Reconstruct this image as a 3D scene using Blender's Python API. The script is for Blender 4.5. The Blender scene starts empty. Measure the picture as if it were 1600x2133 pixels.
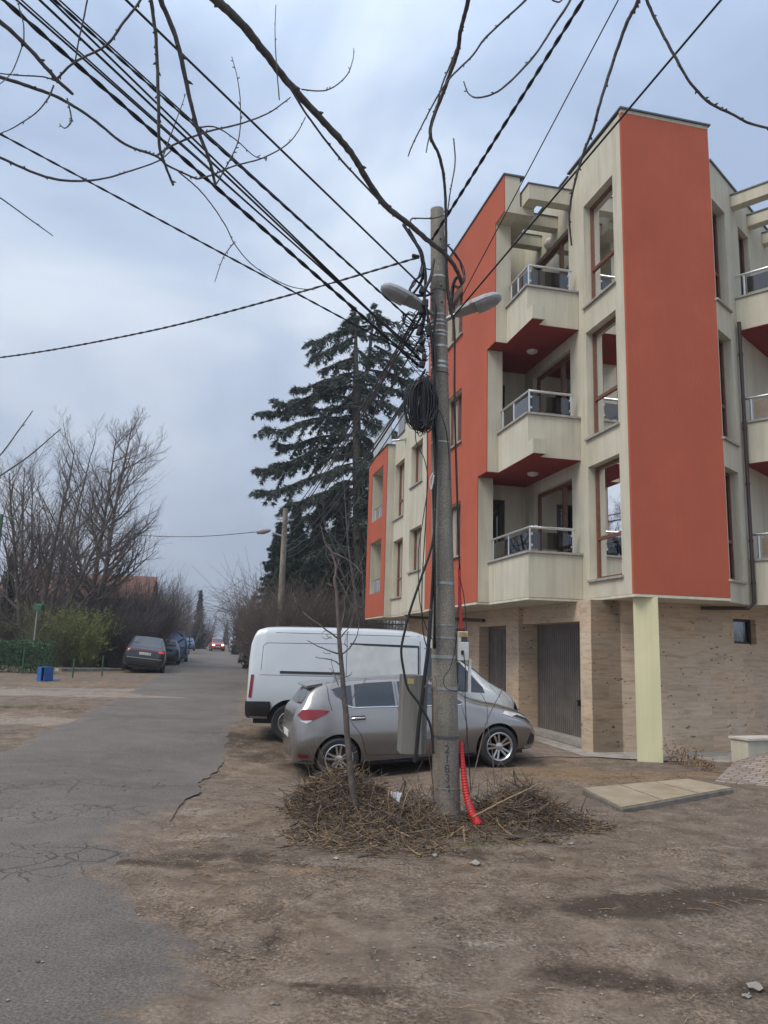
import bpy, bmesh, math, random
from math import sin, cos, pi, radians, atan2, sqrt
from mathutils import Vector, Matrix, noise
from mathutils.bvhtree import BVHTree

S = bpy.context.scene
COL = S.collection
RND = random.Random(11)

# ------------------------------------------------------------------ camera maths
HC = 1.75
FPX, PITCH, ROLL = 1614.4, radians(9.948), radians(1.598)
_F = Vector((0, cos(PITCH), sin(PITCH)))
_U0 = Vector((0, -sin(PITCH), cos(PITCH)))
_X0 = Vector((1, 0, 0))
CX = cos(ROLL)*_X0 + sin(ROLL)*_U0
CY = -sin(ROLL)*_X0 + cos(ROLL)*_U0
CAM = Vector((0, 0, HC))

def ray(px, py):
    return CX*((px-800)/FPX) - CY*((py-1066.5)/FPX) + _F
def at(px, py, y):
    d = ray(px, py); return CAM + d*(y/d.y)
def atz(px, py, z):
    d = ray(px, py); return CAM + d*((z-HC)/d.z)

# ------------------------------------------------------------------ terrain
def sstep(a, b, t):
    t = min(1, max(0, (t-a)/(b-a))); return t*t*(3-2*t)
def zbase(x, y):
    z = -0.27*math.exp(-((x+1.3)/2.8)**2-((y-12.6)/2.0)**2)
    t = max(0.0, y-12)
    if t < 6: z += 0.0105*t*t/12
    elif y < 165: z += 0.0105*(t-3)
    else: z += 0.0105*150 + 0.0105*20*(1-math.exp(-(y-165)/20)) - 0.004*max(0, y-185)
    return z
def gpt(px, py, y0=10.0):
    "pixel on the ground -> point of the terrain"
    d = ray(px, py)
    y = y0
    lo, hi = 1.0, 160.0
    p = CAM
    for k in range(400):
        yy = 1.0 + 0.4*k
        q = CAM + d*(yy/d.y)
        if q.z <= zbase(q.x, q.y):
            hi = yy; lo = yy-0.4; break
    else:
        q = CAM + d*(110/d.y); return Vector((q.x, q.y, zbase(q.x, q.y)))
    for k in range(30):
        m = (lo+hi)/2; q = CAM + d*(m/d.y)
        if q.z <= zbase(q.x, q.y): hi = m
        else: lo = m
    q = CAM + d*(hi/d.y)
    return Vector((q.x, q.y, zbase(q.x, q.y)))

# ------------------------------------------------------------------ mesh builder
class MB:
    def __init__(s): s.v = []; s.f = []; s.m = []
    def add(s, vs, fs, m=0):
        o = len(s.v); s.v += [tuple(p) for p in vs]
        for f in fs: s.f.append([o+i for i in f]); s.m.append(m)
    def quad(s, a, b, c, d, m=0): s.add([a, b, c, d], [(0, 1, 2, 3)], m)
    def poly(s, ps, m=0): s.add(ps, [tuple(range(len(ps)))], m)
    def box(s, x0, x1, y0, y1, z0, z1, m=0, T=None):
        v = [Vector((x, y, z)) for z in (z0, z1) for y in (y0, y1) for x in (x0, x1)]
        if T is not None: v = [T @ p for p in v]
        s.add(v, [(0, 2, 3, 1), (4, 5, 7, 6), (0, 1, 5, 4), (2, 6, 7, 3), (0, 4, 6, 2), (1, 3, 7, 5)], m)
    def prism(s, pts, z0, z1, m=0):
        "closed polygon in x,y (ccw) raised from z0 to z1"
        n = len(pts)
        s.add([(p[0], p[1], z0) for p in pts]+[(p[0], p[1], z1) for p in pts],
              [tuple(range(n-1, -1, -1)), tuple(range(n, 2*n))]+[(i, (i+1) % n, n+(i+1) % n, n+i) for i in range(n)], m)
    def tube(s, pts, r, n=6, m=0, cap=True):
        pts = [Vector(p) for p in pts]
        k = len(pts)
        rr = r if isinstance(r, (list, tuple)) else [r]*k
        ref = None; rings = []
        for i in range(k):
            t = (pts[min(i+1, k-1)]-pts[max(i-1, 0)])
            if t.length < 1e-9: t = Vector((0, 0, 1))
            t.normalize()
            if ref is None:
                a = Vector((0, 0, 1)) if abs(t.z) < .9 else Vector((1, 0, 0))
                ref = t.cross(a).normalized()
            else:
                ref = (ref - t*ref.dot(t))
                if ref.length < 1e-6: ref = t.cross(Vector((1, 0.3, 0.2)))
                ref.normalize()
            b = t.cross(ref)
            rings.append([pts[i]+(ref*cos(2*pi*j/n)+b*sin(2*pi*j/n))*rr[i] for j in range(n)])
        vs = [p for rg in rings for p in rg]
        fs = [(i*n+j, i*n+(j+1) % n, (i+1)*n+(j+1) % n, (i+1)*n+j) for i in range(k-1) for j in range(n)]
        if cap: fs += [tuple(range(n-1, -1, -1)), tuple((k-1)*n+j for j in range(n))]
        s.add(vs, fs, m)
    def lathe(s, prof, n=24, T=None, m=0, cap=True):
        "profile (radius, height) turned about z, then T"
        vs = []
        for (r, h) in prof:
            for j in range(n):
                p = Vector((r*cos(2*pi*j/n), r*sin(2*pi*j/n), h))
                vs.append(T @ p if T is not None else p)
        k = len(prof)
        fs = [(i*n+j, i*n+(j+1) % n, (i+1)*n+(j+1) % n, (i+1)*n+j) for i in range(k-1) for j in range(n)]
        if cap and prof[0][0] > 1e-6: fs.append(tuple(range(n-1, -1, -1)))
        if cap and prof[-1][0] > 1e-6: fs.append(tuple((k-1)*n+j for j in range(n)))
        s.add(vs, fs, m)
    def build(s, name, mats, parent=None, smooth=None, bevel=None, inv=False):
        me = bpy.data.meshes.new(name)
        v = s.v
        if inv and parent is not None:
            M = parent.matrix_world.inverted(); v = [tuple(M @ Vector(p)) for p in v]
        me.from_pydata(v, [], s.f)
        if not isinstance(mats, (list, tuple)): mats = [mats]
        for mt in mats: me.materials.append(mt)
        if len(mats) > 1: me.polygons.foreach_set('material_index', s.m)
        if smooth is not None:
            me.polygons.foreach_set('use_smooth', [True]*len(me.polygons))
            if smooth < 180: me.set_sharp_from_angle(angle=radians(smooth))
        me.update()
        o = bpy.data.objects.new(name, me); COL.objects.link(o)
        if parent is not None: o.parent = parent
        if bevel:
            b = o.modifiers.new('bevel', 'BEVEL'); b.width = bevel; b.segments = 2; b.limit_method = 'ANGLE'
        return o

def tag(o, label, cat, group=None, kind=None):
    o['label'] = label; o['category'] = cat
    if group: o['group'] = group
    if kind: o['kind'] = kind
    return o
def thing(name, label, cat, loc=(0, 0, 0), rot=(0, 0, 0), group=None):
    o = bpy.data.objects.new(name, None); COL.objects.link(o)
    o.empty_display_size = 0.2
    o.location = loc; o.rotation_euler = rot
    o.matrix_world = Matrix.Translation(Vector(loc)) @ __import__('mathutils').Euler(rot).to_matrix().to_4x4()
    return tag(o, label, cat, group)
def struct(o): o['kind'] = 'structure'; return o

def crom(pts, sub=6):
    "Catmull-Rom through points"
    P = [Vector(p) for p in pts]
    if len(P) < 3: return [P[0].lerp(P[-1], i/sub) for i in range(sub+1)]
    out = []
    for i in range(len(P)-1):
        p0 = P[max(i-1, 0)]; p1 = P[i]; p2 = P[i+1]; p3 = P[min(i+2, len(P)-1)]
        for k in range(sub):
            t = k/sub
            out.append(0.5*((2*p1)+(p2-p0)*t+(2*p0-5*p1+4*p2-p3)*t*t+(3*p1-p0-3*p2+p3)*t*t*t))
    out.append(P[-1]); return out

# ------------------------------------------------------------------ materials
class NT:
    def __init__(s, mat):
        s.t = mat.node_tree; s.n = s.t.nodes; s.l = s.t.links
    def node(s, typ, **kw):
        nd = s.n.new(typ)
        for k, v in kw.items():
            if k.startswith('i_'):
                key = k[2:]; key = int(key) if key.isdigit() else key.replace('_', ' ')
                s.setin(nd, key, v)
            else: setattr(nd, k, v)
        return nd
    def setin(s, nd, key, v):
        if hasattr(v, 'is_linked') or isinstance(v, bpy.types.NodeSocket): s.l.new(v, nd.inputs[key])
        else: nd.inputs[key].default_value = v
    def coords(s, kind='Object', scale=(1, 1, 1)):
        tc = s.node('ShaderNodeTexCoord'); mp = s.node('ShaderNodeMapping')
        s.l.new(tc.outputs[kind], mp.inputs['Vector']); mp.inputs['Scale'].default_value = scale
        return mp.outputs[0]
    def noise(s, vec, scale=5, detail=4, rough=.55, dist=0):
        nd = s.node('ShaderNodeTexNoise')
        s.l.new(vec, nd.inputs['Vector'])
        nd.inputs['Scale'].default_value = scale; nd.inputs['Detail'].default_value = detail
        nd.inputs['Roughness'].default_value = rough; nd.inputs['Distortion'].default_value = dist
        return nd.outputs['Fac']
    def ramp(s, fac, stops):
        nd = s.node('ShaderNodeValToRGB'); e = nd.color_ramp.elements
        while len(e) < len(stops): e.new(.5)
        for i, (p, c) in enumerate(stops):
            e[i].position = p; c = c if isinstance(c, (tuple, list)) else (c, c, c)
            e[i].color = (*c[:3], 1)
        s.l.new(fac, nd.inputs[0]); return nd.outputs[0]
    def mix(s, fac, a, b, mode='MIX'):
        nd = s.node('ShaderNodeMix', data_type='RGBA', blend_type=mode)
        def st(i, v):
            if isinstance(v, bpy.types.NodeSocket): s.l.new(v, nd.inputs[i])
            elif isinstance(v, (int, float)): nd.inputs[i].default_value = v if i == 0 else (v, v, v, 1)
            else: nd.inputs[i].default_value = (*v[:3], 1)
        st(0, fac); st(6, a); st(7, b); return nd.outputs[2]
    def math(s, op, a, b=0.0, clamp=False):
        nd = s.node('ShaderNodeMath', operation=op, use_clamp=clamp)
        s.setin(nd, 0, a); s.setin(nd, 1, b); return nd.outputs[0]
    def bump(s, h, strength=.3, dist=.01):
        nd = s.node('ShaderNodeBump'); nd.inputs['Strength'].default_value = strength
        nd.inputs['Distance'].default_value = dist; s.l.new(h, nd.inputs['Height']); return nd.outputs[0]

def newmat(name):
    m = bpy.data.materials.new(name); m.use_nodes = True
    t = NT(m); b = t.n['Principled BSDF']; return m, t, b

def pm(name, col, rough=.6, metal=0, var=.15, vs=6, bump=0, bs=60, coat=0, spec=.5, emis=None):
    "plain surface with a little uneven colour"
    m, t, b = newmat(name)
    v = t.coords()
    n = t.noise(v, vs, 5)
    c2 = tuple(min(1, x*(1+var)) for x in col); c1 = tuple(x*(1-var) for x in col)
    t.l.new(t.ramp(n, [(.3, c1), (.7, c2)]), b.inputs['Base Color'])
    b.inputs['Roughness'].default_value = rough; b.inputs['Metallic'].default_value = metal
    b.inputs['Specular IOR Level'].default_value = spec
    if coat: b.inputs['Coat Weight'].default_value = coat; b.inputs['Coat Roughness'].default_value = .06
    if bump: t.l.new(t.bump(t.noise(v, bs, 4), bump, .01), b.inputs['Normal'])
    if emis:
        b.inputs['Emission Color'].default_value = (*emis[:3], 1); b.inputs['Emission Strength'].default_value = emis[3]
    return m

def plaster(name, base, dirt, streak=.5, scr=.35):
    m, t, b = newmat(name)
    v = t.coords(); vz = t.coords(scale=(14, 14, .55)); vz2 = t.coords(scale=(5.2, 5.2, .45))
    big = t.noise(v, .9, 5, .6)
    st = t.noise(vz, 1.0, 6, .65); st2 = t.noise(vz2, 1.0, 5, .6)
    c = t.mix(t.ramp(big, [(.3, 0.0), (.75, 1.0)]), base, tuple(x*.83 for x in base))
    c = t.mix(t.math('MULTIPLY', t.ramp(st2, [(.48, 0.0), (.75, 1.0)]), streak), c, dirt)
    c = t.mix(t.math('MULTIPLY', t.ramp(st, [(.5, 0.0), (.8, 1.0)]), streak*.5), c, tuple(x*.6 for x in dirt))
    t.l.new(c, b.inputs['Base Color']); b.inputs['Roughness'].default_value = .9
    b.inputs['Specular IOR Level'].default_value = .2
    fine = t.noise(t.coords(scale=(60, 60, 9)), 1.0, 5, .7)
    t.l.new(t.bump(fine, scr, .012), b.inputs['Normal'])
    return m

M = {}
M['cream'] = plaster('cream_plaster', (.60, .565, .455), (.36, .34, .27), .6)
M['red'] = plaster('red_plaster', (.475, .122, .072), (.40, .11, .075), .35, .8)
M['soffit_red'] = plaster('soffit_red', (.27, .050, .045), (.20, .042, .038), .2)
M['pillar'] = plaster('pillar_yellow', (.67, .64, .41), (.5, .47, .31), .35)
M['cap'] = pm('parapet_metal', (.10, .11, .115), .5, .4)
M['ledge'] = pm('ledge_stone', (.33, .31, .28), .7, 0, .2, 9)
M['brown'] = pm('window_wood', (.155, .058, .033), .42, 0, .2, 12)
M['darkframe'] = pm('dark_frame', (.03, .025, .025), .4)
M['steel'] = pm('rail_steel', (.62, .63, .64), .28, .85, .05)
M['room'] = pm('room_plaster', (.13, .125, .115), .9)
M['curtain'] = pm('curtain_cloth', (.40, .39, .37), .9, 0, .1, 20)
M['pipe'] = pm('downpipe', (.045, .026, .024), .4)
M['lampglass'] = pm('opal_glass', (.6, .58, .52), .3)
M['black'] = pm('black_rubber', (.012, .012, .013), .5)
M['cable'] = pm('cable_black', (.013, .014, .017), .45)
M['white'] = pm('white_plastic', (.62, .62, .6), .45)
M['galv'] = pm('galvanised', (.38, .39, .40), .45, .6, .2, 20)

def travertine():
    m, t, b = newmat('travertine')
    tc = t.node('ShaderNodeTexCoord'); sp = t.node('ShaderNodeSeparateXYZ'); t.l.new(tc.outputs['Object'], sp.inputs[0])
    a = t.math('ADD', sp.outputs[0], sp.outputs[1])
    cb = t.node('ShaderNodeCombineXYZ'); t.l.new(a, cb.inputs[0]); t.l.new(sp.outputs[2], cb.inputs[1])
    br = t.node('ShaderNodeTexBrick'); t.l.new(cb.outputs[0], br.inputs['Vector'])
    br.inputs['Scale'].default_value = 1; br.inputs['Brick Width'].default_value = .61; br.inputs['Row Height'].default_value = .305
    br.inputs['Mortar Size'].default_value = .0015; br.inputs['Color1'].default_value = (0, 0, 0, 1); br.inputs['Color2'].default_value = (1, 1, 1, 1)
    br.inputs['Mortar'].default_value = (.1, .1, .1, 1); br.offset = .5; br.inputs['Bias'].default_value = 0
    # per-tile shift so grain does not run across joints
    cb2 = t.node('ShaderNodeCombineXYZ'); t.l.new(t.math('MULTIPLY', br.outputs['Color'], 7.3), cb2.inputs[2])
    va = t.node('ShaderNodeVectorMath', operation='ADD'); t.l.new(cb.outputs[0], va.inputs[0]); t.l.new(cb2.outputs[0], va.inputs[1])
    mp = t.node('ShaderNodeMapping'); t.l.new(va.outputs[0], mp.inputs[0]); mp.inputs['Scale'].default_value = (1.3, 9, 1)
    n1 = t.noise(mp.outputs[0], 1.6, 6, .62, .6)
    c = t.ramp(n1, [(.28, (.41, .305, .21)), (.45, (.55, .43, .315)), (.62, (.62, .51, .39)), (.8, (.50, .385, .28))])
    tone = t.ramp(br.outputs['Color'], [(0, (.85, .83, .80)), (.5, (1, 1, 1)), (1, (1.02, .95, .88))])
    c = t.mix(1.0, c, tone, 'MULTIPLY')
    mp2 = t.node('ShaderNodeMapping'); t.l.new(va.outputs[0], mp2.inputs[0]); mp2.inputs['Scale'].default_value = (6.5, 13, 5)
    vo = t.node('ShaderNodeTexVoronoi'); t.l.new(mp2.outputs[0], vo.inputs['Vector']); vo.inputs['Scale'].default_value = 1.0
    pit = t.math('LESS_THAN', vo.outputs['Distance'], .20)
    gate = t.math('GREATER_THAN', t.noise(va.outputs[0], 2.6, 2), .53)
    pit = t.math('MULTIPLY', pit, gate)
    c = t.mix(t.math('MULTIPLY', pit, .8), c, (.09, .06, .045))
    c = t.mix(t.math('MULTIPLY', br.outputs['Fac'], .3), c, (.22, .17, .13))
    t.l.new(c, b.inputs['Base Color']); b.inputs['Roughness'].default_value = .55
    t.l.new(t.bump(t.math('SUBTRACT', n1, pit), .25, .01), b.inputs['Normal'])
    return m
M['trav'] = travertine()

def glassmat(name, tint=(.55, .6, .62), trans=.55, rough=.01):
    m = bpy.data.materials.new(name); m.use_nodes = True; t = NT(m); t.n.clear()
    out = t.node('ShaderNodeOutputMaterial'); tr = t.node('ShaderNodeBsdfTransparent'); gl = t.node('ShaderNodeBsdfGlossy')
    tr.inputs[0].default_value = (*tint, 1); gl.inputs[0].default_value = (.9, .92, .95, 1); gl.inputs['Roughness'].default_value = rough
    fr = t.node('ShaderNodeFresnel'); fr.inputs[0].default_value = 1.55
    mx = t.node('ShaderNodeMixShader')
    f = t.math('ADD', t.math('MULTIPLY', fr.outputs[0], 1.15), .03, True)
    t.l.new(f, mx.inputs[0]); t.l.new(tr.outputs[0], mx.inputs[1]); t.l.new(gl.outputs[0], mx.inputs[2])
    t.l.new(mx.outputs[0], out.inputs[0]); return m
M['glass'] = glassmat('window_glass', (.17, .185, .19))
M['railglass'] = glassmat('smoked_rail_glass', (.34, .33, .33))
M['carglass'] = pm('car_glass', (.02, .025, .03), .03, 0, .1, spec=.9)

# ------------------------------------------------------------------ world, sun, camera
w = bpy.data.worlds.new('World'); S.world = w; w.use_nodes = True
wt = NT(w); wt.n.clear()
SUN_EL, SUN_AZ = radians(52), radians(-128)     # azimuth from +y towards +x
sky = wt.node('ShaderNodeTexSky', sky_type='NISHITA', sun_disc=False)
sky.sun_elevation = SUN_EL; sky.sun_rotation = SUN_AZ; sky.air_density = 1.2; sky.dust_density = 3
tc = wt.node('ShaderNodeTexCoord'); sep = wt.node('ShaderNodeSeparateXYZ'); wt.l.new(tc.outputs['Generated'], sep.inputs[0])
mp = wt.node('ShaderNodeMapping'); wt.l.new(tc.outputs['Generated'], mp.inputs[0]); mp.inputs['Scale'].default_value = (1, 1, 1.5)
mp.inputs['Location'].default_value = (.35, 0, .1)
n1 = wt.noise(mp.outputs[0], 2.3, 6, .50, .4)
cl = wt.ramp(n1, [(.37, (.375, .45, .595)), (.50, (.52, .60, .735)), (.62, (.73, .79, .87))])
el = wt.ramp(sep.outputs[2], [(0.0, (.80, .80, .80)), (.10, (.86, .85, .84)), (.35, (.95, .96, .98)), (.62, (1.02, 1.08, 1.14)), (.75, (1.5, 1.55, 1.6)), (1, (1.9, 1.9, 1.95))])
cl = wt.mix(1.0, cl, el, 'MULTIPLY')
skc = wt.mix(1.0, sky.outputs[0], (.12, .12, .12), 'MULTIPLY')
bgc = wt.mix(.9, skc, cl)
bg = wt.node('ShaderNodeBackground'); wt.l.new(bgc, bg.inputs[0]); bg.inputs[1].default_value = 1.0
wo = wt.node('ShaderNodeOutputWorld'); wt.l.new(bg.outputs[0], wo.inputs[0])

sd = bpy.data.lights.new('sun', 'SUN'); sd.energy = 2.1; sd.angle = radians(28); sd.color = (1, .92, .80)
so = bpy.data.objects.new('sun', sd); COL.objects.link(so)
sdir = Vector((sin(SUN_AZ)*cos(SUN_EL), cos(SUN_AZ)*cos(SUN_EL), sin(SUN_EL)))
so.rotation_euler = sdir.to_track_quat('Z', 'Y').to_euler(); so.location = (-4, -6, 14)

cd = bpy.data.cameras.new('camera'); co = bpy.data.objects.new('camera', cd); COL.objects.link(co)
cd.sensor_fit = 'VERTICAL'; cd.sensor_height = 36; cd.lens = FPX/2133*36; cd.clip_end = 4000; cd.clip_start = .05
mw = Matrix.Identity(4)
for i in range(3): mw[i][0] = CX[i]; mw[i][1] = CY[i]; mw[i][2] = -_F[i]; mw[i][3] = CAM[i]
co.matrix_world = mw
S.camera = co
S.render.engine = 'CYCLES'
S.view_settings.view_transform = 'Standard'; S.view_settings.look = 'None'; S.view_settings.gamma = 1; S.view_settings.exposure = .24
S.cycles.use_denoising = True
S.cycles.max_bounces = 8; S.cycles.transparent_max_bounces = 16
# ------------------------------------------------------------------ building (local axes: x = along the front, y = going back, z up)
TH = radians(13.1)
BP = Vector((4.338, 13.341, 0))
BLD = thing('apartment_building', 'red and cream apartment building with corner balconies above travertine garages', 'building', BP, (0, 0, TH))
FL = [2.79, 5.58, 8.36]

def wallgrid(mb, fn, a_cuts, z_cuts, solid, t, m=0, mside=None):
    "slab wall; fn(a, z, d) -> point; solid(a, z) tells which cells stand"
    ms = m if mside is None else mside
    A = sorted(set(round(x, 4) for x in a_cuts)); Zc = sorted(set(round(x, 4) for x in z_cuts))
    na, nz = len(A)-1, len(Zc)-1
    so = [[solid((A[i]+A[i+1])/2, (Zc[j]+Zc[j+1])/2) for j in range(nz)] for i in range(na)]
    g = lambda i, j: 0 <= i < na and 0 <= j < nz and so[i][j]
    for i in range(na):
        for j in range(nz):
            if not so[i][j]: continue
            a0, a1, z0, z1 = A[i], A[i+1], Zc[j], Zc[j+1]
            mb.quad(fn(a0, z0, 0), fn(a1, z0, 0), fn(a1, z1, 0), fn(a0, z1, 0), m)
            mb.quad(fn(a0, z0, t), fn(a0, z1, t), fn(a1, z1, t), fn(a1, z0, t), ms)
            if not g(i-1, j): mb.quad(fn(a0, z0, 0), fn(a0, z1, 0), fn(a0, z1, t), fn(a0, z0, t), ms)
            if not g(i+1, j): mb.quad(fn(a1, z0, 0), fn(a1, z0, t), fn(a1, z1, t), fn(a1, z1, 0), ms)
            if not g(i, j-1): mb.quad(fn(a0, z0, 0), fn(a0, z0, t), fn(a1, z0, t), fn(a1, z0, 0), ms)
            if not g(i, j+1): mb.quad(fn(a0, z1, 0), fn(a1, z1, 0), fn(a1, z1, t), fn(a0, z1, t), ms)

def wall(name, fn, a0, a1, z0, z1, holes, t, mat, parent=BLD, label=None, solid=None):
    mb = MB(); ac = [a0, a1]; zc = [z0, z1]
    for h in holes: ac += [h[0], h[1]]; zc += [h[2], h[3]]
    def sol(a, z):
        if not (a0 <= a <= a1 and z0 <= z <= z1): return False
        if solid and not solid(a, z): return False
        return not any(h[0] < a < h[1] and h[2] < z < h[3] for h in holes)
    wallgrid(mb, fn, ac, zc, sol, t)
    o = mb.build(name, mat, parent)
    if label: o['label'] = label
    return o

LEFT = lambda w: (lambda a, z, d: (w+d, a, z))          # faces the road (-x)
FRONT = lambda u: (lambda a, z, d: (a, u+d, z))         # faces the camera (-y)
M['bronze'] = pm('bronze_panel', (.24, .19, .14), .3)
RA = radians(43.57+13.1)                                 # right hand wall: angle from local y towards x
RD = Vector((sin(RA), cos(RA), 0)); RN = Vector((cos(RA), -sin(RA), 0))
RC = Vector((1.9, 0, 0))
def RW(o=0.0):
    return lambda a, z, d: tuple(RC + RD*a + RN*(o-d) + Vector((0, 0, z)))

def window(fn, a0, a1, z0, z1, rec, bars=(), vbars=(), fw=.06, mat='brown', curtain=None, name='window', sill=True, parent=BLD, sill_over=.05):
    "frame + pane (+ sill) set back rec into a hole"
    mb = MB()
    def bar(x0, x1, y0, y1, d0=rec, d1=rec+.06):
        P = [fn(x, y, d) for d in (d0, d1) for y in (y0, y1) for x in (x0, x1)]
        mb.add(P, [(0, 1, 3, 2), (4, 6, 7, 5), (0, 4, 5, 1), (2, 3, 7, 6), (0, 2, 6, 4), (1, 5, 7, 3)])
    bar(a0, a0+fw, z0, z1); bar(a1-fw, a1, z0, z1); bar(a0+fw, a1-fw, z0, z0+fw); bar(a0+fw, a1-fw, z1-fw, z1)
    for b in bars: bar(a0+fw, a1-fw, b-fw*.5, b+fw*.5, rec-.006, rec+.054)
    for b in vbars: bar(b-fw*.55, b+fw*.55, z0+fw, z1-fw, rec-.01, rec+.05)
    w = mb.build(name, M[mat], parent)
    g = MB()
    zc = [z0+fw]+sorted(bars)+[z1-fw]
    for k in range(len(zc)-1):
        lo = zc[k]+(fw*.5 if k else 0); hi = zc[k+1]-(fw*.5 if k < len(zc)-2 else 0)
        d = rec+.03
        g.quad(fn(a0+fw, lo, d), fn(a1-fw, lo, d), fn(a1-fw, hi, d), fn(a0+fw, hi, d))
    g.build('pane', M['glass'], w)
    if sill:
        s = MB()
        P = [fn(x, y, d) for d in (-.05, rec) for y in (z0-.045, z0-.004) for x in (a0-sill_over, a1+sill_over)]
        s.add(P, [(0, 1, 3, 2), (4, 6, 7, 5), (0, 4, 5, 1), (2, 3, 7, 6), (0, 2, 6, 4), (1, 5, 7, 3)])
        s.build('sill', M['ledge'], w)
    if curtain:
        c = MB(); n = 18; lo, hi = curtain
        for k in range(n):
            x0 = lo+(hi-lo)*k/n; x1 = lo+(hi-lo)*(k+1)/n
            d0 = rec+.16+(.03 if k % 2 else 0); d1 = rec+.16+(0 if k % 2 else .03)
            c.quad(fn(x0, z0+.05, d0), fn(x1, z0+.05, d1), fn(x1, z1-.05, d1), fn(x0, z1-.05, d0))
        c.build('curtain', M['curtain'], w)
    return w

# --- red front panel and the cream flank beside it
WL = [(3.14, 5.36), (5.94, 8.15), (8.71, 10.94)]
b = MB(); b.box(0, 1.9, 0, .06, 2.79, 12.03); b.build('front_wall', M['red'], BLD)['label'] = 'red windowless front panel'
flank_holes = [(.37, 1.54, z0, z1) for z0, z1 in WL] + [(2.23, 4.1, f+.05, f+2.5) for f in FL]
wall('side_wall', LEFT(0), .062, 7.9, 2.79, 12.04, flank_holes, .3, M['cream'])
b = MB(); b.box(-.002, 1.903, -.004, .062, 12.03, 12.10); b.build('parapet_band', M['cream'], BLD)
b = MB(); b.box(-.03, 1.95, -.035, .3, 12.102, 12.135); b.box(-.03, .36, .302, 2.2, 12.102, 12.135); b.box(-.03, .36, 2.203, 7.9, 12.042, 12.075)
b.build('parapet_cap', M['cap'], BLD)
for k, (z0, z1) in enumerate(WL):
    window(LEFT(0), .37, 1.54, z0, z1, .15, bars=[z0+.80], curtain=(1.0, 1.5) if k != 1 else None)
for k, f in enumerate(FL):
    window(LEFT(0), 2.23, 4.1, f+.05, f+2.5, .1, vbars=[2.82], fw=.075, name='balcony_door', sill=False)

# --- big red side wall, stepping out floor by floor
U0 = [3.95, 3.40, 2.92, 2.40]; ZS = [2.79, 5.57, 8.34, 11.11, 11.97]
def redsolid(a, z):
    k = 0 if z < ZS[1] else 1 if z < ZS[2] else 2 if z < ZS[3] else 3
    return a > U0[k]
rh = [(5.1, 6.35, 3.94, 5.24), (5.1, 6.35, 6.70, 8.04), (5.1, 6.35, 9.44, 10.76)]
for nm, w0, t, mt in (('red_side_wall', -1.415, .02, 'red'), ('side_wall_core', -1.395, .345, 'cream')):
    mb = MB()
    ac = U0+[8.0]+[x for h in rh for x in h[:2]]; zc = ZS+[x for h in rh for x in h[2:]]
    wallgrid(mb, LEFT(w0), ac, zc, lambda a, z: redsolid(a, z) and not any(h[0] < a < h[1] and h[2] < z < h[3] for h in rh), t)
    mb.build(nm, M[mt], BLD)
for h in rh: window(LEFT(-1.415), *h, .14, vbars=[5.75], sill=True)
b = MB(); b.box(-1.44, -.96, 2.37, 8.0, 11.972, 12.01); b.build('parapet_cap', M['cap'], BLD)
# --- pergola over the top balcony
b = MB()
b.box(-1.0, -.004, 2.05, 2.28, 11.26+.02, 11.62); b.box(-1.0, -.72, 2.282, 4.5, 11.28, 11.62)
b.box(-.72, -.004, 2.72, 2.95, 11.11, 11.37); b.box(-.72, -.004, 3.56, 3.78, 11.11, 11.37)
b.box(-1.048, -.72, 2.402, 4.5, 11.105, 11.278)
b.build('pergola', M['cream'], BLD)
b = MB()
b.box(-1.02, -.005, 2.03, 2.30, 11.622, 11.65); b.box(-1.02, -.70, 2.302, 4.5, 11.622, 11.65)
b.box(-.715, -.005, 2.70, 2.97, 11.372, 11.392); b.box(-.715, -.005, 3.54, 3.8, 11.372, 11.392); b.build('pergola_cap', M['cap'], BLD)
# --- recess back walls behind the balconies
for k, f in enumerate(FL):
    top = (FL+[11.6])[k+1]-.03
    fn = FRONT(4.56)
    wall('recess_wall', fn, -1.045, -.004, f, top, [(-1.0, -.52, f+.03, f+2.42)], .2, M['cream'])
    window(fn, -1.0, -.52, f+.03, f+2.42, .07, mat='darkframe', fw=.09, name='balcony_door', sill=False)

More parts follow.
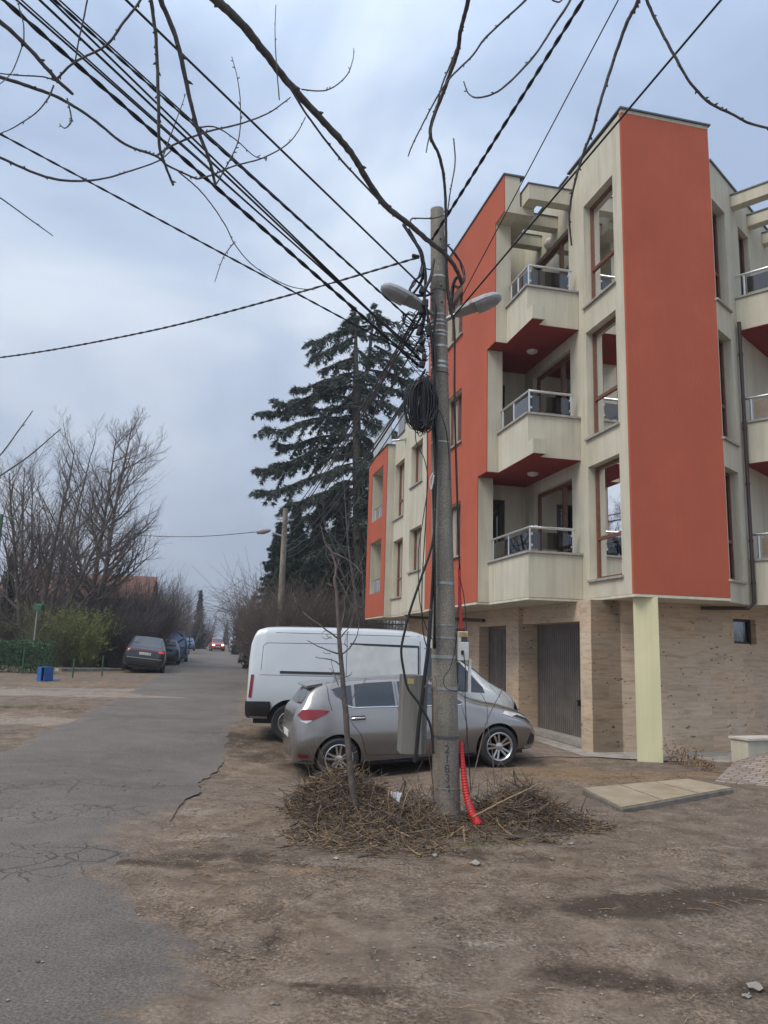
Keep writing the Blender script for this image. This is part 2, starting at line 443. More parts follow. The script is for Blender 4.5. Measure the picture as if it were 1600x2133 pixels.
# --- the three corner balconies
def railing(mb, path, z0, h=.49):
    mb.tube([Vector((p[0], p[1], z0+h)) for p in path], .027, 8)
    return mb
for k in range(3):
    z0 = FL[k]+(0.0 if k == 0 else -.015); z1 = [3.64, 6.42, 9.14][k]; ue = U0[k]
    b = MB()
    b.box(-1.145, -.004, 1.83, 1.95, z0, z1); b.box(-1.145, -1.03, 1.952, ue-.002, z0, z1)
    b.box(-1.03, -.004, 1.952, 4.55, z0+.012, z0+.14)
    if k: b.box(-1.147, -.88, 1.56, 1.83, z0+.1-.1, z0+.29)
    bal = b.build('balcony', M['cream'], BLD)
    s = MB()
    if k:
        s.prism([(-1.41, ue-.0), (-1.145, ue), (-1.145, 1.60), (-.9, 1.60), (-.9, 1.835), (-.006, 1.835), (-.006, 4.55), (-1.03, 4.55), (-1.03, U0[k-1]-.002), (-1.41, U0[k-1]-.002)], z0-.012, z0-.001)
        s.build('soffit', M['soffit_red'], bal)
        l = MB(); l.lathe([(.0, -.07), (.06, -.065), (.11, -.04), (.125, 0)], 20, Matrix.Translation((-.45, 3.15, z0-.013))); l.build('ceiling_lamp', M['lampglass'], bal, 40)
    c = MB(); c.box(-1.185, -.006, 1.79, 1.99, z1+.002, z1+.045); c.box(-1.185, -.99, 1.992, ue-.003, z1+.002, z1+.045)
    c.build('ledge', M['ledge'], bal)
    zt = z1+.045
    r = MB(); rx, ry = -1.08, 1.895
    r.tube([(-.11, ry, zt+.47), (rx, ry, zt+.47), (rx, ue-.02, zt+.47)], .028, 10)
    for p in ((rx, ry), (-.17, ry), (rx, ry+(ue-ry)*.52), (rx, ue-.12)): r.tube([(p[0], p[1], zt), (p[0], p[1], zt+.45)], .021, 8)
    for p in ((rx+.03, ry), (-.2, ry)):
        for z in (.12, .34): r.box(p[0]-.02, p[0]+.02, ry-.02, ry+.02, zt+z-.02, zt+z+.02)
    rl = r.build('railing', M['steel'], bal, 40)
    g = MB(); g.box(rx+.05, -.22, ry-.006, ry+.006, zt+.05, zt+.38)
    m_ = ry+(ue-ry)*.52
    g.box(rx-.006, rx+.006, ry+.05, m_-.05, zt+.05, zt+.38); g.box(rx-.006, rx+.006, m_+.05, ue-.17, zt+.05, zt+.38)
    g.build('glass_panel', M['railglass'], bal)
b = MB(); b.lathe([(.0, -.09), (.08, -.08), (.13, -.03), (.14, 0)], 20, Matrix.Translation((-.006, 3.2, 11.0)) @ Matrix.Rotation(-pi/2, 4, 'Y') @ Matrix.Scale(-1, 4, (0, 0, 1))); b.build('wall_lamp', M['lampglass'], BLD, 40)

# --- right hand wall, its windows, balconies, pergola and downpipe
RH = [(.0, .72, 3.13, 5.2), (.0, .72, 5.75, 7.86), (.0, .72, 8.47, 10.56)]
wall('right_wall', RW(), .0, 6.0, 2.72, 11.35, [(.03, *h[1:]) for h in RH]+[(1.45, 2.08, 8.5, 10.6)], .3, M['cream'])
for h in RH: window(RW(), .03, .72, h[2], h[3], .16, bars=[h[2]+.75], sill=True)
window(RW(), 1.45, 2.08, 8.5, 10.6, .1, name='balcony_door', sill=False)
b = MB()
P = [RW()(a, z, d) for d in (-.03, .34) for z in (11.352, 11.39) for a in (.0, 6)]
b.add(P, [(0, 1, 3, 2), (4, 6, 7, 5), (0, 4, 5, 1), (2, 3, 7, 6), (0, 2, 6, 4), (1, 5, 7, 3)]); b.build('parapet_cap', M['cap'], BLD)
def rbox(mb, a0, a1, n0, n1, z0, z1):
    P = [RC+RD*a+RN*n+Vector((0, 0, z)) for z in (z0, z1) for n in (n0, n1) for a in (a0, a1)]
    mb.add(P, [(0, 2, 3, 1), (4, 5, 7, 6), (0, 1, 5, 4), (2, 6, 7, 3), (0, 4, 6, 2), (1, 3, 7, 5)])
for (z0, z1) in ((2.73, 3.55), (5.44, 6.24), (8.16, 8.83)):
    b = MB(); rbox(b, 1.08, 1.2, .003, 1.6, z0, z1); rbox(b, 1.2, 4, 1.48, 1.6, z0, z1); rbox(b, 1.2, 4, .003, 1.48, z0+.012, z0+.14)
    bal = b.build('balcony', M['cream'], BLD)
    if z0 > 3:
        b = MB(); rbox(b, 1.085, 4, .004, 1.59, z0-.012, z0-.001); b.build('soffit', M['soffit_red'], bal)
    b = MB(); rbox(b, 1.05, 1.24, .005, 1.64, z1+.002, z1+.04); b.build('ledge', M['ledge'], bal)
    b = MB(); zt = z1+.04
    q = lambda a, n, z: RC+RD*a+RN*n+Vector((0, 0, z))
    b.tube([q(1.14, .02, zt+.47), q(1.14, 1.54, zt+.47), q(3.9, 1.54, zt+.47)], .028, 10)
    for n in (.16, .85, 1.54): b.tube([q(1.14, n, zt), q(1.14, n, zt+.45)], .021, 8)
    b.build('railing', M['steel'], bal, 40)
    for n0, n1 in ((.22, .80), (.9, 1.49)):
        b = MB(); rbox(b, 1.134, 1.146, n0, n1, zt+.06, zt+.39)
        b.build('glass_panel', M['bronze'] if z0 < 8 else M['railglass'], bal)
b = MB()
for a in (1.08, 2.06, 3.02): rbox(b, a, a+.22, .004, 1.6, 10.86, 11.1)
rbox(b, 1.08, 4.5, 1.602, 1.9, 10.9, 11.2); b.build('pergola', M['cream'], BLD)
b = MB()
for a in (1.08, 2.06, 3.02): rbox(b, a-.02, a+.24, .004, 1.599, 11.102, 11.13)
b.build('pergola_cap', M['cap'], BLD)
b = MB(); q = lambda a, n, z: RC+RD*a+RN*n+Vector((0, 0, z))
b.tube([q(1.0, .07, 8.3), q(1.0, .07, 2.76), q(.9, .0, 2.66), Vector((2.0, 1.0, 2.66))], .037, 10)
for z in (7.6, 6.1, 5.0, 3.9, 3.1): b.tube([q(1.0, .07, z), q(1.0, .07, z+.05)], .047, 10)
b.build('drainpipe', M['pipe'], BLD, 40)

# --- underside of the upper floors
b = MB()
rr = RC+RD*5.5
b.prism([(0.003, .003), (1.897, .003), (rr.x, rr.y), (6, 15.6), (-1.15, 15.6), (-1.41, 15.6), (-1.41, 12.76), (-1.14, 12.76), (-1.14, 10.7), (-1.34, 10.7), (-1.34, 8.0), (-1.41, 8.0), (-1.41, 3.96), (-1.14, 3.96), (-1.14, 1.84), (.003, 1.84)], 2.74, 2.787)
b.build('underside', pm('underside_plaster', (.6, .56, .45), .9), BLD)

# --- ground floor: travertine, garages, column
G1 = (1.55, 4.47, -.3, 2.80); 
wall('travertine_wall', LEFT(-.23), 1.12, 1.55, -.4, 2.738, [], .60, M['trav'])
wall('travertine_wall', LEFT(-.23), 4.47, 14.0, -.4, 2.738, [(5.2, 7.0, -.4, 2.35), (8.1, 10.0, -.4, 2.35)], .60, M['trav'])
b = MB(); b.box(-.13, .22, 1.55, 4.468, 2.36, 2.737); b.build('lintel', M['trav'], BLD)
wall('travertine_wall', FRONT(1.12), -.226, 2.62, -.4, 2.738, [], .25, M['trav'])
p0 = Vector((2.622, 1.12, 0))
AW = radians(76)
def AWF(a, z, d): return (p0.x+sin(AW)*a-cos(AW)*(-d), p0.y+cos(AW)*a+sin(AW)*d, z) if False else (p0.x+sin(AW)*a-cos(AW)*d, p0.y+cos(AW)*a+sin(AW)*d, z)
wall('travertine_wall', AWF, 0, 6, -.4, 2.738, [(.2, .85, 2.02, 2.5)], .25, M['trav'])
window(AWF, .2, .85, 2.02, 2.5, .12, mat='darkframe', sill=False, fw=.05)
M['gdoor'] = pm('garage_door_paint', (.19, .165, .15), .5, .2, .2, 3)
for (a0, a1, zt, wd) in ((1.56, 4.46, 2.355, .23), (5.22, 6.98, 2.345, .03), (8.12, 9.98, 2.345, .03)):
    mb = MB(); n = int((a1-a0)/.092)
    prev = None
    for i in range(n):
        x0 = a0+.05+(a1-a0-.1)*i/n; st = (a1-a0-.1)/n
        for (xa, da, xb, db) in ((0, .055, .12, 0), (.12, 0, .62, 0), (.62, 0, .74, .055), (.74, .055, 1, .055)):
            mb.quad((wd+da, x0+st*xa, -.2), (wd+da, x0+st*xa, zt-.06), (wd+db, x0+st*xb, zt-.06), (wd+db, x0+st*xb, -.2))
    mb.box(wd-.01, wd+.05, a0, a0+.05, -.2, zt); mb.box(wd-.01, wd+.05, a1-.05, a1, -.2, zt); mb.box(wd-.01, wd+.05, a0+.05, a1-.05, zt-.06, zt)
    gd = mb.build('garage_door', M['gdoor'], BLD)
    h = MB(); h.box(wd-.05, wd-.002, (a0+a1)/2-.02-.55, (a0+a1)/2+.03-.55, .72, .84); h.box(wd-.07, wd-.05, (a0+a1)/2-.07-.55, (a0+a1)/2+.03-.55, .80, .83); h.build('handle', M['black'], gd)
    if a0 < 2:
        b = MB(); b.box(wd-.3, wd+.4, a0, a1, -.2, .115); b.build('threshold', M['ledge'], BLD)
b = MB(); b.box(-.205, .205, -.15, .15, -.3, 2.739, T=Matrix.Translation((.33, .20, 0)) @ Matrix.Rotation(-radians(31), 4, 'Z')); b.build('column', M['pillar'], BLD)

# --- lower wing further back
lw = [(8.68, 9.92, 3.95, 5.2), (8.68, 9.92, 6.48, 7.72)]
wall('wing_wall', LEFT(-1.35), 8.003, 10.7, 2.79, 8.7, lw, .3, M['cream'])
for h in lw: window(LEFT(-1.35), *h, .15, vbars=[9.2], curtain=(9.2, 9.85))
lw2 = [(11.45, 12.7, 3.36, 5.22), (11.45, 12.7, 5.94, 7.8)]
wall('wing_wall', LEFT(-1.15), 10.702, 12.755, 2.79, 8.7, lw2, .3, M['cream'])
for h in lw2: window(LEFT(-1.15), *h, .16, bars=[h[2]+.62], vbars=[12.1])
lo = [(13.32, 15.07, 3.6, 5.42), (13.32, 15.07, 6.17, 7.96)]
wall('loggia_wall', LEFT(-1.42), 12.76, 15.65, 2.79, 8.52, lo, .02, M['red'], label='red wall framing two loggias')
wall('loggia_wall', LEFT(-1.398), 12.76, 15.65, 2.79, 8.52, lo, .26, M['cream'])
for h in lo:
    mb = MB()
    mb.quad((-1.14, 13.32, h[2]), (-.3, 13.32, h[2]), (-.3, 13.32, h[3]), (-1.14, 13.32, h[3]))
    mb.quad((-1.14, 15.07, h[2]), (-1.14, 15.07, h[3]), (-.3, 15.07, h[3]), (-.3, 15.07, h[2]))
    mb.quad((-1.14, 13.32, h[2]), (-1.14, 15.07, h[2]), (-.3, 15.07, h[2]), (-.3, 13.32, h[2]))
    mb.quad((-1.14, 13.32, h[3]), (-.3, 13.32, h[3]), (-.3, 15.07, h[3]), (-1.14, 15.07, h[3]))
    mb.build('loggia', M['cream'], BLD)
    window(LEFT(-.3), 13.32, 15.07, h[2], h[3], .0, vbars=[14.2], name='balcony_door', sill=False)
    r = MB(); r.tube([(-1.3, 13.35, h[2]+.5), (-1.3, 15.04, h[2]+.5)], .025, 8)
    for y in (13.5, 14.2, 14.9): r.tube([(-1.3, y, h[2]+.02), (-1.3, y, h[2]+.5)], .02, 6)
    for y in (13.6, 14.3): r.box(-1.305, -1.295, y, y+.55, h[2]+.06, h[2]+.42)
    r.build('railing', M['steel'], BLD, 40)
b = MB(); b.box(-1.45, -1.0, 12.72, 15.68, 8.522, 8.56); b.box(-1.38, -1.0, 8.003, 10.72, 8.702, 8.74); b.box(-1.18, -1.0, 10.722, 12.718, 8.702, 8.74)
b.build('parapet_cap', M['cap'], BLD)
b = MB(); b.box(-1.0, 6, 8.003, 15.6, 8.3, 8.45); b.build('wing_roof', M['ledge'], BLD)
b = MB()
for p0_, p1_ in (((-1.2, 8.1), (-1.2, 10.6)), ((-1.05, 10.8), (-1.05, 12.8)), ((-1.28, 12.9), (-1.28, 15.5))):
    b.tube([(p0_[0], p0_[1], 9.5), (p1_[0], p1_[1], 9.5)], .025, 8)
    n = 3
    for i in range(n+1):
        y = p0_[1]+(p1_[1]-p0_[1])*i/n; b.tube([(p0_[0], y, 8.5), (p0_[0], y, 9.5)], .022, 6)
rl = b.build('terrace_railing', M['steel'], BLD, 40)
M['frost'] = pm('frosted_panel', (.5, .54, .58), .25)
for q_ in ((-1.206, -1.194, 8.2, 10.5, 8.8, 9.42), (-1.056, -1.044, 10.9, 11.5, 8.8, 9.42), (-1.29, -1.27, 12.95, 15.45, 8.62, 9.42)):
    b = MB(); b.box(*q_); b.build('glass_panel', M['frost'], rl)
b = MB(); b.box(-1.1, -.6, 11.9, 12.6, 8.76, 9.35); b.build('air_conditioner', pm('ac_grey', (.25, .26, .27), .5), BLD, bevel=.02)
b = MB(); b.box(-1.37, -1.36, 10.55, 10.65, 8.08, 8.2); b.tube([(-1.4, 10.6, 8.15), (-1.55, 10.6, 8.12), (-1.75, 10.75, 8.12)], .035, 8); b.build('security_camera', M['galv'], BLD)
b = MB(); b.tube([(-1.20, 10.82, 8.0), (-1.20, 10.82, 2.76), (-1.1, 10.6, 2.68), (-.3, 6.5, 2.5)], .045, 8); b.build('drainpipe', M['pipe'], BLD, 40)

# --- inner floors and partitions (dark rooms behind the glass)
b = MB()
for f in (2.79, 5.58, 8.36):
    b.prism([(.302, .31), (1.75, .31), (5.0, 2.5), (5.0, 4.5), (.302, 4.5)], f, f+.03)
    b.box(-1.03, 3.4, 4.77, 8.0, f+.0, f+.03)
    if f < 8: b.box(-1.0, 2.5, 8.01, 15.6, f, f+.03)
for f in (5.3, 8.1, 11.2): b.prism([(.302, .31), (1.75, .31), (5.0, 2.5), (5.0, 4.5), (.302, 4.5)], f, f+.05); b.box(-1.03, 3.4, 4.77, 8.0, f, f+.05)
b.box(3.4, 3.5, 1.75, 15.6, 2.8, 11.3); b.box(.302, 3.4, 2.0, 2.1, 2.83, 11.2); b.box(.302, 3.4, 4.5, 4.6, 2.83, 11.2)
b.box(-1.03, 3.4, 7.9, 7.998, 2.8, 11.9); b.box(-1.0, 3.4, 15.5, 15.6, 2.8, 8.3); b.box(1.5, 1.6, 8.1, 15.5, 2.8, 8.3); b.box(-.8, 1.5, 10.0, 10.1, 2.8, 8.3)
b.box(-1.0, 3.4, .32, 7.9, 11.45, 11.55) if False else None
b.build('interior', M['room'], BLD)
b = MB(); rr = RC+RD*5.4
b.prism([(.302, .31), (1.7, .31), (rr.x-.6, rr.y), (4, 7.9), (.302, 7.9)], 11.56, 11.68); b.build('roof_slab', M['ledge'], BLD)
b = MB(); b.box(-1.03, .0, 4.77, 7.9, 11.56, 11.68); b.build('roof_slab', M['ledge'], BLD)
# ------------------------------------------------------------------ ground sheet, road, paving
POLE = Vector((0.735, 8.36, 0))
MOUNDS = [(-.36, 8.3, .70, .52, .29), (.25, 8.0, .6, .4, .10), (1.5, 8.35, .62, .48, .18), (-15.5, 25.5, 5, .8, .22), (-7.0, 24.0, 2.2, .5, .10)]
_rr = [(392, 1362), (375, 1369), (345, 1404), (300, 1437), (230, 1476), (150, 1516), (60, 1553), (0, 1577)]
_rl = [(514, 1363), (506, 1400), (498, 1450), (484, 1490), (458, 1540), (432, 1575), (402, 1610), (372, 1650), (338, 1688), (270, 1735), (210, 1790)]
EL = sorted([(p.y, p.x) for p in (gpt(*q) for q in _rr)]); ER = sorted([(p.y, p.x) for p in (gpt(*q) for q in _rl)])
pa, pb = at(440, 1347, 120), at(494, 1349, 120)
EL.append((120, pa.x)); ER.append((120, pb.x)); EL.append((190, pa.x-16)); ER.append((190, pb.x-13))
EL = [(-12, -9.5), (2, -8.6)] + [e for e in EL if e[0] > 8]
ER = [(-12, -.3), (2.0, -.25), (3.2, -.45), (4.3, -.8), (5.6, -1.75)] + [e for e in ER if e[0] > 6]
def lin(tab, t):
    if t <= tab[0][0]: return tab[0][1]
    for i in range(len(tab)-1):
        if t <= tab[i+1][0]:
            k = (t-tab[i][0])/(tab[i+1][0]-tab[i][0]); return tab[i][1]*(1-k)+tab[i+1][1]*k
    return tab[-1][1]
def road_in(x, y):
    return min(x-lin(EL, y), lin(ER, y)-x)
def zg(x, y):
    z = zbase(x, y)
    for (mx, my, rx, ry, h) in MOUNDS:
        d = ((x-mx)/rx)**2+((y-my)/ry)**2
        if d < 4: z += h*math.exp(-d*1.6)
    if y < 60:
        k = sstep(0.05, -.5, road_in(x, y))
        q = sstep(1.0, 2.5, y) if y < 30 else 1
        z += k*(.035*noise.noise((x*.55, y*.55, 1.3)) + .018*noise.noise((x*2.1, y*2.1, 4)) + .007*noise.noise((x*6, y*6, 9)))
    q_ = Matrix.Rotation(-TH, 4, 'Z') @ Vector((x-BP.x, y-BP.y, 0))
    if -3.4 < q_.x < 3.4 and .4 < q_.y < 9.2: z = zbase(x, y)-.004
    if road_in(x, y) > .05 and y > 14: z -= .05
    elif road_in(x, y) > .05: z -= .015
    return z
def grow(a, b, step, lim, f=1.13):
    out = []; t = a
    while t < b: out.append(t); t += step
    s = step
    while t < lim: out.append(t); s *= f; t += s
    out.append(lim); return out
xs = [-v for v in reversed(grow(.0, 4.5, .075, 500))][:-1] + grow(0.0, 6.5, .075, 500)
ys = [-v for v in reversed(grow(0, .1, .5, 60, 1.3))][:-1] + grow(0.0, 2.0, .2, 2.01)[:-1] + grow(2.01, 14, .075, 40, 1.05)[:-1] + grow(40, 120, 3.0, 900, 1.2)
gm = MB(); nx, ny = len(xs), len(ys)
gm.v = [(x, y, zg(x, y)) for y in ys for x in xs]
gm.f = [(j*nx+i, j*nx+i+1, (j+1)*nx+i+1, (j+1)*nx+i) for j in range(ny-1) for i in range(nx-1)]
gm.m = [0]*len(gm.f)
# stains and dust of the dirt, kept as soft masks at their places on the ground
def blobs(lst):
    out = []
    for (px, py, rx, ry, ang, s) in lst:
        p = gpt(px, py); out.append((p.x, p.y, rx, ry, cos(radians(ang)), sin(radians(ang)), s))
    return out
WET = blobs([(1250, 1890, 1.0, .28, 12, .9), (1480, 1870, .9, .30, 14, .95), (1560, 1810, .8, .2, 14, .6), (1180, 1830, .5, .25, 20, .5), (1230, 2030, .55, .22, -8, .8), (1400, 2060, .5, .15, -10, .5), (1590, 2060, .25, .2, 0, .8),
             (560, 1960, .12, .35, 0, .8), (480, 1790, .9, .3, -10, .75), (300, 1800, .7, .12, -8, .8), (560, 1720, .8, .4, 0, .5), (760, 2070, .35, .10, 5, .9), (620, 2055, .3, .06, -10, .9), (1120, 1790, .5, .2, 0, .4),
             (470, 1530, 1.2, 1.0, 0, .8), (740, 1700, .6, .5, 0, .95), (1110, 1700, .5, .4, 0, .9), (930, 1740, .6, .25, 0, .6), (640, 1590, 1.3, .5, 0, .55), (860, 1600, 1.5, .5, 0, .5), (560, 1560, 1.6, 1.0, 0, .6), (700, 1640, 1.6, .5, 0, .35), (60, 1530, 3, 1.0, 0, .4), (250, 1440, 3, 1.2, 20, .35), (800, 1780, 1.2, .3, 0, .5), (1000, 1770, .8, .25, 0, .5)])
PALE = [q[:6]+(q[6]*.72,) for q in blobs([(1000, 1960, 1.1, .3, 8, .7), (760, 1880, .9, .3, 0, .6), (1060, 1850, .6, .25, 10, .7), (400, 1690, .45, .5, 40, .8), (1480, 1770, .9, .12, 14, .9), (1000, 2060, .9, .3, 0, .5), (520, 2080, .5, .15, 0, .5), (420, 1745, .6, .2, 30, .7), (1270, 1720, .8, .3, 0, .5),
              (100, 1445, 7, 1.1, 4, 2.2), (250, 1437, 5, .8, 8, 1.6), (60, 1500, 5, 1.2, 0, .9), (560, 1620, .9, .5, 0, .5), (640, 1600, 1.2, .4, 0, .4), (30, 1500, 4, .8, 0, .5), (1500, 1960, .6, .2, 0, .4), (860, 2110, .5, .15, 0, .3)])]
STRAW = blobs([(650, 1815, .6, .15, 0, .9), (900, 1800, .6, .15, 0, .6), (1260, 1618, 1.3, .45, 0, 1.9), (1130, 1600, 1.0, .4, 0, 1.2), (1420, 1612, 1.0, .25, 0, 1.4), (500, 1830, .4, .15, 0, .6), (450, 1900, .25, .3, 0, .4), (1250, 1660, .8, .3, 0, .7), (100, 1425, 6, 1.2, 0, .8), (450, 2050, .3, .3, 0, .4), (1200, 1580, 1.5, .5, 0, .7), (300, 1425, 3, 1, 0, .5)])
MOSS = blobs([(1380, 1670, .5, .07, 12, 1.0), (1110, 1615, .35, .12, 0, .9), (1265, 1590, .4, .1, -20, .8), (880, 1760, .2, .12, 0, .6), (1000, 1760, .3, .12, 0, .7), (60, 1475, 1.5, .5, 0, .8), (1490, 1650, .3, .1, 0, .7)])
def mask(bl, x, y):
    v = 0
    for (bx, by, rx, ry, c, s_, st) in bl:
        dx, dy = x-bx, y-by
        a = (dx*c+dy*s_)/rx; b_ = (-dx*s_+dy*c)/ry; d = a*a+b_*b_
        if d < 5: v += st*math.exp(-d*1.1)
    return min(1, v)
gob = gm.build('ground', [], None, smooth=180)
struct(gob)
for nm, bl in (('wet', WET), ('pale', PALE), ('straw', STRAW), ('moss', MOSS)):
    at_ = gob.data.attributes.new(nm, 'FLOAT', 'POINT')
    at_.data.foreach_set('value', [mask(bl, p[0], p[1]) if p[1] < 45 and abs(p[0]) < 40 else 0.0 for p in gm.v])
def dirt_color(t, v):
    def A(n):
        a = t.node('ShaderNodeAttribute', attribute_name=n); return a.outputs['Fac']
    big = t.noise(v, .55, 6, .6); mid = t.noise(v, 3.0, 6, .65, .4); fine = t.noise(v, 38, 4, .7); vf = t.noise(v, 130, 3, .7)
    c = t.ramp(mid, [(.3, (.102, .072, .050)), (.5, (.185, .138, .100)), (.7, (.265, .207, .156))])
    c = t.mix(t.ramp(big, [(.35, 0.0), (.65, .55)]), c, (.125, .106, .090))
    def m(nm, lo, hi, col, c):
        f = t.math('ADD', A(nm), t.math('MULTIPLY', t.math('SUBTRACT', t.noise(v, 2.6, 8, .72, .5), .5), 2.0))
        return t.mix(t.ramp(f, [(lo+.16, 0.0), (hi-.05, .85)]), c, col)
    c = m('pale', .25, .85, (.26, .222, .182), c)
    c = m('straw', .3, .95, (.225, .155, .092), c)
    c = m('wet', .25, .9, (.055, .039, .028), c)
    c = m('moss', .35, .9, (.075, .085, .03), c)
    rough_ = t.ramp(t.noise(v, 1.1, 7, .7, .6), [(.40, .22), (.62, 1.0)])
    c = t.mix(rough_, c, t.mix(1.0, c, t.ramp(fine, [(.36, (.42, .41, .40)), (.5, (1, 1, 1)), (.64, (1.75, 1.68, 1.6))]), 'MULTIPLY'))
    c = t.mix(t.math('MULTIPLY', rough_, .8), c, t.mix(1.0, c, t.ramp(vf, [(.36, (.6, .6, .6)), (.64, (1.42, 1.4, 1.38))]), 'MULTIPLY'))
    blot = t.noise(v, 1.7, 9, .75, 1.2)
    c = t.mix(t.ramp(blot, [(.52, 0.0), (.66, .62)]), c, (.070, .053, .041))
    c = t.mix(t.ramp(t.noise(v, 2.3, 8, .72, .8), [(.56, 0.0), (.70, .55)]), c, (.25, .205, .165))
    st = t.node('ShaderNodeTexVoronoi'); t.l.new(v, st.inputs['Vector']); st.inputs['Scale'].default_value = 26
    sg = t.math('MULTIPLY', t.math('LESS_THAN', st.outputs['Distance'], .26), t.math('GREATER_THAN', t.noise(v, 2.0, 5, .7), .53))
    c = t.mix(t.math('MULTIPLY', sg, .7), c, t.ramp(t.math('FRACT', t.math('MULTIPLY', st.outputs['Distance'], 37.0)), [(0, (.09, .08, .07)), (1, (.30, .265, .225))]) if False else t.mix(t.node('ShaderNodeSeparateColor', i_0=st.outputs['Color']).outputs[0], (.085, .075, .065), (.30, .265, .225)))
    return c, t.math('ADD', t.math('MULTIPLY', fine, .7), t.math('ADD', t.math('MULTIPLY', vf, .4), mid))
def dirt():
    m, t, b = newmat('dirt'); v = t.coords()
    c, h = dirt_color(t, v)
    t.l.new(c, b.inputs['Base Color']); b.inputs['Roughness'].default_value = .95; b.inputs['Specular IOR Level'].default_value = .15
    t.l.new(t.bump(h, .7, .02), b.inputs['Normal'])
    return m
gob.data.materials.append(dirt())

# road
rm = MB(); edge = []
rys = grow(-12, 2, 1.0, 2.01)[:-1]+grow(2.01, 15, .09, 175, 1.035); nu = 70
for y in rys:
    l, r = lin(EL, y), lin(ER, y)
    sc = min(1, 9/max(4, y))*1.0
    l += .30*noise.noise((y*.35, 3, 0))+.12*noise.noise((y*1.7, 7, 0)) - .35
    lq = sstep(7.4, 8.6, y)*sstep(16, 14, y); j = .22*noise.noise((y*.5, 13, 0))+.16*noise.noise((y*1.9, 17, 0))*(1-.5*lq)+.06*noise.noise((y*6, 21, 0))*(1-.6*lq)
    r += j+.25
    for i in range(nu+1):
        u = i/nu; u = u-.10*sin(2*pi*u)/pi*1.0
        x = l+(r-l)*u
        d = min(x-l, r-x)
        lip = sstep(7.6, 8.6, y)*sstep(15.5, 14, y)*(1 if r-x < x-l else 0); zz = zbase(x, y)+.02*sstep(0, .5, d)*(1-lip)+.012*lip-.022*sstep(.12, 0, d)*(1-lip)+.006*noise.noise((x*1.3, y*1.3, 0))*sstep(.1, .8, d)
        if y > 18: zz = zbase(x, y)+.005
        rm.v.append((x, y, zz)); edge.append(d+.45*lip*(.55+.9*noise.noise((y*1.1, 31, 0))))
n1_ = nu+1
rm.f = [(j*n1_+i, j*n1_+i+1, (j+1)*n1_+i+1, (j+1)*n1_+i) for j in range(len(rys)-1) for i in range(nu)]; rm.m = [0]*len(rm.f)
rob = rm.build('road', [], None, smooth=180); struct(rob)
a_ = rob.data.attributes.new('edge', 'FLOAT', 'POINT'); a_.data.foreach_set('value', edge)
DUST = blobs([(330, 1720, 1.0, .5, 25, .9), (180, 1700, .5, .25, 30, .35), (270, 1830, .9, .25, -5, .7), (430, 1900, .25, .4, 0, .4), (500, 2080, .4, .4, 0, .8), (100, 1640, .8, .25, 25, .45), (250, 1760, .8, .25, 10, .55), (60, 1850, .9, .2, 0, .35), (50, 2110, 1.0, .3, 0, .5), (340, 2125, .6, .15, 0, .6)])
CRACK = blobs([(150, 1640, 2.2, .6, 20, 1.0), (30, 1700, 1.2, .5, 10, 1.0), (190, 1690, 1.0, .35, 10, .9), (120, 1780, 1.6, .4, 0, .8), (250, 1560, 1.5, .5, 10, .6), (30, 1800, 1, .4, 0, .8), (160, 1830, 1.5, .3, 0, .5)])
for nm, bl in (('dust', DUST), ('crack', CRACK)):
    a_ = rob.data.attributes.new(nm, 'FLOAT', 'POINT'); a_.data.foreach_set('value', [mask(bl, p[0], p[1]) if p[1] < 30 else 0 for p in rm.v])
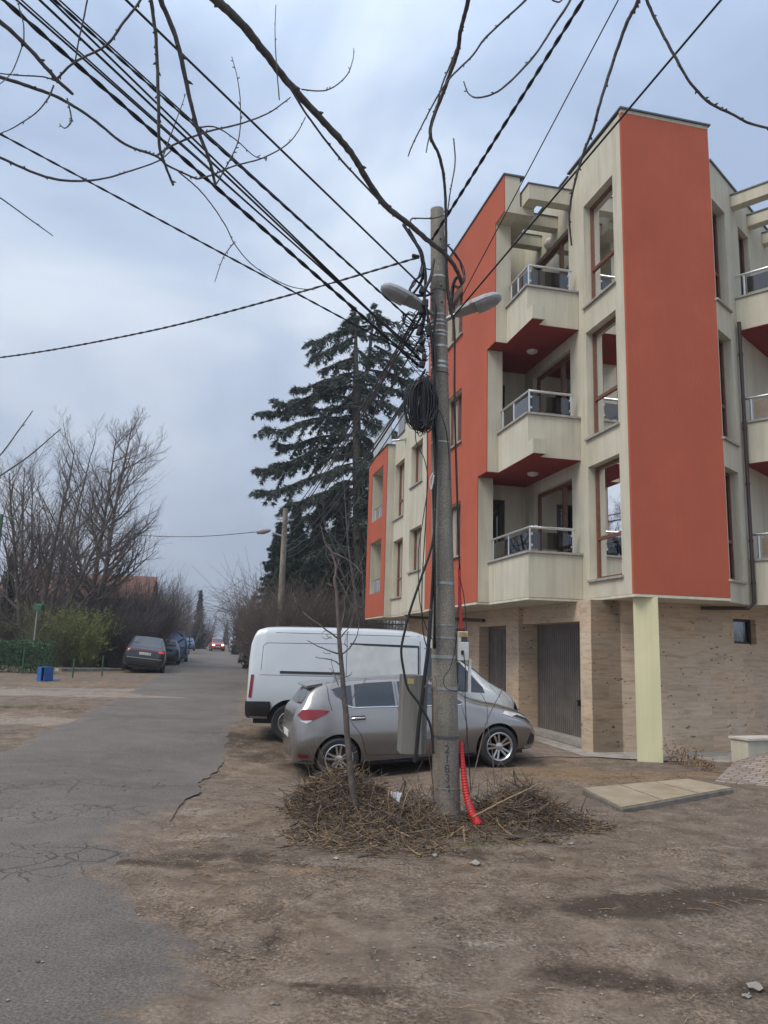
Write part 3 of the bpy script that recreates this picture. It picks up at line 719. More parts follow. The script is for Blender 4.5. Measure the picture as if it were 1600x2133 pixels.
def asphalt():
    m, t, b = newmat('asphalt'); v = t.coords()
    A = lambda n: t.node('ShaderNodeAttribute', attribute_name=n).outputs['Fac']
    big = t.noise(v, .45, 5, .6); mid = t.noise(v, 2.4, 5, .6); fine = t.noise(v, 55, 4, .75); vf = t.noise(v, 160, 2, .7)
    c = t.ramp(big, [(.3, (.096, .083, .072)), (.7, (.148, .130, .114))])
    c = t.mix(t.ramp(mid, [(.45, 0.0), (.8, .6)]), c, (.175, .155, .135))
    c = t.mix(1.0, c, t.ramp(fine, [(.36, (.6, .6, .6)), (.5, (1, 1, 1)), (.66, (1.6, 1.56, 1.5))]), 'MULTIPLY')
    c = t.mix(1.0, c, t.ramp(vf, [(.3, (.75, .75, .75)), (.7, (1.25, 1.25, 1.25))]), 'MULTIPLY')
    dv = t.node('ShaderNodeVectorMath', operation='MULTIPLY_ADD')
    nz = t.node('ShaderNodeTexNoise'); t.l.new(v, nz.inputs[0]); nz.inputs['Scale'].default_value = 3; nz.inputs['Detail'].default_value = 4
    t.l.new(nz.outputs['Color'], dv.inputs[0]); dv.inputs[1].default_value = (.35, .35, 0); t.l.new(v, dv.inputs[2])
    cr = None
    for sc, wd, gt in ((1.1, .012, 0.0), (3.6, .02, 1.0)):
        vo = t.node('ShaderNodeTexVoronoi', feature='DISTANCE_TO_EDGE'); t.l.new(dv.outputs[0], vo.inputs['Vector']); vo.inputs['Scale'].default_value = sc
        k = t.ramp(vo.outputs['Distance'], [(0, 1.0), (wd, 0.0)])
        g = t.ramp(t.math('ADD', A('crack'), t.math('MULTIPLY', t.math('SUBTRACT', mid, .5), .8)), [(.35+.12*gt, 0.0), (.6+.1*gt, 1.0)])
        k = t.math('MULTIPLY', k, g); cr = k if cr is None else t.math('MAXIMUM', cr, k)
    c = t.mix(t.math('MULTIPLY', cr, .75), c, (.035, .032, .03))
    c2, h2 = dirt_color(t, v)
    f = t.math('ADD', t.math('MULTIPLY', t.math('SUBTRACT', .42, A('edge')), 1.5), A('dust'))
    f = t.math('ADD', f, t.math('MULTIPLY', t.math('SUBTRACT', t.noise(v, 2.4, 9, .74, .4), .5), 2.4))
    c = t.mix(t.ramp(f, [(.30, 0.0), (.72, .9)]), c, c2)
    t.l.new(c, b.inputs['Base Color']); b.inputs['Roughness'].default_value = .85; b.inputs['Specular IOR Level'].default_value = .3
    t.l.new(t.bump(t.math('SUBTRACT', t.math('ADD', fine, t.math('MULTIPLY', vf, .5)), t.math('MULTIPLY', cr, 2.0)), .55, .012), b.inputs['Normal'])
    return m
rob.data.materials.append(asphalt())

# paved yard beside the garages, concrete apron along the wall
def pavers(name='pavers', c1=(.17, .125, .10), c2=(.27, .21, .175), diag=45):
    m, t, b = newmat(name)
    tc = t.node('ShaderNodeTexCoord'); mp = t.node('ShaderNodeMapping'); t.l.new(tc.outputs['Object'], mp.inputs[0]); mp.inputs['Rotation'].default_value = (0, 0, radians(diag))
    br = t.node('ShaderNodeTexBrick'); t.l.new(mp.outputs[0], br.inputs[0]); br.inputs['Scale'].default_value = 1
    br.inputs['Brick Width'].default_value = .24; br.inputs['Row Height'].default_value = .12; br.inputs['Mortar Size'].default_value = .010
    br.inputs['Color1'].default_value = (*c1, 1); br.inputs['Color2'].default_value = (*c2, 1); br.inputs['Mortar'].default_value = (.07, .055, .04, 1)
    n = t.noise(mp.outputs[0], 2.2, 6, .65); n2 = t.noise(mp.outputs[0], 40, 3)
    c = t.mix(t.ramp(n, [(.45, 0.0), (.7, .85)]), br.outputs['Color'], (.20, .145, .09))
    c = t.mix(1.0, c, t.ramp(n2, [(.3, (.75, .75, .75)), (.7, (1.25, 1.25, 1.25))]), 'MULTIPLY')
    t.l.new(c, b.inputs['Base Color']); b.inputs['Roughness'].default_value = .85
    t.l.new(t.bump(t.math('SUBTRACT', 1.0, br.outputs['Fac']), .6, .01), b.inputs['Normal']); return m
def sheet(pts, z, name, mat, cut=.25, parent=None):
    bm = bmesh.new(); vs = [bm.verts.new((p[0], p[1], 0)) for p in pts]; bm.faces.new(vs)
    for ax in (0, 1):
        lo = min(p[ax] for p in pts); hi = max(p[ax] for p in pts); k = lo+cut
        while k < hi:
            co_ = [0, 0, 0]; co_[ax] = k; no = [0, 0, 0]; no[ax] = 1
            bmesh.ops.bisect_plane(bm, geom=bm.verts[:]+bm.edges[:]+bm.faces[:], plane_co=co_, plane_no=no); k += cut
    for v_ in bm.verts: v_.co.z = z(v_.co.x, v_.co.y) if callable(z) else z
    bm.normal_update()
    for f in bm.faces:
        if f.normal.z < 0: f.normal_flip()
    me = bpy.data.meshes.new(name); bm.to_mesh(me); bm.free(); me.materials.append(mat)
    o = bpy.data.objects.new(name, me); COL.objects.link(o); return o
def bw(x, y): 
    v = Matrix.Rotation(TH, 4, 'Z') @ Vector((x, y, 0)) + BP; return (v.x, v.y)
M['pavers'] = pavers()
ry_ = random.Random(5)
yard = [bw(-.15, 1.0), bw(-.15, 9)]+[bw(-3.4+ry_.uniform(-.3, .3), y) for y in (9, 7.5, 6, 5, 4, 3.2, 2.4, 1.6)]+[bw(-2.6, .9), bw(-1.9, .75), bw(-1.2, .8), bw(-.6, .6)]
struct(sheet(yard, lambda x, y: zbase(x, y)+.006, 'pavement', M['pavers']))
M['concrete'] = pm('concrete', (.30, .28, .25), .9, 0, .3, 5, .3, 50)
struct(sheet([bw(-.62, .75), bw(-.2, .45), bw(.6, .05), bw(1.6, -.15), bw(3.0, -.5), bw(3.4, -.4), bw(3.4, 1.2), bw(-.2, 1.25), bw(-.2, 9), bw(-.55, 9)], lambda x, y: zbase(x, y)+.012, 'apron', M['concrete']))

# concrete cover slab with three checker plates
sl = [atz(1212, 1641, .07), atz(1295, 1683, .07), atz(1528, 1641, .07), atz(1432, 1622, .07)]
T0 = thing('inspection_cover', 'low concrete slab with three checker plate lids lying in front of the yellow column', 'cover', sl[1])
A0, A1, A2, A3 = [Vector((p.x, p.y, 0)) for p in sl]
zt_ = .06
b = MB(); b.prism([A1, A2, A3, A0], -.1, zt_); b.build('slab', pm('old_slab', (.17, .15, .125), .9, 0, .3, 5), T0, inv=True, bevel=.012)
def checker():
    m, t, bb = newmat('checker_plate'); v = t.coords()
    tc = t.node('ShaderNodeTexCoord'); mp = t.node('ShaderNodeMapping'); t.l.new(tc.outputs['Object'], mp.inputs[0]); mp.inputs['Rotation'].default_value = (0, 0, .6); mp.inputs['Scale'].default_value = (26, 26, 26)
    ck = t.node('ShaderNodeTexChecker'); t.l.new(mp.outputs[0], ck.inputs[0]); ck.inputs['Scale'].default_value = 1
    n = t.noise(v, 2.5, 6, .65)
    c = t.ramp(n, [(.3, (.27, .20, .12)), (.6, (.38, .31, .21)), (.8, (.44, .39, .30))])
    c = t.mix(1.0, c, t.mix(ck.outputs['Fac'], (.86, .86, .86), (1.06, 1.06, 1.06)), 'MULTIPLY')
    t.l.new(c, bb.inputs['Base Color']); bb.inputs['Roughness'].default_value = .7
    t.l.new(t.bump(ck.outputs['Fac'], .5, .006), bb.inputs['Normal']); return m
M['checker'] = checker()
for k in range(3):
    s0, s1 = k/3+.008, (k+1)/3-.008
    e = lambda s, r: (A0.lerp(A3, s)).lerp(A1.lerp(A2, s), r)
    b = MB(); b.prism([e(s0, .98), e(s1, .98), e(s1, .02), e(s0, .02)], zt_+.001, zt_+.014); b.build('lid', M['checker'], T0, inv=True)
# ramp of pavers on the right and the tiled low wall
rp = [at(1482, 1634, 11.35), at(1620, 1650, 10.9), at(1680, 1565, 12.6), at(1600, 1566, 13.1), at(1530, 1586, 13.0)]
T0 = thing('paved_ramp', 'short ramp of brown herringbone pavers rising beside the low tiled wall', 'ramp', (rp[0].x, rp[0].y, 0))
b = MB(); n = len(rp); b.add([tuple(p) for p in rp]+[(p.x, p.y, -.2) for p in rp], [tuple(range(n))]+[(i, n+i, n+(i+1) % n, (i+1) % n) for i in range(n)])
b.build('paving', pavers('ramp_pavers', (.24, .19, .16), (.36, .30, .26), 38), T0, inv=True)
w0 = at(1524, 1572, 13.7); wd_ = Vector((sin(radians(68)), cos(radians(68)), 0)); wn = Vector((wd_.y, -wd_.x, 0))
wA = Vector((w0.x, w0.y, 0)); zt2 = at(1521, 1533, 13.7).z
T0 = thing('low_wall', 'low cream wall with pale tiled top beside the paved ramp', 'wall', wA)
c4 = lambda a, n: wA+wd_*a+wn*n
b = MB(); b.prism([c4(0, .36), c4(4, .36), c4(4, 0), c4(0, 0)], -.2, zt2-.035); b.build('wall_body', M['cream'], T0, inv=True)
b = MB()
for k in range(10): b.prism([c4(-.03+k*.4, .40), c4(.365+k*.4, .40), c4(.365+k*.4, -.03), c4(-.03+k*.4, -.03)], zt2-.034, zt2)
b.build('coping', pm('coping_tile', (.55, .51, .45), .6), T0, inv=True)
# ------------------------------------------------------------------ vehicles
def pchip(xs_, ys_):
    n = len(xs_); h = [xs_[i+1]-xs_[i] for i in range(n-1)]; dl = [(ys_[i+1]-ys_[i])/h[i] for i in range(n-1)]
    m = [0]*n; m[0] = dl[0]; m[-1] = dl[-1]
    for i in range(1, n-1):
        if dl[i-1]*dl[i] > 0:
            w1 = 2*h[i]+h[i-1]; w2 = h[i]+2*h[i-1]; m[i] = (w1+w2)/(w1/dl[i-1]+w2/dl[i])
    def f(x):
        if x <= xs_[0]: return ys_[0]
        if x >= xs_[-1]: return ys_[-1]
        i = max(k for k in range(n-1) if xs_[k] <= x)
        t = (x-xs_[i])/h[i]; t2, t3 = t*t, t*t*t
        return ys_[i]*(2*t3-3*t2+1)+h[i]*m[i]*(t3-2*t2+t)+ys_[i+1]*(-2*t3+3*t2)+h[i]*m[i+1]*(t3-t2)
    return f

class Car:
    negx = 1.0
    """shell lofted through stations (x, zb, wb, zm, wm, zs, ws, zt, wt, zc):
    bottom, widest line, shoulder, roof edge (height, half width) and crown height"""
    def __init__(s, root, st, mats, nx_=90, xs_extra=()):
        s.root = root; s.mats = mats
        X = [q[0] for q in st]; fs = [pchip(X, [q[k] for q in st]) for k in range(1, 10)]
        x0, x1 = X[0], X[-1]
        gx = sorted(set([x0+(x1-x0)*(0.5-0.5*cos(pi*i/nx_)) for i in range(nx_+1)] + list(X)))
        mb = MB(); rings = []
        for x in gx:
            zb, wb, zm, wm, zs, ws, zt, wt_, zc = [f(x) for f in fs]
            P = [(0, zb), (wb*.6, zb), (wb*.93, zb+.005), (wb, zb+.05), (wm, zm), (ws, zs), (wt_, zt), (wt_*.72, zt+(zc-zt)*.62), (0, zc)]
            pts = [P[0], P[1]]
            Q = [Vector((p[0], p[1], 0)) for p in P]
            cr = []
            for i in range(2, 7):
                p0, p1, p2, p3 = Q[i-1], Q[i], Q[i+1], Q[min(i+2, 8)]
                if i in (2,): k = .15
                elif i == 5: k = .22
                else: k = .45
                for j in range(5):
                    t = j/5; t2 = t*t; t3 = t2*t
                    m1 = (p2-p0)*k; m2 = (p3-p1)*k
                    L = (p2-p1).length
                    if m1.length > L: m1 = m1*(L/m1.length)
                    if m2.length > L: m2 = m2*(L/m2.length)
                    cr.append(p1*(2*t3-3*t2+1)+m1*(t3-2*t2+t)+p2*(-2*t3+3*t2)+m2*(t3-t2))
            for i in range(4):
                t = i/4; cr.append(Vector((P[7][0]*(1-t)+0*t, 0, 0))) if False else None
            cr.append(Q[7])
            for t in (.33, .66): 
                y_ = P[7][0]*(1-t); cr.append(Vector((y_, P[8][1]-(P[8][1]-P[7][1])*(1-t)**2, 0)))
            pts += [(c.x, c.y) for c in cr] + [P[8]]
            rings.append([(y, z) for y, z in pts])
        k = len(rings[0])
        for x, rg in zip(gx, rings):
            full = [(x, -y, z) for y, z in rg] + [(x, y, z) for y, z in reversed(rg[1:-1])]
            mb.v += full
        n = len(rings[0])*2-2; s.n = n
        for i in range(len(gx)-1):
            for j in range(n):
                mb.f.append([i*n+j, (i+1)*n+j, (i+1)*n+(j+1) % n, i*n+(j+1) % n]); mb.m.append(0)
        mb.f.append(list(range(n))); mb.m.append(0)
        mb.f.append([(len(gx)-1)*n+j for j in range(n-1, -1, -1)]); mb.m.append(0)
        s.mb = mb; s.x0, s.x1 = x0, x1
        s.bvh = BVHTree.FromPolygons([Vector(p) for p in mb.v], mb.f)
    def finish(s, arches, w, name='body', smooth=42):
        "cut the wheel arches out and link the body"
        s.mb.mats = None
        o = s.mb.build(name, [s.mats['paint'], M['black']], s.root, smooth=smooth)
        cm = MB()
        for (ax, az, r) in arches:
            for sg in (-1, 1):
                T = Matrix.Translation((ax, sg*(w-.13), az)) @ Matrix.Rotation(pi/2, 4, 'X')
                cm.lathe([(0, -.17), (r, -.17), (r, .17), (0, .17)], 36, T, 1)
        cm.m = [1]*len(cm.f)
        c = cm.build('cutter', [s.mats['paint'], M['black']], s.root)
        bm = o.modifiers.new('arch', 'BOOLEAN'); bm.operation = 'DIFFERENCE'; bm.object = c; bm.solver = 'EXACT'
        dg = bpy.context.evaluated_depsgraph_get(); dg.update()
        me = bpy.data.meshes.new_from_object(o.evaluated_get(dg))
        o.modifiers.clear(); o.data = me
        me.polygons.foreach_set('use_smooth', [True]*len(me.polygons)); me.set_sharp_from_angle(angle=radians(smooth))
        bpy.data.objects.remove(c); s.body = o; return o
    def hit(s, a, b_, axis):
        if axis in 'RLT' and a < 0: a *= s.negx
        D = {'R': ((a, -3, b_), (0, 1, 0)), 'L': ((a, 3, b_), (0, -1, 0)), 'T': ((a, b_, 5), (0, 0, -1)), 'B': ((-5, a, b_), (1, 0, 0)), 'F': ((9, a, b_), (-1, 0, 0))}[axis]
        h = s.bvh.ray_cast(Vector(D[0]), Vector(D[1]))
        if h[0] is None: return None, None
        nn = h[1]
        if nn.dot(Vector(D[1])) > 0: nn = -nn
        return h[0], nn
    def patch(s, name, outline, axis, mat, off=.005, parent=None, step=.07, label=None, smooth=True):
        bm = bmesh.new(); bm.faces.new([bm.verts.new((p[0], p[1], 0)) for p in outline])
        for ax in (0, 1):
            lo = min(p[ax] for p in outline); hi = max(p[ax] for p in outline); k = lo+step
            while k < hi-1e-4:
                c_ = [0, 0, 0]; c_[ax] = k; n_ = [0, 0, 0]; n_[ax] = 1
                bmesh.ops.bisect_plane(bm, geom=bm.verts[:]+bm.edges[:]+bm.faces[:], plane_co=c_, plane_no=n_); k += step
        inn = []
        bad = []
        for v in bm.verts:
            p, nn = s.hit(v.co.x, v.co.y, axis)
            if p is None: bad.append(v); continue
            v.co = p+nn*off
        if bad: bmesh.ops.delete(bm, geom=bad, context='VERTS')
        # give the panel a thin edge
        r = bmesh.ops.extrude_face_region(bm, geom=bm.faces[:])
        D = {'R': Vector((0, 1, 0)), 'L': Vector((0, -1, 0)), 'T': Vector((0, 0, -1)), 'B': Vector((1, 0, 0)), 'F': Vector((-1, 0, 0))}[axis]
        for e in r['geom']:
            if isinstance(e, bmesh.types.BMVert): e.co += D*(off+.004)
        bmesh.ops.recalc_face_normals(bm, faces=bm.faces[:])
        me = bpy.data.meshes.new(name); bm.to_mesh(me); bm.free(); me.materials.append(mat)
        if smooth: me.polygons.foreach_set('use_smooth', [True]*len(me.polygons)); me.set_sharp_from_angle(angle=radians(50))
        o = bpy.data.objects.new(name, me); COL.objects.link(o); o.parent = parent or s.root
        if label: o['label'] = label
        return o
    def line(s, mb, path, axis, r=.005, off=0.0, sub=10):
        pts = []
        for i in range(len(path)-1):
            for k in range(sub):
                t = k/sub; pts.append((path[i][0]*(1-t)+path[i+1][0]*t, path[i][1]*(1-t)+path[i+1][1]*t))
        pts.append(path[-1]); out = []
        for a, b_ in pts:
            p, nn = s.hit(a, b_, axis)
            if p is not None: out.append(p+nn*off)
        if len(out) > 1: mb.tube(out, r, 5)

def mirror_y(o, name=None):
    me = o.data.copy(); me.transform(Matrix.Scale(-1, 4, (0, 1, 0))); me.flip_normals()
    c = bpy.data.objects.new(name or o.name.split('.')[0], me); COL.objects.link(c); c.parent = o.parent
    if 'label' in o: c['label'] = o['label']
    return c

M['tyre'] = pm('tyre_rubber', (.022, .022, .023), .8, 0, .2, 20)
M['rim'] = pm('alloy_rim', (.5, .5, .51), .25, .9, .06)
M['steelrim'] = pm('steel_rim', (.30, .28, .25), .6, .5, .3, 12)
M['chrome'] = pm('chrome', (.7, .7, .72), .12, 1, .02)
M['trim'] = pm('black_trim', (.02, .021, .023), .45)
M['redlens'] = pm('red_lens', (.21, .008, .010), .12, 0, .1, coat=.6)
M['clear'] = pm('clear_lens', (.55, .56, .57), .12, .2, .1, coat=.6)
M['plate'] = pm('plate_white', (.6, .6, .58), .5)
M['hub'] = pm('hub_dark', (.03, .03, .03), .4)
_wheels = {}
def wheel_mesh(kind, r, rr, wd):
    "tyre and rim meshes, axle along y, outside towards -y"
    key = (kind, r, rr, wd)
    if key in _wheels: return _wheels[key]
    T = Matrix.Rotation(pi/2, 4, 'X')      # z -> -y
    t = MB(); h = wd/2
    t.lathe([(rr-.01, -h), (r-.035, -h), (r-.008, -h+.03), (r, -h+.06), (r, h-.06), (r-.008, h-.03), (r-.035, h), (rr+.006, h-.004), (rr-.01, h-.012)], 40, T, cap=False)
    ri = MB()
    ri.lathe([(rr+.004, h-.002), (rr-.006, h+.004), (rr-.02, h-.006), (rr-.035, h-.04), (rr-.035, -h+.02)], 40, T, cap=False)
    d = MB(); d.lathe([(0, h-.10), (rr-.03, h-.10)], 30, T)
    if kind == 'alloy':
        for k in range(5):
            for sg in (-1, 1):
                a = 2*pi*k/5+.3
                c_, s_ = cos(a), sin(a)
                q = lambda r_, o_: (c_*r_-s_*o_, s_*r_+c_*o_)
                w0_, w1_ = .030, .016
                o0, o1 = sg*.016, sg*.040
                pts = [q(.045, o0-w0_/2), q(rr-.018, o1-w1_), q(rr-.018, o1+w1_), q(.045, o0+w0_/2)]
                vs = [(p[0], -(h-.030 if i in (0, 3) else h-.012), p[1]) for i, p in enumerate(pts)]+[(p[0], -(h-.06), p[1]) for p in pts]
                ri.add(vs, [(0, 1, 2, 3), (0, 4, 5, 1), (1, 5, 6, 2), (2, 6, 7, 3), (3, 7, 4, 0)])
        ri.lathe([(0, h-.018), (.03, h-.018), (.06, h-.03), (.06, h-.06)], 20, T, cap=False)
    elif kind == 'steel':
        ri.lathe([(0, h-.02), (.06, h-.02), (.075, h-.05), (rr*.6, h-.05), (rr*.75, h-.02), (rr*.86, h-.05), (rr-.03, h-.05)], 30, T, cap=False)
        for k in range(10):
            a = 2*pi*k/10; d.lathe([(0, h-.018), (.018, h-.018)], 10, T @ Matrix.Translation((cos(a)*rr*.72, sin(a)*rr*.72, -.001+.002)))
    else:
        ri.lathe([(0, h-.02), (rr*.3, h-.03), (rr*.8, h-.03), (rr-.03, h-.05)], 20, T, cap=False)
    def me(mb, nm, mt):
        o = mb.build(nm, mt, None, smooth=35); m_ = o.data; bpy.data.objects.remove(o); return m_
    _wheels[key] = (me(t, 'tyre', M['tyre']), me(ri, 'rim', M['rim'] if kind != 'steel' else M['steelrim']), me(d, 'brake', M['hub']))
    return _wheels[key]
def put_wheel(root, x, y, z, kind, r, rr, wd, rot=0):
    ms = wheel_mesh(kind, r, rr, wd)
    w_ = bpy.data.objects.new('wheel', None); COL.objects.link(w_); w_.parent = root; w_.location = (x, y, z); w_.empty_display_size = .1
    w_.rotation_euler = (0, 0, pi if y > 0 else 0)
    for nm, m_ in zip(('tyre', 'rim', 'brake_disc'), ms):
        o = bpy.data.objects.new(nm, m_); COL.objects.link(o); o.parent = w_; o.rotation_euler = (0, rot, 0)

def text_mesh(name, body, size, T, mat, parent, ext=.002):
    cu = bpy.data.curves.new(name, 'FONT'); cu.body = body; cu.size = size; cu.extrude = ext; cu.align_x = 'CENTER'; cu.align_y = 'CENTER'
    o = bpy.data.objects.new(name, cu); COL.objects.link(o)
    me = bpy.data.meshes.new_from_object(o.evaluated_get(bpy.context.evaluated_depsgraph_get()))
    bpy.data.objects.remove(o)
    me.transform(T); me.materials.append(mat)
    o = bpy.data.objects.new(name, me); COL.objects.link(o); o.parent = parent; return o

def paint(name, col, metal=.0, rough=.32, hi=.62):
    m, t, b = newmat(name)
    v = t.coords(); n = t.noise(v, 2.0, 5, .6); g = t.noise(v, 3.5, 6, .65)
    c = t.mix(t.ramp(n, [(.4, 0.0), (.8, .35)]), col, tuple(x*.75+.03 for x in col))
    tc = t.node('ShaderNodeTexCoord'); sp = t.node('ShaderNodeSeparateXYZ'); t.l.new(tc.outputs['Object'], sp.inputs[0])
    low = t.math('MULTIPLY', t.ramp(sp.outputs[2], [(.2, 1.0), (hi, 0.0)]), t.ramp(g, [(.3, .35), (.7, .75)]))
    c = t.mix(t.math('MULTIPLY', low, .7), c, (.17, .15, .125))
    t.l.new(c, b.inputs['Base Color']); b.inputs['Metallic'].default_value = metal
    t.l.new(t.ramp(g, [(.3, rough), (.7, rough+.05)]), b.inputs['Roughness'])
    b.inputs['Coat Weight'].default_value = .6; b.inputs['Coat Roughness'].default_value = .12
    return m

def place_car(name, label, rear_axle, front_axle, group=None, roll=0, cat='car'):
    d = front_axle-rear_axle
    yaw = atan2(d.y, d.x); pitch = -atan2(d.z, sqrt(d.x**2+d.y**2))
    return thing(name, label, cat, rear_axle, (roll, pitch, yaw), group)

# ---- the grey hatchback.  local x: rear axle 0, front axle 2.6
RZ = .31
hb = [  # x, zb, wb, zm, wm, zs, ws, zt, wt, zc
 (-.80, .42, .46, .50, .56, .62, .56, .68, .50, .69),
 (-.77, .30, .60, .52, .72, .78, .68, .86, .58, .87),
 (-.70, .26, .69, .53, .81, .95, .74, 1.04, .63, 1.06),
 (-.58, .24, .74, .56, .85, 1.03, .765, 1.14, .635, 1.17),
 (-.42, .22, .77, .59, .868, 1.055, .785, 1.30, .60, 1.35),
 (-.24, .21, .78, .61, .876, 1.06, .795, 1.38, .58, 1.43),
 (.00, .20, .79, .62, .88, 1.055, .80, 1.405, .58, 1.452),
 (.50, .19, .80, .62, .88, 1.04, .80, 1.415, .595, 1.474),
 (1.10, .18, .80, .60, .88, 1.02, .80, 1.41, .60, 1.475),
 (1.55, .18, .80, .58, .88, 1.00, .80, 1.36, .58, 1.43),
 (1.95, .18, .80, .58, .88, .975, .805, 1.20, .61, 1.27),
 (2.25, .18, .80, .59, .882, .95, .80, 1.03, .68, 1.085),
 (2.40, .18, .80, .61, .884, .925, .79, .985, .68, 1.035),
 (2.75, .19, .79, .62, .88, .86, .765, .905, .66, .95),
 (3.02, .20, .76, .60, .86, .785, .73, .82, .62, .865),
 (3.18, .20, .70, .55, .81, .71, .68, .745, .57, .78),
 (3.30, .21, .60, .46, .69, .58, .60, .63, .50, .66),
 (3.37, .23, .48, .40, .54, .46, .47, .50, .38, .52),
 (3.40, .26, .36, .38, .42, .42, .36, .44, .28, .45)]
hb = [(q[0], q[1], q[2]*.955, q[3], q[4], q[5], q[6]-.018)+q[7:] for q in hb]
ra = at(707, 1572, 12.3); fa = at(1034, 1551, 12.9); ra.z = zbase(ra.x, ra.y)+.010; fa.z = zbase(fa.x, fa.y)+.010
HB = place_car('hatchback', 'muddy grey-beige hatchback parked beside the white van behind the concrete pole', ra, fa)
sc_ = (Vector((fa.x-ra.x, fa.y-ra.y, 0)).length)/2.6
print('hatch wheelbase', sc_*2.6)
# the two axle marks belong to the right hand wheels; shift the root to the car's centre line
HB.matrix_world = HB.matrix_world @ Matrix.Translation((0, .78, 0)); HB.location = HB.matrix_world.translation
hb = [(q[0]*.86 if q[0] < 0 else q[0],)+q[1:] for q in hb]
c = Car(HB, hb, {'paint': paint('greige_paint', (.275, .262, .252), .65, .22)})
c.negx = .86
c.finish([(0, RZ, .365), (2.6, RZ, .365)], .88)
for x in (0, 2.6):
    for y in (-.79, .79): put_wheel(HB, x, y, RZ, 'alloy', .315, .218, .205, rot=.4*x)
g_ = M['carglass']
# side glass: front door, rear door, quarter light
win = [([(1.02, 1.035), (1.98, .995), (2.06, 1.02), (1.66, 1.30), (1.38, 1.375), (1.02, 1.40)], 'side_window'),
       ([(.30, 1.06), (.94, 1.04), (.94, 1.402), (.50, 1.40), (.32, 1.385)], 'side_window'),
       ([(-.05, 1.33), (.10, 1.16), (.26, 1.062), (.27, 1.38), (.08, 1.36)], 'quarter_window')]
for ol, nm in win:
    mirror_y(c.patch(nm, ol, 'R', g_, .004))
b = MB(); c.line(b, [(.16, 1.08), (.30, 1.045), (.94, 1.025), (2.02, .985)], 'R', .009, .002); o = b.build('window_trim', M['chrome'], HB, 60); mirror_y(o)
b = MB()
for pth in ([(.98, 1.02), (.97, .35)], [(2.03, .98), (2.08, .64), (2.03, .3)], [(.96, .30), (2.03, .27)], [(.16, 1.07), (.20, .86), (.36, .64), (.44, .33), (.96, .30)], [(.98, 1.04), (.98, 1.40)]):
    c.line(b, pth, 'R', .0045, .0)
o = b.build('door_seam', M['trim'], HB, 60); mirror_y(o)
b = MB(); 
for x in (.23, 1.15):
    p, nn = c.hit(x+.1, .89, 'R'); b.tube([p+Vector((-.11, 0, 0)), p+Vector((-.08, -.035, .004)), p+Vector((.08, -.035, .004)), p+Vector((.11, 0, 0))], [.014, .017, .017, .014], 8)
o = b.build('door_handle', M['chrome'], HB, 60); mirror_y(o)
for ol in ([(.22, .86), (.44, .86), (.44, .925), (.22, .925)],): mirror_y(c.patch('handle_recess', ol, 'R', M['trim'], .001))
# screens
c.patch('windscreen', [(1.52, -.50), (2.22, -.62), (2.30, 0), (2.22, .62), (1.52, .50), (1.45, 0)], 'T', g_, .004)
c.patch('rear_window', [(-.61, -.56), (-.30, -.50), (-.26, 0), (-.30, .50), (-.61, .56), (-.63, 0)], 'T', g_, .004)
b = MB()
b.add([(-.42, -.57, 1.405), (-.17, -.565, 1.435), (-.17, .565, 1.435), (-.42, .57, 1.405), (-.41, -.55, 1.37), (-.17, -.54, 1.38), (-.17, .54, 1.38), (-.41, .55, 1.37)], [(0, 1, 2, 3), (4, 7, 6, 5), (0, 4, 5, 1), (3, 2, 6, 7), (0, 3, 7, 4), (1, 5, 6, 2)])
b.build('spoiler', c.mats['paint'], HB, bevel=.012)
b = MB(); b.add([(.12, -.03, 1.45), (.30, -.03, 1.465), (.30, .03, 1.465), (.12, .03, 1.45), (.09, -.012, 1.53), (.16, -.012, 1.52), (.16, .012, 1.52), (.09, .012, 1.53)], [(0, 1, 5, 4), (1, 2, 6, 5), (2, 3, 7, 6), (3, 0, 4, 7), (4, 5, 6, 7)]); b.build('aerial', c.mats['paint'], HB)
# lamps
tl = c.patch('tail_light', [(-.69, .98), (-.60, .90), (-.42, .90), (-.18, .985), (-.13, 1.02), (-.30, 1.045), (-.60, 1.055)], 'R', M['redlens'], .012); mirror_y(tl)
tl = c.patch('tail_light_lens', [(-.66, .90), (-.55, .855), (-.44, .895), (-.52, .91)], 'R', M['clear'], .010); mirror_y(tl)
rl = c.patch('reflector', [(-.70, .36), (-.70, .42), (-.52, .39), (-.52, .345)], 'R', M['redlens'], .008); mirror_y(rl)
hl = c.patch('headlight', [(2.72, .80), (2.90, .735), (3.22, .62), (3.23, .68), (3.04, .775), (2.78, .845)], 'R', M['clear'], .008); mirror_y(hl)
hl = c.patch('headlight_bezel', [(2.88, .755), (3.19, .635), (3.16, .69), (2.98, .765)], 'R', M['trim'], .013); mirror_y(hl)
fl_ = c.patch('fog_surround', [(3.14, .30), (3.31, .30), (3.29, .42), (3.20, .48)], 'R', M['trim'], .008); mirror_y(fl_)
c.patch('grille', [(-.42, .26), (.42, .26), (.36, .42), (-.36, .42)], 'F', M['trim'], .006)
lp = c.patch('front_lip', [(3.08, .235), (3.33, .235), (3.33, .285), (3.08, .28)], 'R', M['galv'], .014); mirror_y(lp)
c.patch('number_plate', [(-.26, .62), (.26, .62), (.26, .72), (-.26, .72)], 'B', M['plate'], .006)
b = MB()
for sg in (-1, 1):
    T = Matrix.Translation((1.86, sg*.93, 1.06)) @ Matrix.Rotation(sg*.15, 4, 'Z')
    b.lathe([(0, -.075), (.05, -.065), (.075, 0), (.05, .065), (0, .075)], 14, T @ Matrix.Scale(.8, 4, (1, 0, 0)) @ Matrix.Scale(1.4, 4, (0, 1, 0)))
b.build('wing_mirror', c.mats['paint'], HB, 50)
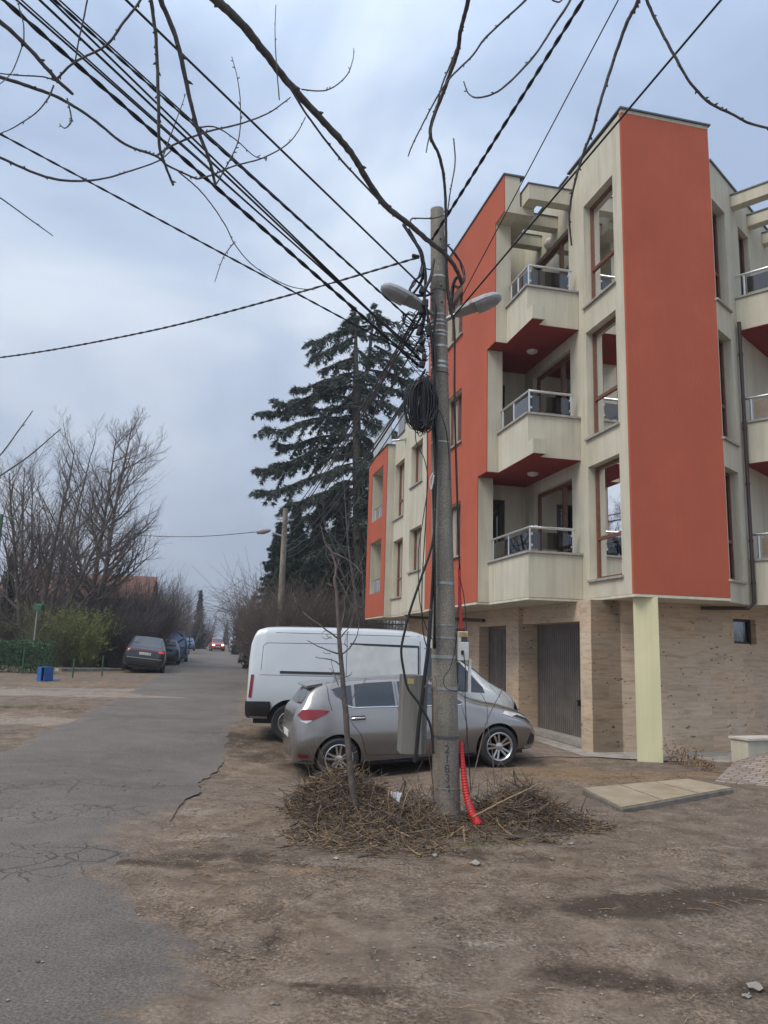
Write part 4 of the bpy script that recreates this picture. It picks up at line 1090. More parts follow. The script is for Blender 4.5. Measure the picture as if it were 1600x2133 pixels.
b = MB(); c.line(b, [(-.70, .31), (-.45, .295)], 'R', .014, .0); c.line(b, [(.38, .235), (2.2, .235)], 'R', .035, -.01); o = b.build('sill_trim', M['trim'], HB, 60); mirror_y(o)
b = MB(); b.box(-.42, 3.1, -.6, .6, .15, .24); b.build('underbody', M['black'], HB)

# ---- the white van behind it.  rear axle 0, front axle 3.75
vn = [
 (-.82, .48, .84, .60, .90, 1.10, .88, 1.50, .80, 1.52),
 (-.79, .42, .90, .66, .96, 1.20, .94, 1.85, .82, 1.88),
 (-.66, .40, .92, .68, .985, 1.25, .97, 2.10, .80, 2.15),
 (-.50, .40, .92, .68, .99, 1.25, .975, 2.13, .84, 2.21),
 (0, .40, .92, .68, .99, 1.25, .975, 2.15, .86, 2.23),
 (1.4, .40, .92, .68, .99, 1.25, .975, 2.16, .86, 2.24),
 (2.35, .38, .92, .68, .99, 1.20, .975, 2.12, .84, 2.21),
 (2.75, .36, .92, .68, .99, 1.12, .97, 1.98, .80, 2.08),
 (3.20, .34, .92, .68, .99, 1.06, .96, 1.66, .77, 1.74),
 (3.60, .33, .92, .68, .985, 1.03, .95, 1.36, .78, 1.43),
 (3.82, .33, .92, .66, .98, 1.00, .94, 1.17, .80, 1.25),
 (4.10, .32, .90, .64, .95, .92, .90, 1.02, .74, 1.09),
 (4.30, .32, .84, .60, .89, .84, .84, .92, .66, .98),
 (4.42, .33, .74, .56, .78, .74, .72, .80, .56, .84),
 (4.48, .36, .60, .50, .62, .60, .58, .66, .46, .68)]
vn = [q[:7]+(q[7]-(.07 if q[7] > 1.6 else 0), q[8], q[9]-(.07 if q[7] > 1.6 else 0)) for q in vn]
va = at(603, 1500, 15.15)
VDIR = Vector((sin(radians(85)), cos(radians(85)), 0))
va = Vector((va.x, va.y, zbase(va.x, va.y)+.01)); vb = va+VDIR*3.35; vb.z = va.z
VN = place_car('cargo_van', 'white cargo van with a patched side panel parked beyond the grey hatchback', va, vb, cat='van')
VN.matrix_world = VN.matrix_world @ Matrix.Translation((0, .88, 0)); VN.location = VN.matrix_world.translation
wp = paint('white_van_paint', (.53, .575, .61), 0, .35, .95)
c = Car(VN, vn, {'paint': wp}, 70)
c.finish([(0, .345, .43), (3.35, .345, .43)], .99)
for x in (0, 3.35):
    for y in (-.87, .87): put_wheel(VN, x, y, .345, 'steel', .345, .21, .22)
ol = [(-.81, .40), (-.80, .73), (-.38, .735), (-.36, .62), (-.44, .40)]
mirror_y(c.patch('rear_bumper', ol, 'R', M['trim'], .035)); c.patch('rear_bumper', [(-.88, .44), (.88, .44), (.88, .72), (-.88, .72)], 'B', M['trim'], .03)
mirror_y(c.patch('tail_light', [(-.785, .80), (-.73, .80), (-.70, 1.22), (-.755, 1.22)], 'R', M['redlens'], .012))
c.patch('side_patch', [(1.08, 1.0), (2.42, 1.0), (2.42, 1.80), (2.2, 1.785), (1.95, 1.80), (1.8, 1.79), (1.62, 1.81), (1.45, 1.80), (1.3, 1.825), (1.08, 1.83)], 'R', pm('old_panel', (.50, .52, .53), .6, 0, .1, 5), .008, label='dull mismatched panel covering the sliding door window')
b = MB()
c.line(b, [(1.04, .50), (1.04, 2.08)], 'R', .006); c.line(b, [(2.47, .50), (2.47, 2.06)], 'R', .006); c.line(b, [(2.55, 1.80), (2.85, 1.80), (3.3, 1.35)], 'R', .006); c.line(b, [(2.6, .5), (2.66, .85), (3.25, .9), (3.36, 1.05)], 'R', .006)
c.line(b, [(-.62, 2.02), (2.47, 2.02)], 'R', .005); c.line(b, [(-.58, 1.30), (-.56, 1.76), (-.50, 1.82), (1.02, 1.84)], 'R', .005); c.line(b, [(-.60, 1.22), (1.02, 1.22)], 'R', .004); c.line(b, [(3.86, 1.12), (4.05, .9)], 'R', .005)
o = b.build('panel_seam', M['trim'], VN, 60); mirror_y(o)
mirror_y(c.patch('slide_rail', [(-.22, 1.255), (1.01, 1.255), (1.01, 1.30), (-.22, 1.30)], 'R', M['trim'], .012))
mirror_y(c.patch('window_strip', [(1.10, 1.825), (2.40, 1.80), (2.40, 1.845), (1.10, 1.86)], 'R', M['trim'], .006))
mirror_y(c.patch('window_strip', [(2.40, 1.0), (2.45, 1.0), (2.45, 1.84), (2.40, 1.84)], 'R', M['trim'], .007))
mirror_y(c.patch('side_window', [(2.60, 1.02), (3.74, .98), (3.70, 1.08), (3.24, 1.58), (2.92, 1.78), (2.60, 1.80)], 'R', M['carglass'], .006))
c.patch('windscreen', [(2.80, -.68), (3.72, -.78), (3.80, 0), (3.72, .78), (2.80, .68), (2.76, 0)], 'T', M['carglass'], .006)
mirror_y(c.patch('headlight', [(4.12, .72), (4.26, .62), (4.34, .66), (4.27, .84), (4.08, 1.0), (4.0, 1.0)], 'R', M['clear'], .012))
c.patch('grille', [(-.66, .60), (.66, .60), (.6, .80), (-.6, .80)], 'F', M['trim'], .01)
mirror_y(c.patch('front_bumper', [(4.16, .34), (4.46, .36), (4.46, .62), (4.36, .80), (4.30, .62), (4.16, .56)], 'R', M['trim'], .016))
b = MB()
for sg in (-1, 1):
    b.box(3.05, 3.16, sg*1.15-.12, sg*1.15+.12, 1.16, 1.56); b.tube([(3.18, sg*.95, 1.22), (3.12, sg*1.1, 1.25)], .03, 8)
b.build('wing_mirror', M['trim'], VN, bevel=.03)
b = MB()
b.tube([(3.76, -.6, 1.235), (3.84, -.1, 1.225), (3.78, .3, 1.27)], .012, 5); b.build('wiper', M['trim'], VN)
b = MB(); b.box(-.7, 4.1, -.65, .65, .3, .46); b.build('underbody', M['black'], VN)

# ---- distant cars: one builder, each with its own body shape
def far_car(name, label, pos, yaw, st, wb, col, tw, wr=.33, metal=.3, roll=0, group=None, cat='car', side=(), screen=(), rear=(), lights_on=False, h=0, plate=None, front=True):
    root = thing(name, label, cat, pos, (roll, 0, yaw), group)
    c = Car(root, st, {'paint': paint(name+'_paint', col, metal, .3)}, 40)
    hw = max(q[4] for q in st)
    c.finish([(0, wr, wr*1.16), (wb, wr, wr*1.16)], hw)
    for x in (0, wb):
        for y in (-hw+.1, hw-.1): put_wheel(root, x, y, wr, 'plain', wr, wr*.66, .22)
    for ol in side: mirror_y(c.patch('side_window', ol, 'R', M['carglass'], .006, step=.15))
    if screen: c.patch('windscreen', screen, 'T', M['carglass'], .006, step=.15)
    if rear: c.patch('rear_window', rear, 'T', M['carglass'], .006, step=.15)
    b = MB()
    for sg in (-1, 1): b.lathe([(0, -.08), (.07, -.05), (.08, 0), (.07, .05), (0, .08)], 10, Matrix.Translation((screen[1][0]-.35, sg*(hw+.10), st[8][5]+.12)))
    b.build('wing_mirror', M['trim'], root, 50)
    b = MB(); b.box(st[0][0]+.2, st[-1][0]-.2, -hw+.3, hw-.3, .16, .26); b.build('underbody', M['black'], root)
    return root, c

def shape(L0, L1, W, H, belt, roofx, hood, seg='hatch'):
    "stations for a car from x=L0 (rear) to L1 (front); roofx=(rear foot, rear top, front top, front foot)"
    a, b_, c_, d = roofx; hw = W/2; gb = .2
    return [(L0, .42, hw*.62, .52, hw*.7, .64, hw*.72, .72, hw*.66, .73),
            (L0+.05, .32, hw*.78, .54, hw*.88, .80, hw*.86, belt-.10, hw*.78, belt-.07),
            (max(L0+.14, a-.02), gb+.06, hw*.88, .56, hw*.95, belt-.06, hw*.90, belt+.02, hw*.78, belt+.05),
            (a+(b_-a)*.5, gb+.02, hw*.91, .6, hw*.99, belt, hw*.92, (belt+H)/2, hw*.73, (belt+H)/2+.05),
            (b_, gb, hw*.92, .6, hw, belt, hw*.92, H-.07, hw*.68, H-.02),
            ((b_+c_)/2, gb, hw*.92, .6, hw, belt-.02, hw*.92, H-.06, hw*.69, H),
            (c_, gb, hw*.92, .6, hw, belt-.04, hw*.92, H-.09, hw*.67, H-.03),
            ((c_+d)/2, gb, hw*.92, .6, hw, belt-.05, hw*.92, (belt+H)/2-.03, hw*.73, (belt+H)/2+.04),
            (d, gb, hw*.92, .6, hw, belt-.07, hw*.90, belt+.02, hw*.77, belt+.06),
            (d+(L1-d)*.5, gb, hw*.90, .6, hw*.98, belt-.14, hw*.86, belt-.08, hw*.74, belt-.03),
            (L1-.22, gb+.02, hw*.80, .54, hw*.88, hood-.12, hw*.76, hood-.05, hw*.64, hood),
            (L1-.05, gb+.06, hw*.62, .46, hw*.70, .60, hw*.62, .66, hw*.5, .68),
            (L1, gb+.12, hw*.45, .42, hw*.5, .50, hw*.44, .54, hw*.34, .55)]
def glz(H, belt, roofx, hw):
    a, b_, c_, d = roofx; m = (b_+c_)/2
    side = [[(a+.28, belt+.05), (m-.05, belt+.03), (m-.05, H-.10), (b_+.12, H-.11)], [(m+.03, belt+.03), (d-.22, belt), (c_+.1, H-.13), (m+.03, H-.10)]]
    scr = [(c_+.06, -hw*.58), (d-.04, -hw*.70), (d+.02, 0), (d-.04, hw*.70), (c_+.06, hw*.58), (c_+.03, 0)]
    rw = [(a+.06, -hw*.68), (b_-.04, -hw*.58), (b_, 0), (b_-.04, hw*.58), (a+.06, hw*.68), (a+.04, 0)]
    return side, scr, rw
YR = radians(90+17)          # the road runs away to the left
# dark SUV seen from behind, leaning on the verge
p = gpt(303, 1402); P_ = Vector((p.x-.32, p.y+.6, zbase(p.x, p.y)+.06))
rx_ = (-.72, .25, 1.5, 2.5)
sd_, sc2, rw2 = glz(1.70, 1.10, rx_, 1.0)
SV, c = far_car('dark_suv', 'dark grey SUV seen from behind, tilted on the verge', P_, YR-.04, shape(-.98, 4.0, 1.995, 1.70, 1.10, rx_, .98), 2.99, (.035, .042, .05), 2, .385, .5, radians(5.5), 'cars parked along the left verge', side=sd_, screen=sc2, rear=rw2)
c.patch('light_bar', [(-.88, .985), (.88, .985), (.88, 1.03), (-.88, 1.03)], 'B', M['redlens'], .01)
glow = pm('lit_tail_light', (.5, .03, .02), .3, emis=(1, .06, .04, .3))
for s_, mt in ((-1, glow), (1, M['redlens'])):
    c.patch('tail_light', [(s_*.60, .94), (s_*.93, .94), (s_*.93, 1.03), (s_*.62, 1.03)], 'B', mt, .014)
pl = c.patch('number_plate', [(-.27, .80), (.27, .80), (.27, .92), (-.27, .92)], 'B', M['plate'], .012)
pp, nn = c.hit(0, .86, 'B')
text_mesh('plate_text', 'CB 1637 BP', .095, Matrix.Translation((pp.x-.03, 0, .86)) @ Matrix.Rotation(-pi/2, 4, 'Z') @ Matrix.Rotation(pi/2, 4, 'X'), M['black'], pl)
c.patch('diffuser', [(-.8, .36), (.8, .36), (.86, .62), (-.86, .62)], 'B', M['trim'], .012); c.patch('bumper_strip', [(-.80, .63), (.80, .63), (.80, .66), (-.80, .66)], 'B', M['galv'], .014)
# grey estate beyond it
p = gpt(357, 1386); rx_ = (-.85, -.35, 1.55, 2.6)
sd_, sc2, rw2 = glz(1.52, .98, rx_, .92)
CAR2, c = far_car('grey_estate', 'dark blue-grey car parked right beyond the tilted SUV', Vector((p.x-.75, p.y+1.2, zbase(p.x, p.y+1)+.02)), YR-.05, shape(-1.0, 3.6, 1.84, 1.54, .98, rx_, .85), 2.7, (.06, .085, .12), 1.84, group='cars parked along the left verge', side=sd_, screen=sc2, rear=rw2)
for s_ in (-1, 1): c.patch('tail_light', [(s_*.60, .80), (s_*.86, .80), (s_*.86, .95), (s_*.66, .95)], 'B', M['redlens'], .012)
# blue van with an open rear door
p = at(362, 1368, 54.5); rx_ = (-.98, -.85, 1.5, 2.35)
sd_, sc2, rw2 = glz(2.06, 1.15, rx_, .95)
p.y = 54.5
VB, c = far_car('blue_van', 'blue van with its rear door open at the verge beyond the parked cars', Vector((p.x, p.y, zbase(p.x, p.y)+.02)), YR-.06, shape(-1.05, 3.6, 1.86, 2.08, 1.15, rx_, .95), 2.8, (.06, .11, .20), 1.86, group='cars parked along the left verge', side=sd_, screen=sc2, rear=rw2, cat='van')
b = MB(); b.box(-1.55, -1.02, -1.02, -.96, .5, 1.75); b.build('rear_door', M['trim'], VB, bevel=.02)
# small pale blue car further up
p = gpt(388, 1352); rx_ = (-.75, -.2, 1.2, 2.2); p = at(390, 1353, 92); p.z = zbase(p.x, p.y)
sd_, sc2, rw2 = glz(1.5, .95, rx_, .85)
CS, c = far_car('small_blue_car', 'small light blue car standing farthest along the left verge', Vector((p.x, p.y, p.z+.02)), YR-.08, shape(-.8, 3.1, 1.68, 1.5, .95, rx_, .85), 2.4, (.10, .18, .32), 1.68, group='cars parked along the left verge', side=sd_, screen=sc2, rear=rw2)
# red car coming towards the camera with its headlights on
p = at(453, 1353, 94); p.z = zbase(p.x, p.y)
rx_ = (-.75, -.2, 1.1, 2.0); sd_, sc2, rw2 = glz(1.5, .95, rx_, .84)
RC_, c = far_car('red_car', 'small red car driving towards the camera with its headlights on', Vector((p.x-.8, p.y+2.9, p.z+.03)), YR+pi-.01, shape(-.8, 3.2, 1.66, 1.5, .95, rx_, .86), 2.45, (.42, .045, .03), 1.66, metal=.1, side=sd_, screen=sc2, rear=rw2)
lit = pm('lit_headlight', (.9, .85, .7), .2, emis=(1, .86, .62, 9))
for s_ in (-1, 1): c.patch('headlight', [(s_*.40, .62), (s_*.62, .63), (s_*.62, .74), (s_*.42, .74)], 'F', lit, .02)
c.patch('grille', [(-.36, .56), (.36, .56), (.36, .66), (-.36, .66)], 'F', M['trim'], .014); c.patch('number_plate', [(-.26, .44), (.26, .44), (.26, .54), (-.26, .54)], 'F', M['plate'], .02)
c.patch('lower_grille', [(-.45, .33), (.45, .33), (.45, .41), (-.45, .41)], 'F', M['trim'], .014)
# ------------------------------------------------------------------ the concrete pole and everything hung on it
PB, PT = Vector((.735, 8.36, -.2)), Vector((.525, 8.36, 6.84))
def pole_at(z):
    t = (z-PB.z)/(PT.z-PB.z); return PB.lerp(PT, t), .150+(.078-.150)*t
def concrete_pole():
    m, t, b = newmat('pole_concrete'); v = t.coords(); vz = t.coords(scale=(5, 5, .5))
    n = t.noise(v, 1.6, 6, .6); st = t.noise(vz, 1.5, 5, .6); f = t.noise(v, 75, 3, .7)
    c = t.ramp(n, [(.3, (.17, .153, .128)), (.55, (.26, .235, .198)), (.75, (.33, .295, .24))])
    c = t.mix(t.math('MULTIPLY', t.ramp(st, [(.5, 0.0), (.75, 1.0)]), .6), c, (.10, .095, .085))
    c = t.mix(1.0, c, t.ramp(f, [(.3, (.6, .6, .6)), (.52, (1, 1, 1)), (.7, (1.6, 1.55, 1.45))]), 'MULTIPLY')
    t.l.new(c, b.inputs['Base Color']); b.inputs['Roughness'].default_value = .95
    t.l.new(t.bump(f, .5, .008), b.inputs['Normal']); return m
M['poleconc'] = concrete_pole()
UP = thing('utility_pole', 'tall concrete utility pole in the brush heap, wrapped in straps and black cables', 'utility pole', (PB.x, PB.y, 0))
b = MB(); b.tube([PB.lerp(PT, i/24) for i in range(25)], [.150+(.078-.150)*i/24 for i in range(25)], 28)
b.build('pole', M['poleconc'], UP, 40, inv=True)
def zpx(y, x=920): return at(x, y, 8.30).z
M['strap'] = pm('steel_strap', (.48, .48, .46), .4, .7, .25, 15)
for (y, hgt, mt) in ((575, .022, 'strap'), (655, .018, 'strap'), (668, .02, 'strap'), (676, .014, 'strap'), (690, .022, 'strap'), (698, .016, 'strap'), (721, .022, 'strap'), (754, .024, 'strap'), (764, .024, 'strap'), (776, .008, 'black'), (921, .012, 'strap'), (1215, .03, 'galv'), (1302, .012, 'galv'), (1328, .022, 'galv'), (1368, .035, 'galv'), (1434, .03, 'galv'), (1535, .03, 'cap'), (1640, .012, 'galv'), (604, .006, 'black')):
    z = zpx(y); p, r = pole_at(z)
    b = MB(); b.lathe([(r+.001, -hgt/2), (r+.004, -hgt/2), (r+.004, hgt/2), (r+.001, hgt/2)], 28, Matrix.Translation(p) @ Matrix.Rotation(RND.uniform(-.03, .03), 4, 'Y'), cap=False)
    b.build('strap', M[mt], UP, 30, inv=True)
for y, x in ((500, 918), (598, 924), (632, 925)):
    z = zpx(y, x); p, r = pole_at(z); b = MB(); b.tube([p+Vector((.03, -r-.0, 0)), p+Vector((.03, -r-.012, 0))], .012, 10); b.build('bolt', M['black'], UP, inv=True)
for y, sg in ((497, -1), (557, -1), (505, 1), (535, 1)):
    z = zpx(y); p, r = pole_at(z); b = MB(); b.tube([p+Vector((sg*r, 0, 0)), p+Vector((sg*(r+.06), 0, .01))], .008, 6); b.build('hook', M['cap'], UP, inv=True)
M['digit'] = pm('faded_paint', (.075, .068, .06), .9, 0, .5, 60)
# painted number down the shaft
for k, (ch, y) in enumerate((('2', 1560), ('1', 1580), ('8', 1600), ('3', 1619), ('4', 1640))):
    z = zpx(y, 938); p, r = pole_at(z); a = radians(-8)
    T = Matrix.Translation(p+Vector((sin(radians(2))*r, -r-.0015, 0))) @ Matrix.Rotation(pi/2, 4, 'X')
    o = text_mesh('painted_digit', ch, .115, T, M['digit'], UP, .0005)
    o.data.transform(UP.matrix_world.inverted())

def street_lamp(label, z, dirv, length=.62):
    p, r = pole_at(z); d = Vector(dirv).normalized()
    base = p+Vector((d.x, d.y, 0)).normalized()*r
    side = d.cross(Vector((0, 0, 1))).normalized(); up = side.cross(d)
    T = Matrix(((d.x, side.x, up.x, base.x), (d.y, side.y, up.y, base.y), (d.z, side.z, up.z, base.z), (0, 0, 0, 1)))
    root = thing('street_lamp', label, 'street lamp', base, group='lamps on the concrete pole')
    st = [(.12, .035, .03, .03), (.15, .075, .055, .045), (.25, .105, .075, .05), (.40, .125, .085, .05), (.55, .125, .085, .05), (.66, .10, .07, .04), (.72, .055, .04, .022), (.735, .01, .01, .005)]
    top, lens = MB(), MB(); n = 10
    def loft(mb, rows, m_=0):
        k = len(rows[0]); vs = [T @ Vector(q) for rw in rows for q in rw]
        mb.add(vs, [(i*k+j, (i+1)*k+j, (i+1)*k+j+1, i*k+j+1) for i in range(len(rows)-1) for j in range(k-1)], m_)
    loft(top, [[(x*length/.735, -w*cos(pi*j/n), h*sin(pi*j/n)**.8) for j in range(n+1)] for (x, w, h, lo) in st])
    top.add([T @ Vector(q) for q in ((.12, -.036, -.005), (.12, .036, -.005), (.12, .03, .03), (.12, -.03, .03))], [(0, 1, 2, 3)])
    loft(top, [[(x*length/.735, w*cos(pi*j/n)*.99, -.018*(1 if 0 < i < 3 else 1)*sin(pi*j/n)) for j in range(n+1)] for i, (x, w, h, lo) in enumerate(st[:4])])
    top.box(.30, .34, -.13, -.115, .0, .03, T=T); top.box(.30, .34, .115, .13, .0, .03, T=T)
    top.build('housing', M['lampshell'], root, 50, inv=True)
    loft(lens, [[(x*length/.735, w*.96*cos(pi*j/n), -lo*1.5*sin(pi*j/n)**.9) for j in range(n+1)] for i, (x, w, h, lo) in enumerate(st[3:])])
    lens.build('lens', M['lamplens'], root, 60, inv=True)
    a = MB(); a.tube([p, T @ Vector((0, 0, 0)), T @ Vector((.16, 0, .01))], [.03, .028, .024], 10)
    a.build('arm', M['galv'], root, 40, inv=True)
    return root
def lampshell():
    m, t, b = newmat('lamp_shell'); v = t.coords(); n = t.noise(v, 60, 3, .7); n2 = t.noise(v, 9, 5)
    c = t.ramp(n, [(.40, (.30, .31, .32)), (.55, (.42, .43, .44)), (.62, (.16, .16, .165))])
    t.l.new(t.mix(t.ramp(n2, [(.4, 0.0), (.7, .5)]), c, (.24, .25, .26)), b.inputs['Base Color']); b.inputs['Roughness'].default_value = .6; return m
M['lampshell'] = lampshell(); M['lamplens'] = pm('lamp_lens', (.28, .29, .30), .2, 0, .15, 10, spec=.6)
street_lamp('grey street lamp head on the road side of the concrete pole', zpx(652), (-.86, -.35, .30), .66)
street_lamp('grey street lamp head on the building side of the concrete pole', zpx(662), (.80, -.25, .28), .66)

# weathered cabinet, meter box, red conduits
def box_px(name, label, cat, pts, y, depth, mat, parts=()):
    pass
cx0 = at(840, 1570, 8.22); 
CB = thing('cable_cabinet', 'weathered grey concrete cabinet strapped to the left of the pole', 'cabinet', (cx0.x, 8.22, cx0.z))
zc0, zc1 = at(860, 1572, 8.22).z, at(860, 1406, 8.22).z; xa, xb = at(836, 1490, 8.22).x, at(880, 1490, 8.22).x
M['oldconc'] = plaster('old_concrete', (.235, .225, .20), (.09, .088, .075), 1.3, .6)
T_ = Matrix.Translation((xa, 8.22, zc0)) @ Matrix.Rotation(.10, 4, 'Z') @ Matrix.Rotation(.012, 4, 'Y')
b = MB(); b.box(0, xb-xa, 0, .30, 0, zc1-zc0, T=T_); b.box(xb-xa+.001, xb-xa+.055, .05, .27, 0, zc1-zc0-.03, T=T_); b.build('casing', M['oldconc'], CB, bevel=.006, inv=True)
b = MB(); b.box(.05, .115, -.003, -.0005, zc1-zc0-.09, zc1-zc0-.035, T=T_); b.build('sticker', pm('yellow_sticker', (.42, .34, .13), .7, 0, .3, 30), CB, inv=True)
b = MB(); b.box(xb-xa+.055, xb-xa+.17, .10, .14, .15, .19, T=T_); b.box(xb-xa+.055, xb-xa+.17, .10, .14, .62, .66, T=T_); b.build('bracket', M['galv'], CB, inv=True)
mz0, mz1 = at(966, 1376, 8.3).z, at(966, 1314, 8.3).z; mx0, mx1 = at(955, 1340, 8.3).x, at(976, 1340, 8.3).x
MBX = thing('meter_box', 'small white meter box with a yellow top fixed to the right of the pole', 'meter box', (mx0, 8.3, mz0))
T_ = Matrix.Translation((mx0, 8.27, mz0)) @ Matrix.Rotation(.25, 4, 'Z')
hh = mz1-mz0
b = MB(); b.box(0, .115, 0, .12, 0, hh*.62, T=T_); b.box(0, .105, 0, .12, hh*.80, hh*.98, T=T_); b.box(0, .03, .0, .12, hh*.62, hh*.8, T=T_); b.build('casing', M['white'], MBX, bevel=.006, inv=True)
b = MB(); b.box(.005, .10, -.006, -.001, hh*.80, hh*.95, T=T_); b.build('label_plate', pm('yellowed_plate', (.45, .30, .12), .6, 0, .3, 30), MBX, inv=True)
b = MB(); b.box(.03, .10, .01, .1, hh*.625, hh*.795, T=T_); b.build('dial_window', M['carglass'], MBX, inv=True)
b = MB(); b.box(.028, .055, -.012, -.001, hh*.2, hh*.34, T=T_); b.build('socket', M['black'], MBX, inv=True)
b = MB(); b.box(.125, .15, .02, .05, -.34, .02, T=T_); b.build('trunking', M['white'], MBX, inv=True)
M['redpipe'] = pm('red_corrugated', (.50, .022, .022), .45, 0, .12, 15)
def corrug(label, pts, r, pitch=.022):
    P = crom(pts, 40); L = [0]
    for i in range(1, len(P)): L.append(L[-1]+(P[i]-P[i-1]).length)
    n = int(L[-1]/pitch*4); Q, R = [], []; j = 0
    for i in range(n+1):
        s = L[-1]*i/n
        while j < len(P)-2 and L[j+1] < s: j += 1
        t = (s-L[j])/max(1e-6, L[j+1]-L[j]); Q.append(P[j].lerp(P[j+1], t))
        rr = r(i/n) if callable(r) else r
        R.append(rr*(1.0 if i % 4 < 2 else .86))
    b = MB(); b.tube(Q, R, 12); return tag(b.build('conduit', M['redpipe'], None, 60), label, 'conduit', 'red corrugated conduits on the pole')
corrug('red corrugated conduit running down the middle of the pole above the meter box', [at(957, 1185, 8.33), at(958, 1240, 8.33), at(961, 1311, 8.33)], .017, .018)
corrug('red corrugated conduit flaring from the pole down into the brush heap', [at(961, 1545, 8.33), at(965, 1600, 8.29), at(972, 1655, 8.22), at(985, 1697, 8.12), at(1000, 1722, 8.02)], lambda t: .018+.034*t, .028)

# ------------------------------------------------------------------ cables
def cable(label, pts, r, group='overhead cables at the concrete pole', twist=0, n=6, sub=12, name='cable', sag=0):
    P = crom([Vector(p) for p in pts], sub)
    if sag:
        k = len(P)
        for i, p in enumerate(P): t = i/(k-1); p.z -= sag*4*t*(1-t)
    b = MB()
    if twist:
        for q in range(2):
            out = []; s = 0
            for i, p in enumerate(P):
                t = (P[min(i+1, len(P)-1)]-P[max(i-1, 0)]).normalized(); u = t.cross(Vector((0, 0, 1)))
                if u.length < .01: u = Vector((1, 0, 0))
                u.normalize(); w_ = t.cross(u); s += (p-P[max(i-1, 0)]).length
                a = s/twist*2*pi+q*pi; out.append(p+(u*cos(a)+w_*sin(a))*r*.5)
            b.tube(out, r*.62, 5)
    else: b.tube(P, r, n)
    o = b.build(name, M['cable'], None, 180)
    return tag(o, label, 'cable', group)
def span(px_list, y_pole, zfar, label, r, ext=.35, twist=0, sag=.0, **kw):
    "first pixel lies on the pole, last at the frame edge where the cable is at height zfar"
    A = at(*px_list[0], y_pole); Bq = atz(*px_list[-1], zfar)
    C_ = Bq+(Bq-A)*ext
    n = 60 if twist else 10
    pts = [A.lerp(Bq, i/n) for i in range(n)]+[Bq.lerp(C_, i/8) for i in range(9)]
    return cable(label, pts, r, twist=twist, sub=1 if not twist else 6, **kw)
LB = 'black overhead cable of the bundle from the pole to the top left'
span([(872, 762), (10, 2)], 8.3, 6.4, LB, .018, twist=.35)
span([(874, 738), (37, 2)], 8.3, 6.45, LB, .009)
span([(873, 742), (47, 2)], 8.3, 6.5, LB, .007)
span([(876, 748), (85, 2)], 8.3, 6.3, LB, .010)
span([(878, 752), (108, 2)], 8.32, 6.3, LB, .009)
span([(880, 688), (116, 2)], 8.32, 6.5, LB, .012, twist=.3)
span([(882, 690), (126, 2)], 8.32, 6.55, LB, .007)
span([(896, 612), (265, 2)], 8.34, 6.8, 'single thin cable above the bundle, from the lamps to the top edge', .011)
span([(880, 752), (0, 279)], 8.3, 6.1, 'thin cable sloping below the bundle from the pole to the left edge', .010, twist=.3)
A = at(872, 536, 8.3); Lf = atz(-20, 747, 5.6)
tt = [A, A.lerp(Lf, .28)+Vector((0, 0, -.10)), A.lerp(Lf, .6)+Vector((0, 0, -.14)), Lf, Lf+(Lf-A)*.4+Vector((0, 0, .4))]
cable('black cable crossing the road from the pole top to the left edge', tt, .014, twist=.25, sub=30)
b = MB(); b.tube([at(858, 540, 8.3), at(874, 536, 8.3)], .03, 8)
span([(899, 500), (928, 462), (1215, 0)], 8.27, 7.2, 'thick twisted cable rising from the pole top to the upper right', .017, twist=.3)
span([(962, 618), (1288, 0)], 8.36, 6.9, 'thinnest cable rising straight past the balconies to the top edge', .006)
span([(942, 662), (1502, 0)], 8.3, 6.7, 'cable rising from the right lamp across the red panel to the top edge', .010)
# bundle to the far pole
FPY = 32.0
fp0 = at(583, 1300, FPY); FPX_, FPZ = fp0.x, zbase(fp0.x, FPY)
fpt = at(587, 1059, FPY)
LB2 = 'sagging cable from the concrete pole down the road to the far pole'
for (p0, p1, sg, r) in (((872, 650), (588, 1092), .5, .014), ((866, 668), (588, 1100), .6, .010), ((880, 655), (589, 1112), .45, .016), ((884, 690), (590, 1122), .8, .012), ((886, 770), (590, 1140), .9, .012), ((884, 775), (589, 1150), 1.1, .014), ((890, 785), (590, 1160), 1.3, .009)):
    A = at(*p0, 8.36); Bq = at(*p1, FPY)
    cable(LB2, [A.lerp(Bq, i/20) for i in range(21)], r, group='cables to the far pole', sub=1, sag=sg*.45)
A = at(560, 1106, FPY); Bq = at(330, 1117, 40); C_ = at(-40, 1085, 46)
cable('thin wire crossing the road from the far pole towards the bare trees', [A, Bq, C_], .016, group='distant wires')
for y0, y1 in ((1262, 1250), (1238, 1232)): cable('faint wire far down the road', [at(505, y0-30, 62), at(455, y0, 80), at(425, y1+12, 100)], .02, group='distant wires')

# tangle of cables, joints and slack coil on the pole
TG = thing('cable_tangle', 'tangle of black cables and clamps on the road side of the pole', 'cables', (PB.x-.12, PB.y, 5.0))
b = MB()
def vert_run(pxs, y, r, jit=.012, n=1):
    for k in range(n):
        pts = [at(x, yy, y+RND.uniform(-.03, .03))+Vector((RND.uniform(-jit, jit), 0, RND.uniform(-jit, jit))) for x, yy in pxs]
        b.tube(crom(pts, 8), r, 5)
vert_run([(840, 466), (862, 500), (878, 525), (882, 560), (876, 590), (858, 615), (853, 608)], 8.25, .008, .014, 6)
vert_run([(850, 478), (868, 510), (880, 540), (876, 570), (862, 590), (855, 612), (880, 617), (900, 612)], 8.22, .007, .02, 5)
vert_run([(882, 545), (886, 580), (884, 620), (884, 660), (878, 700), (883, 740), (880, 765)], 8.24, .010, .015, 4)
vert_run([(905, 540), (897, 580), (884, 610), (890, 650), (899, 700), (903, 760), (906, 800), (907, 870), (909, 940), (906, 1050), (904, 1150), (899, 1250), (893, 1350)], 8.20, .011, .008, 5)
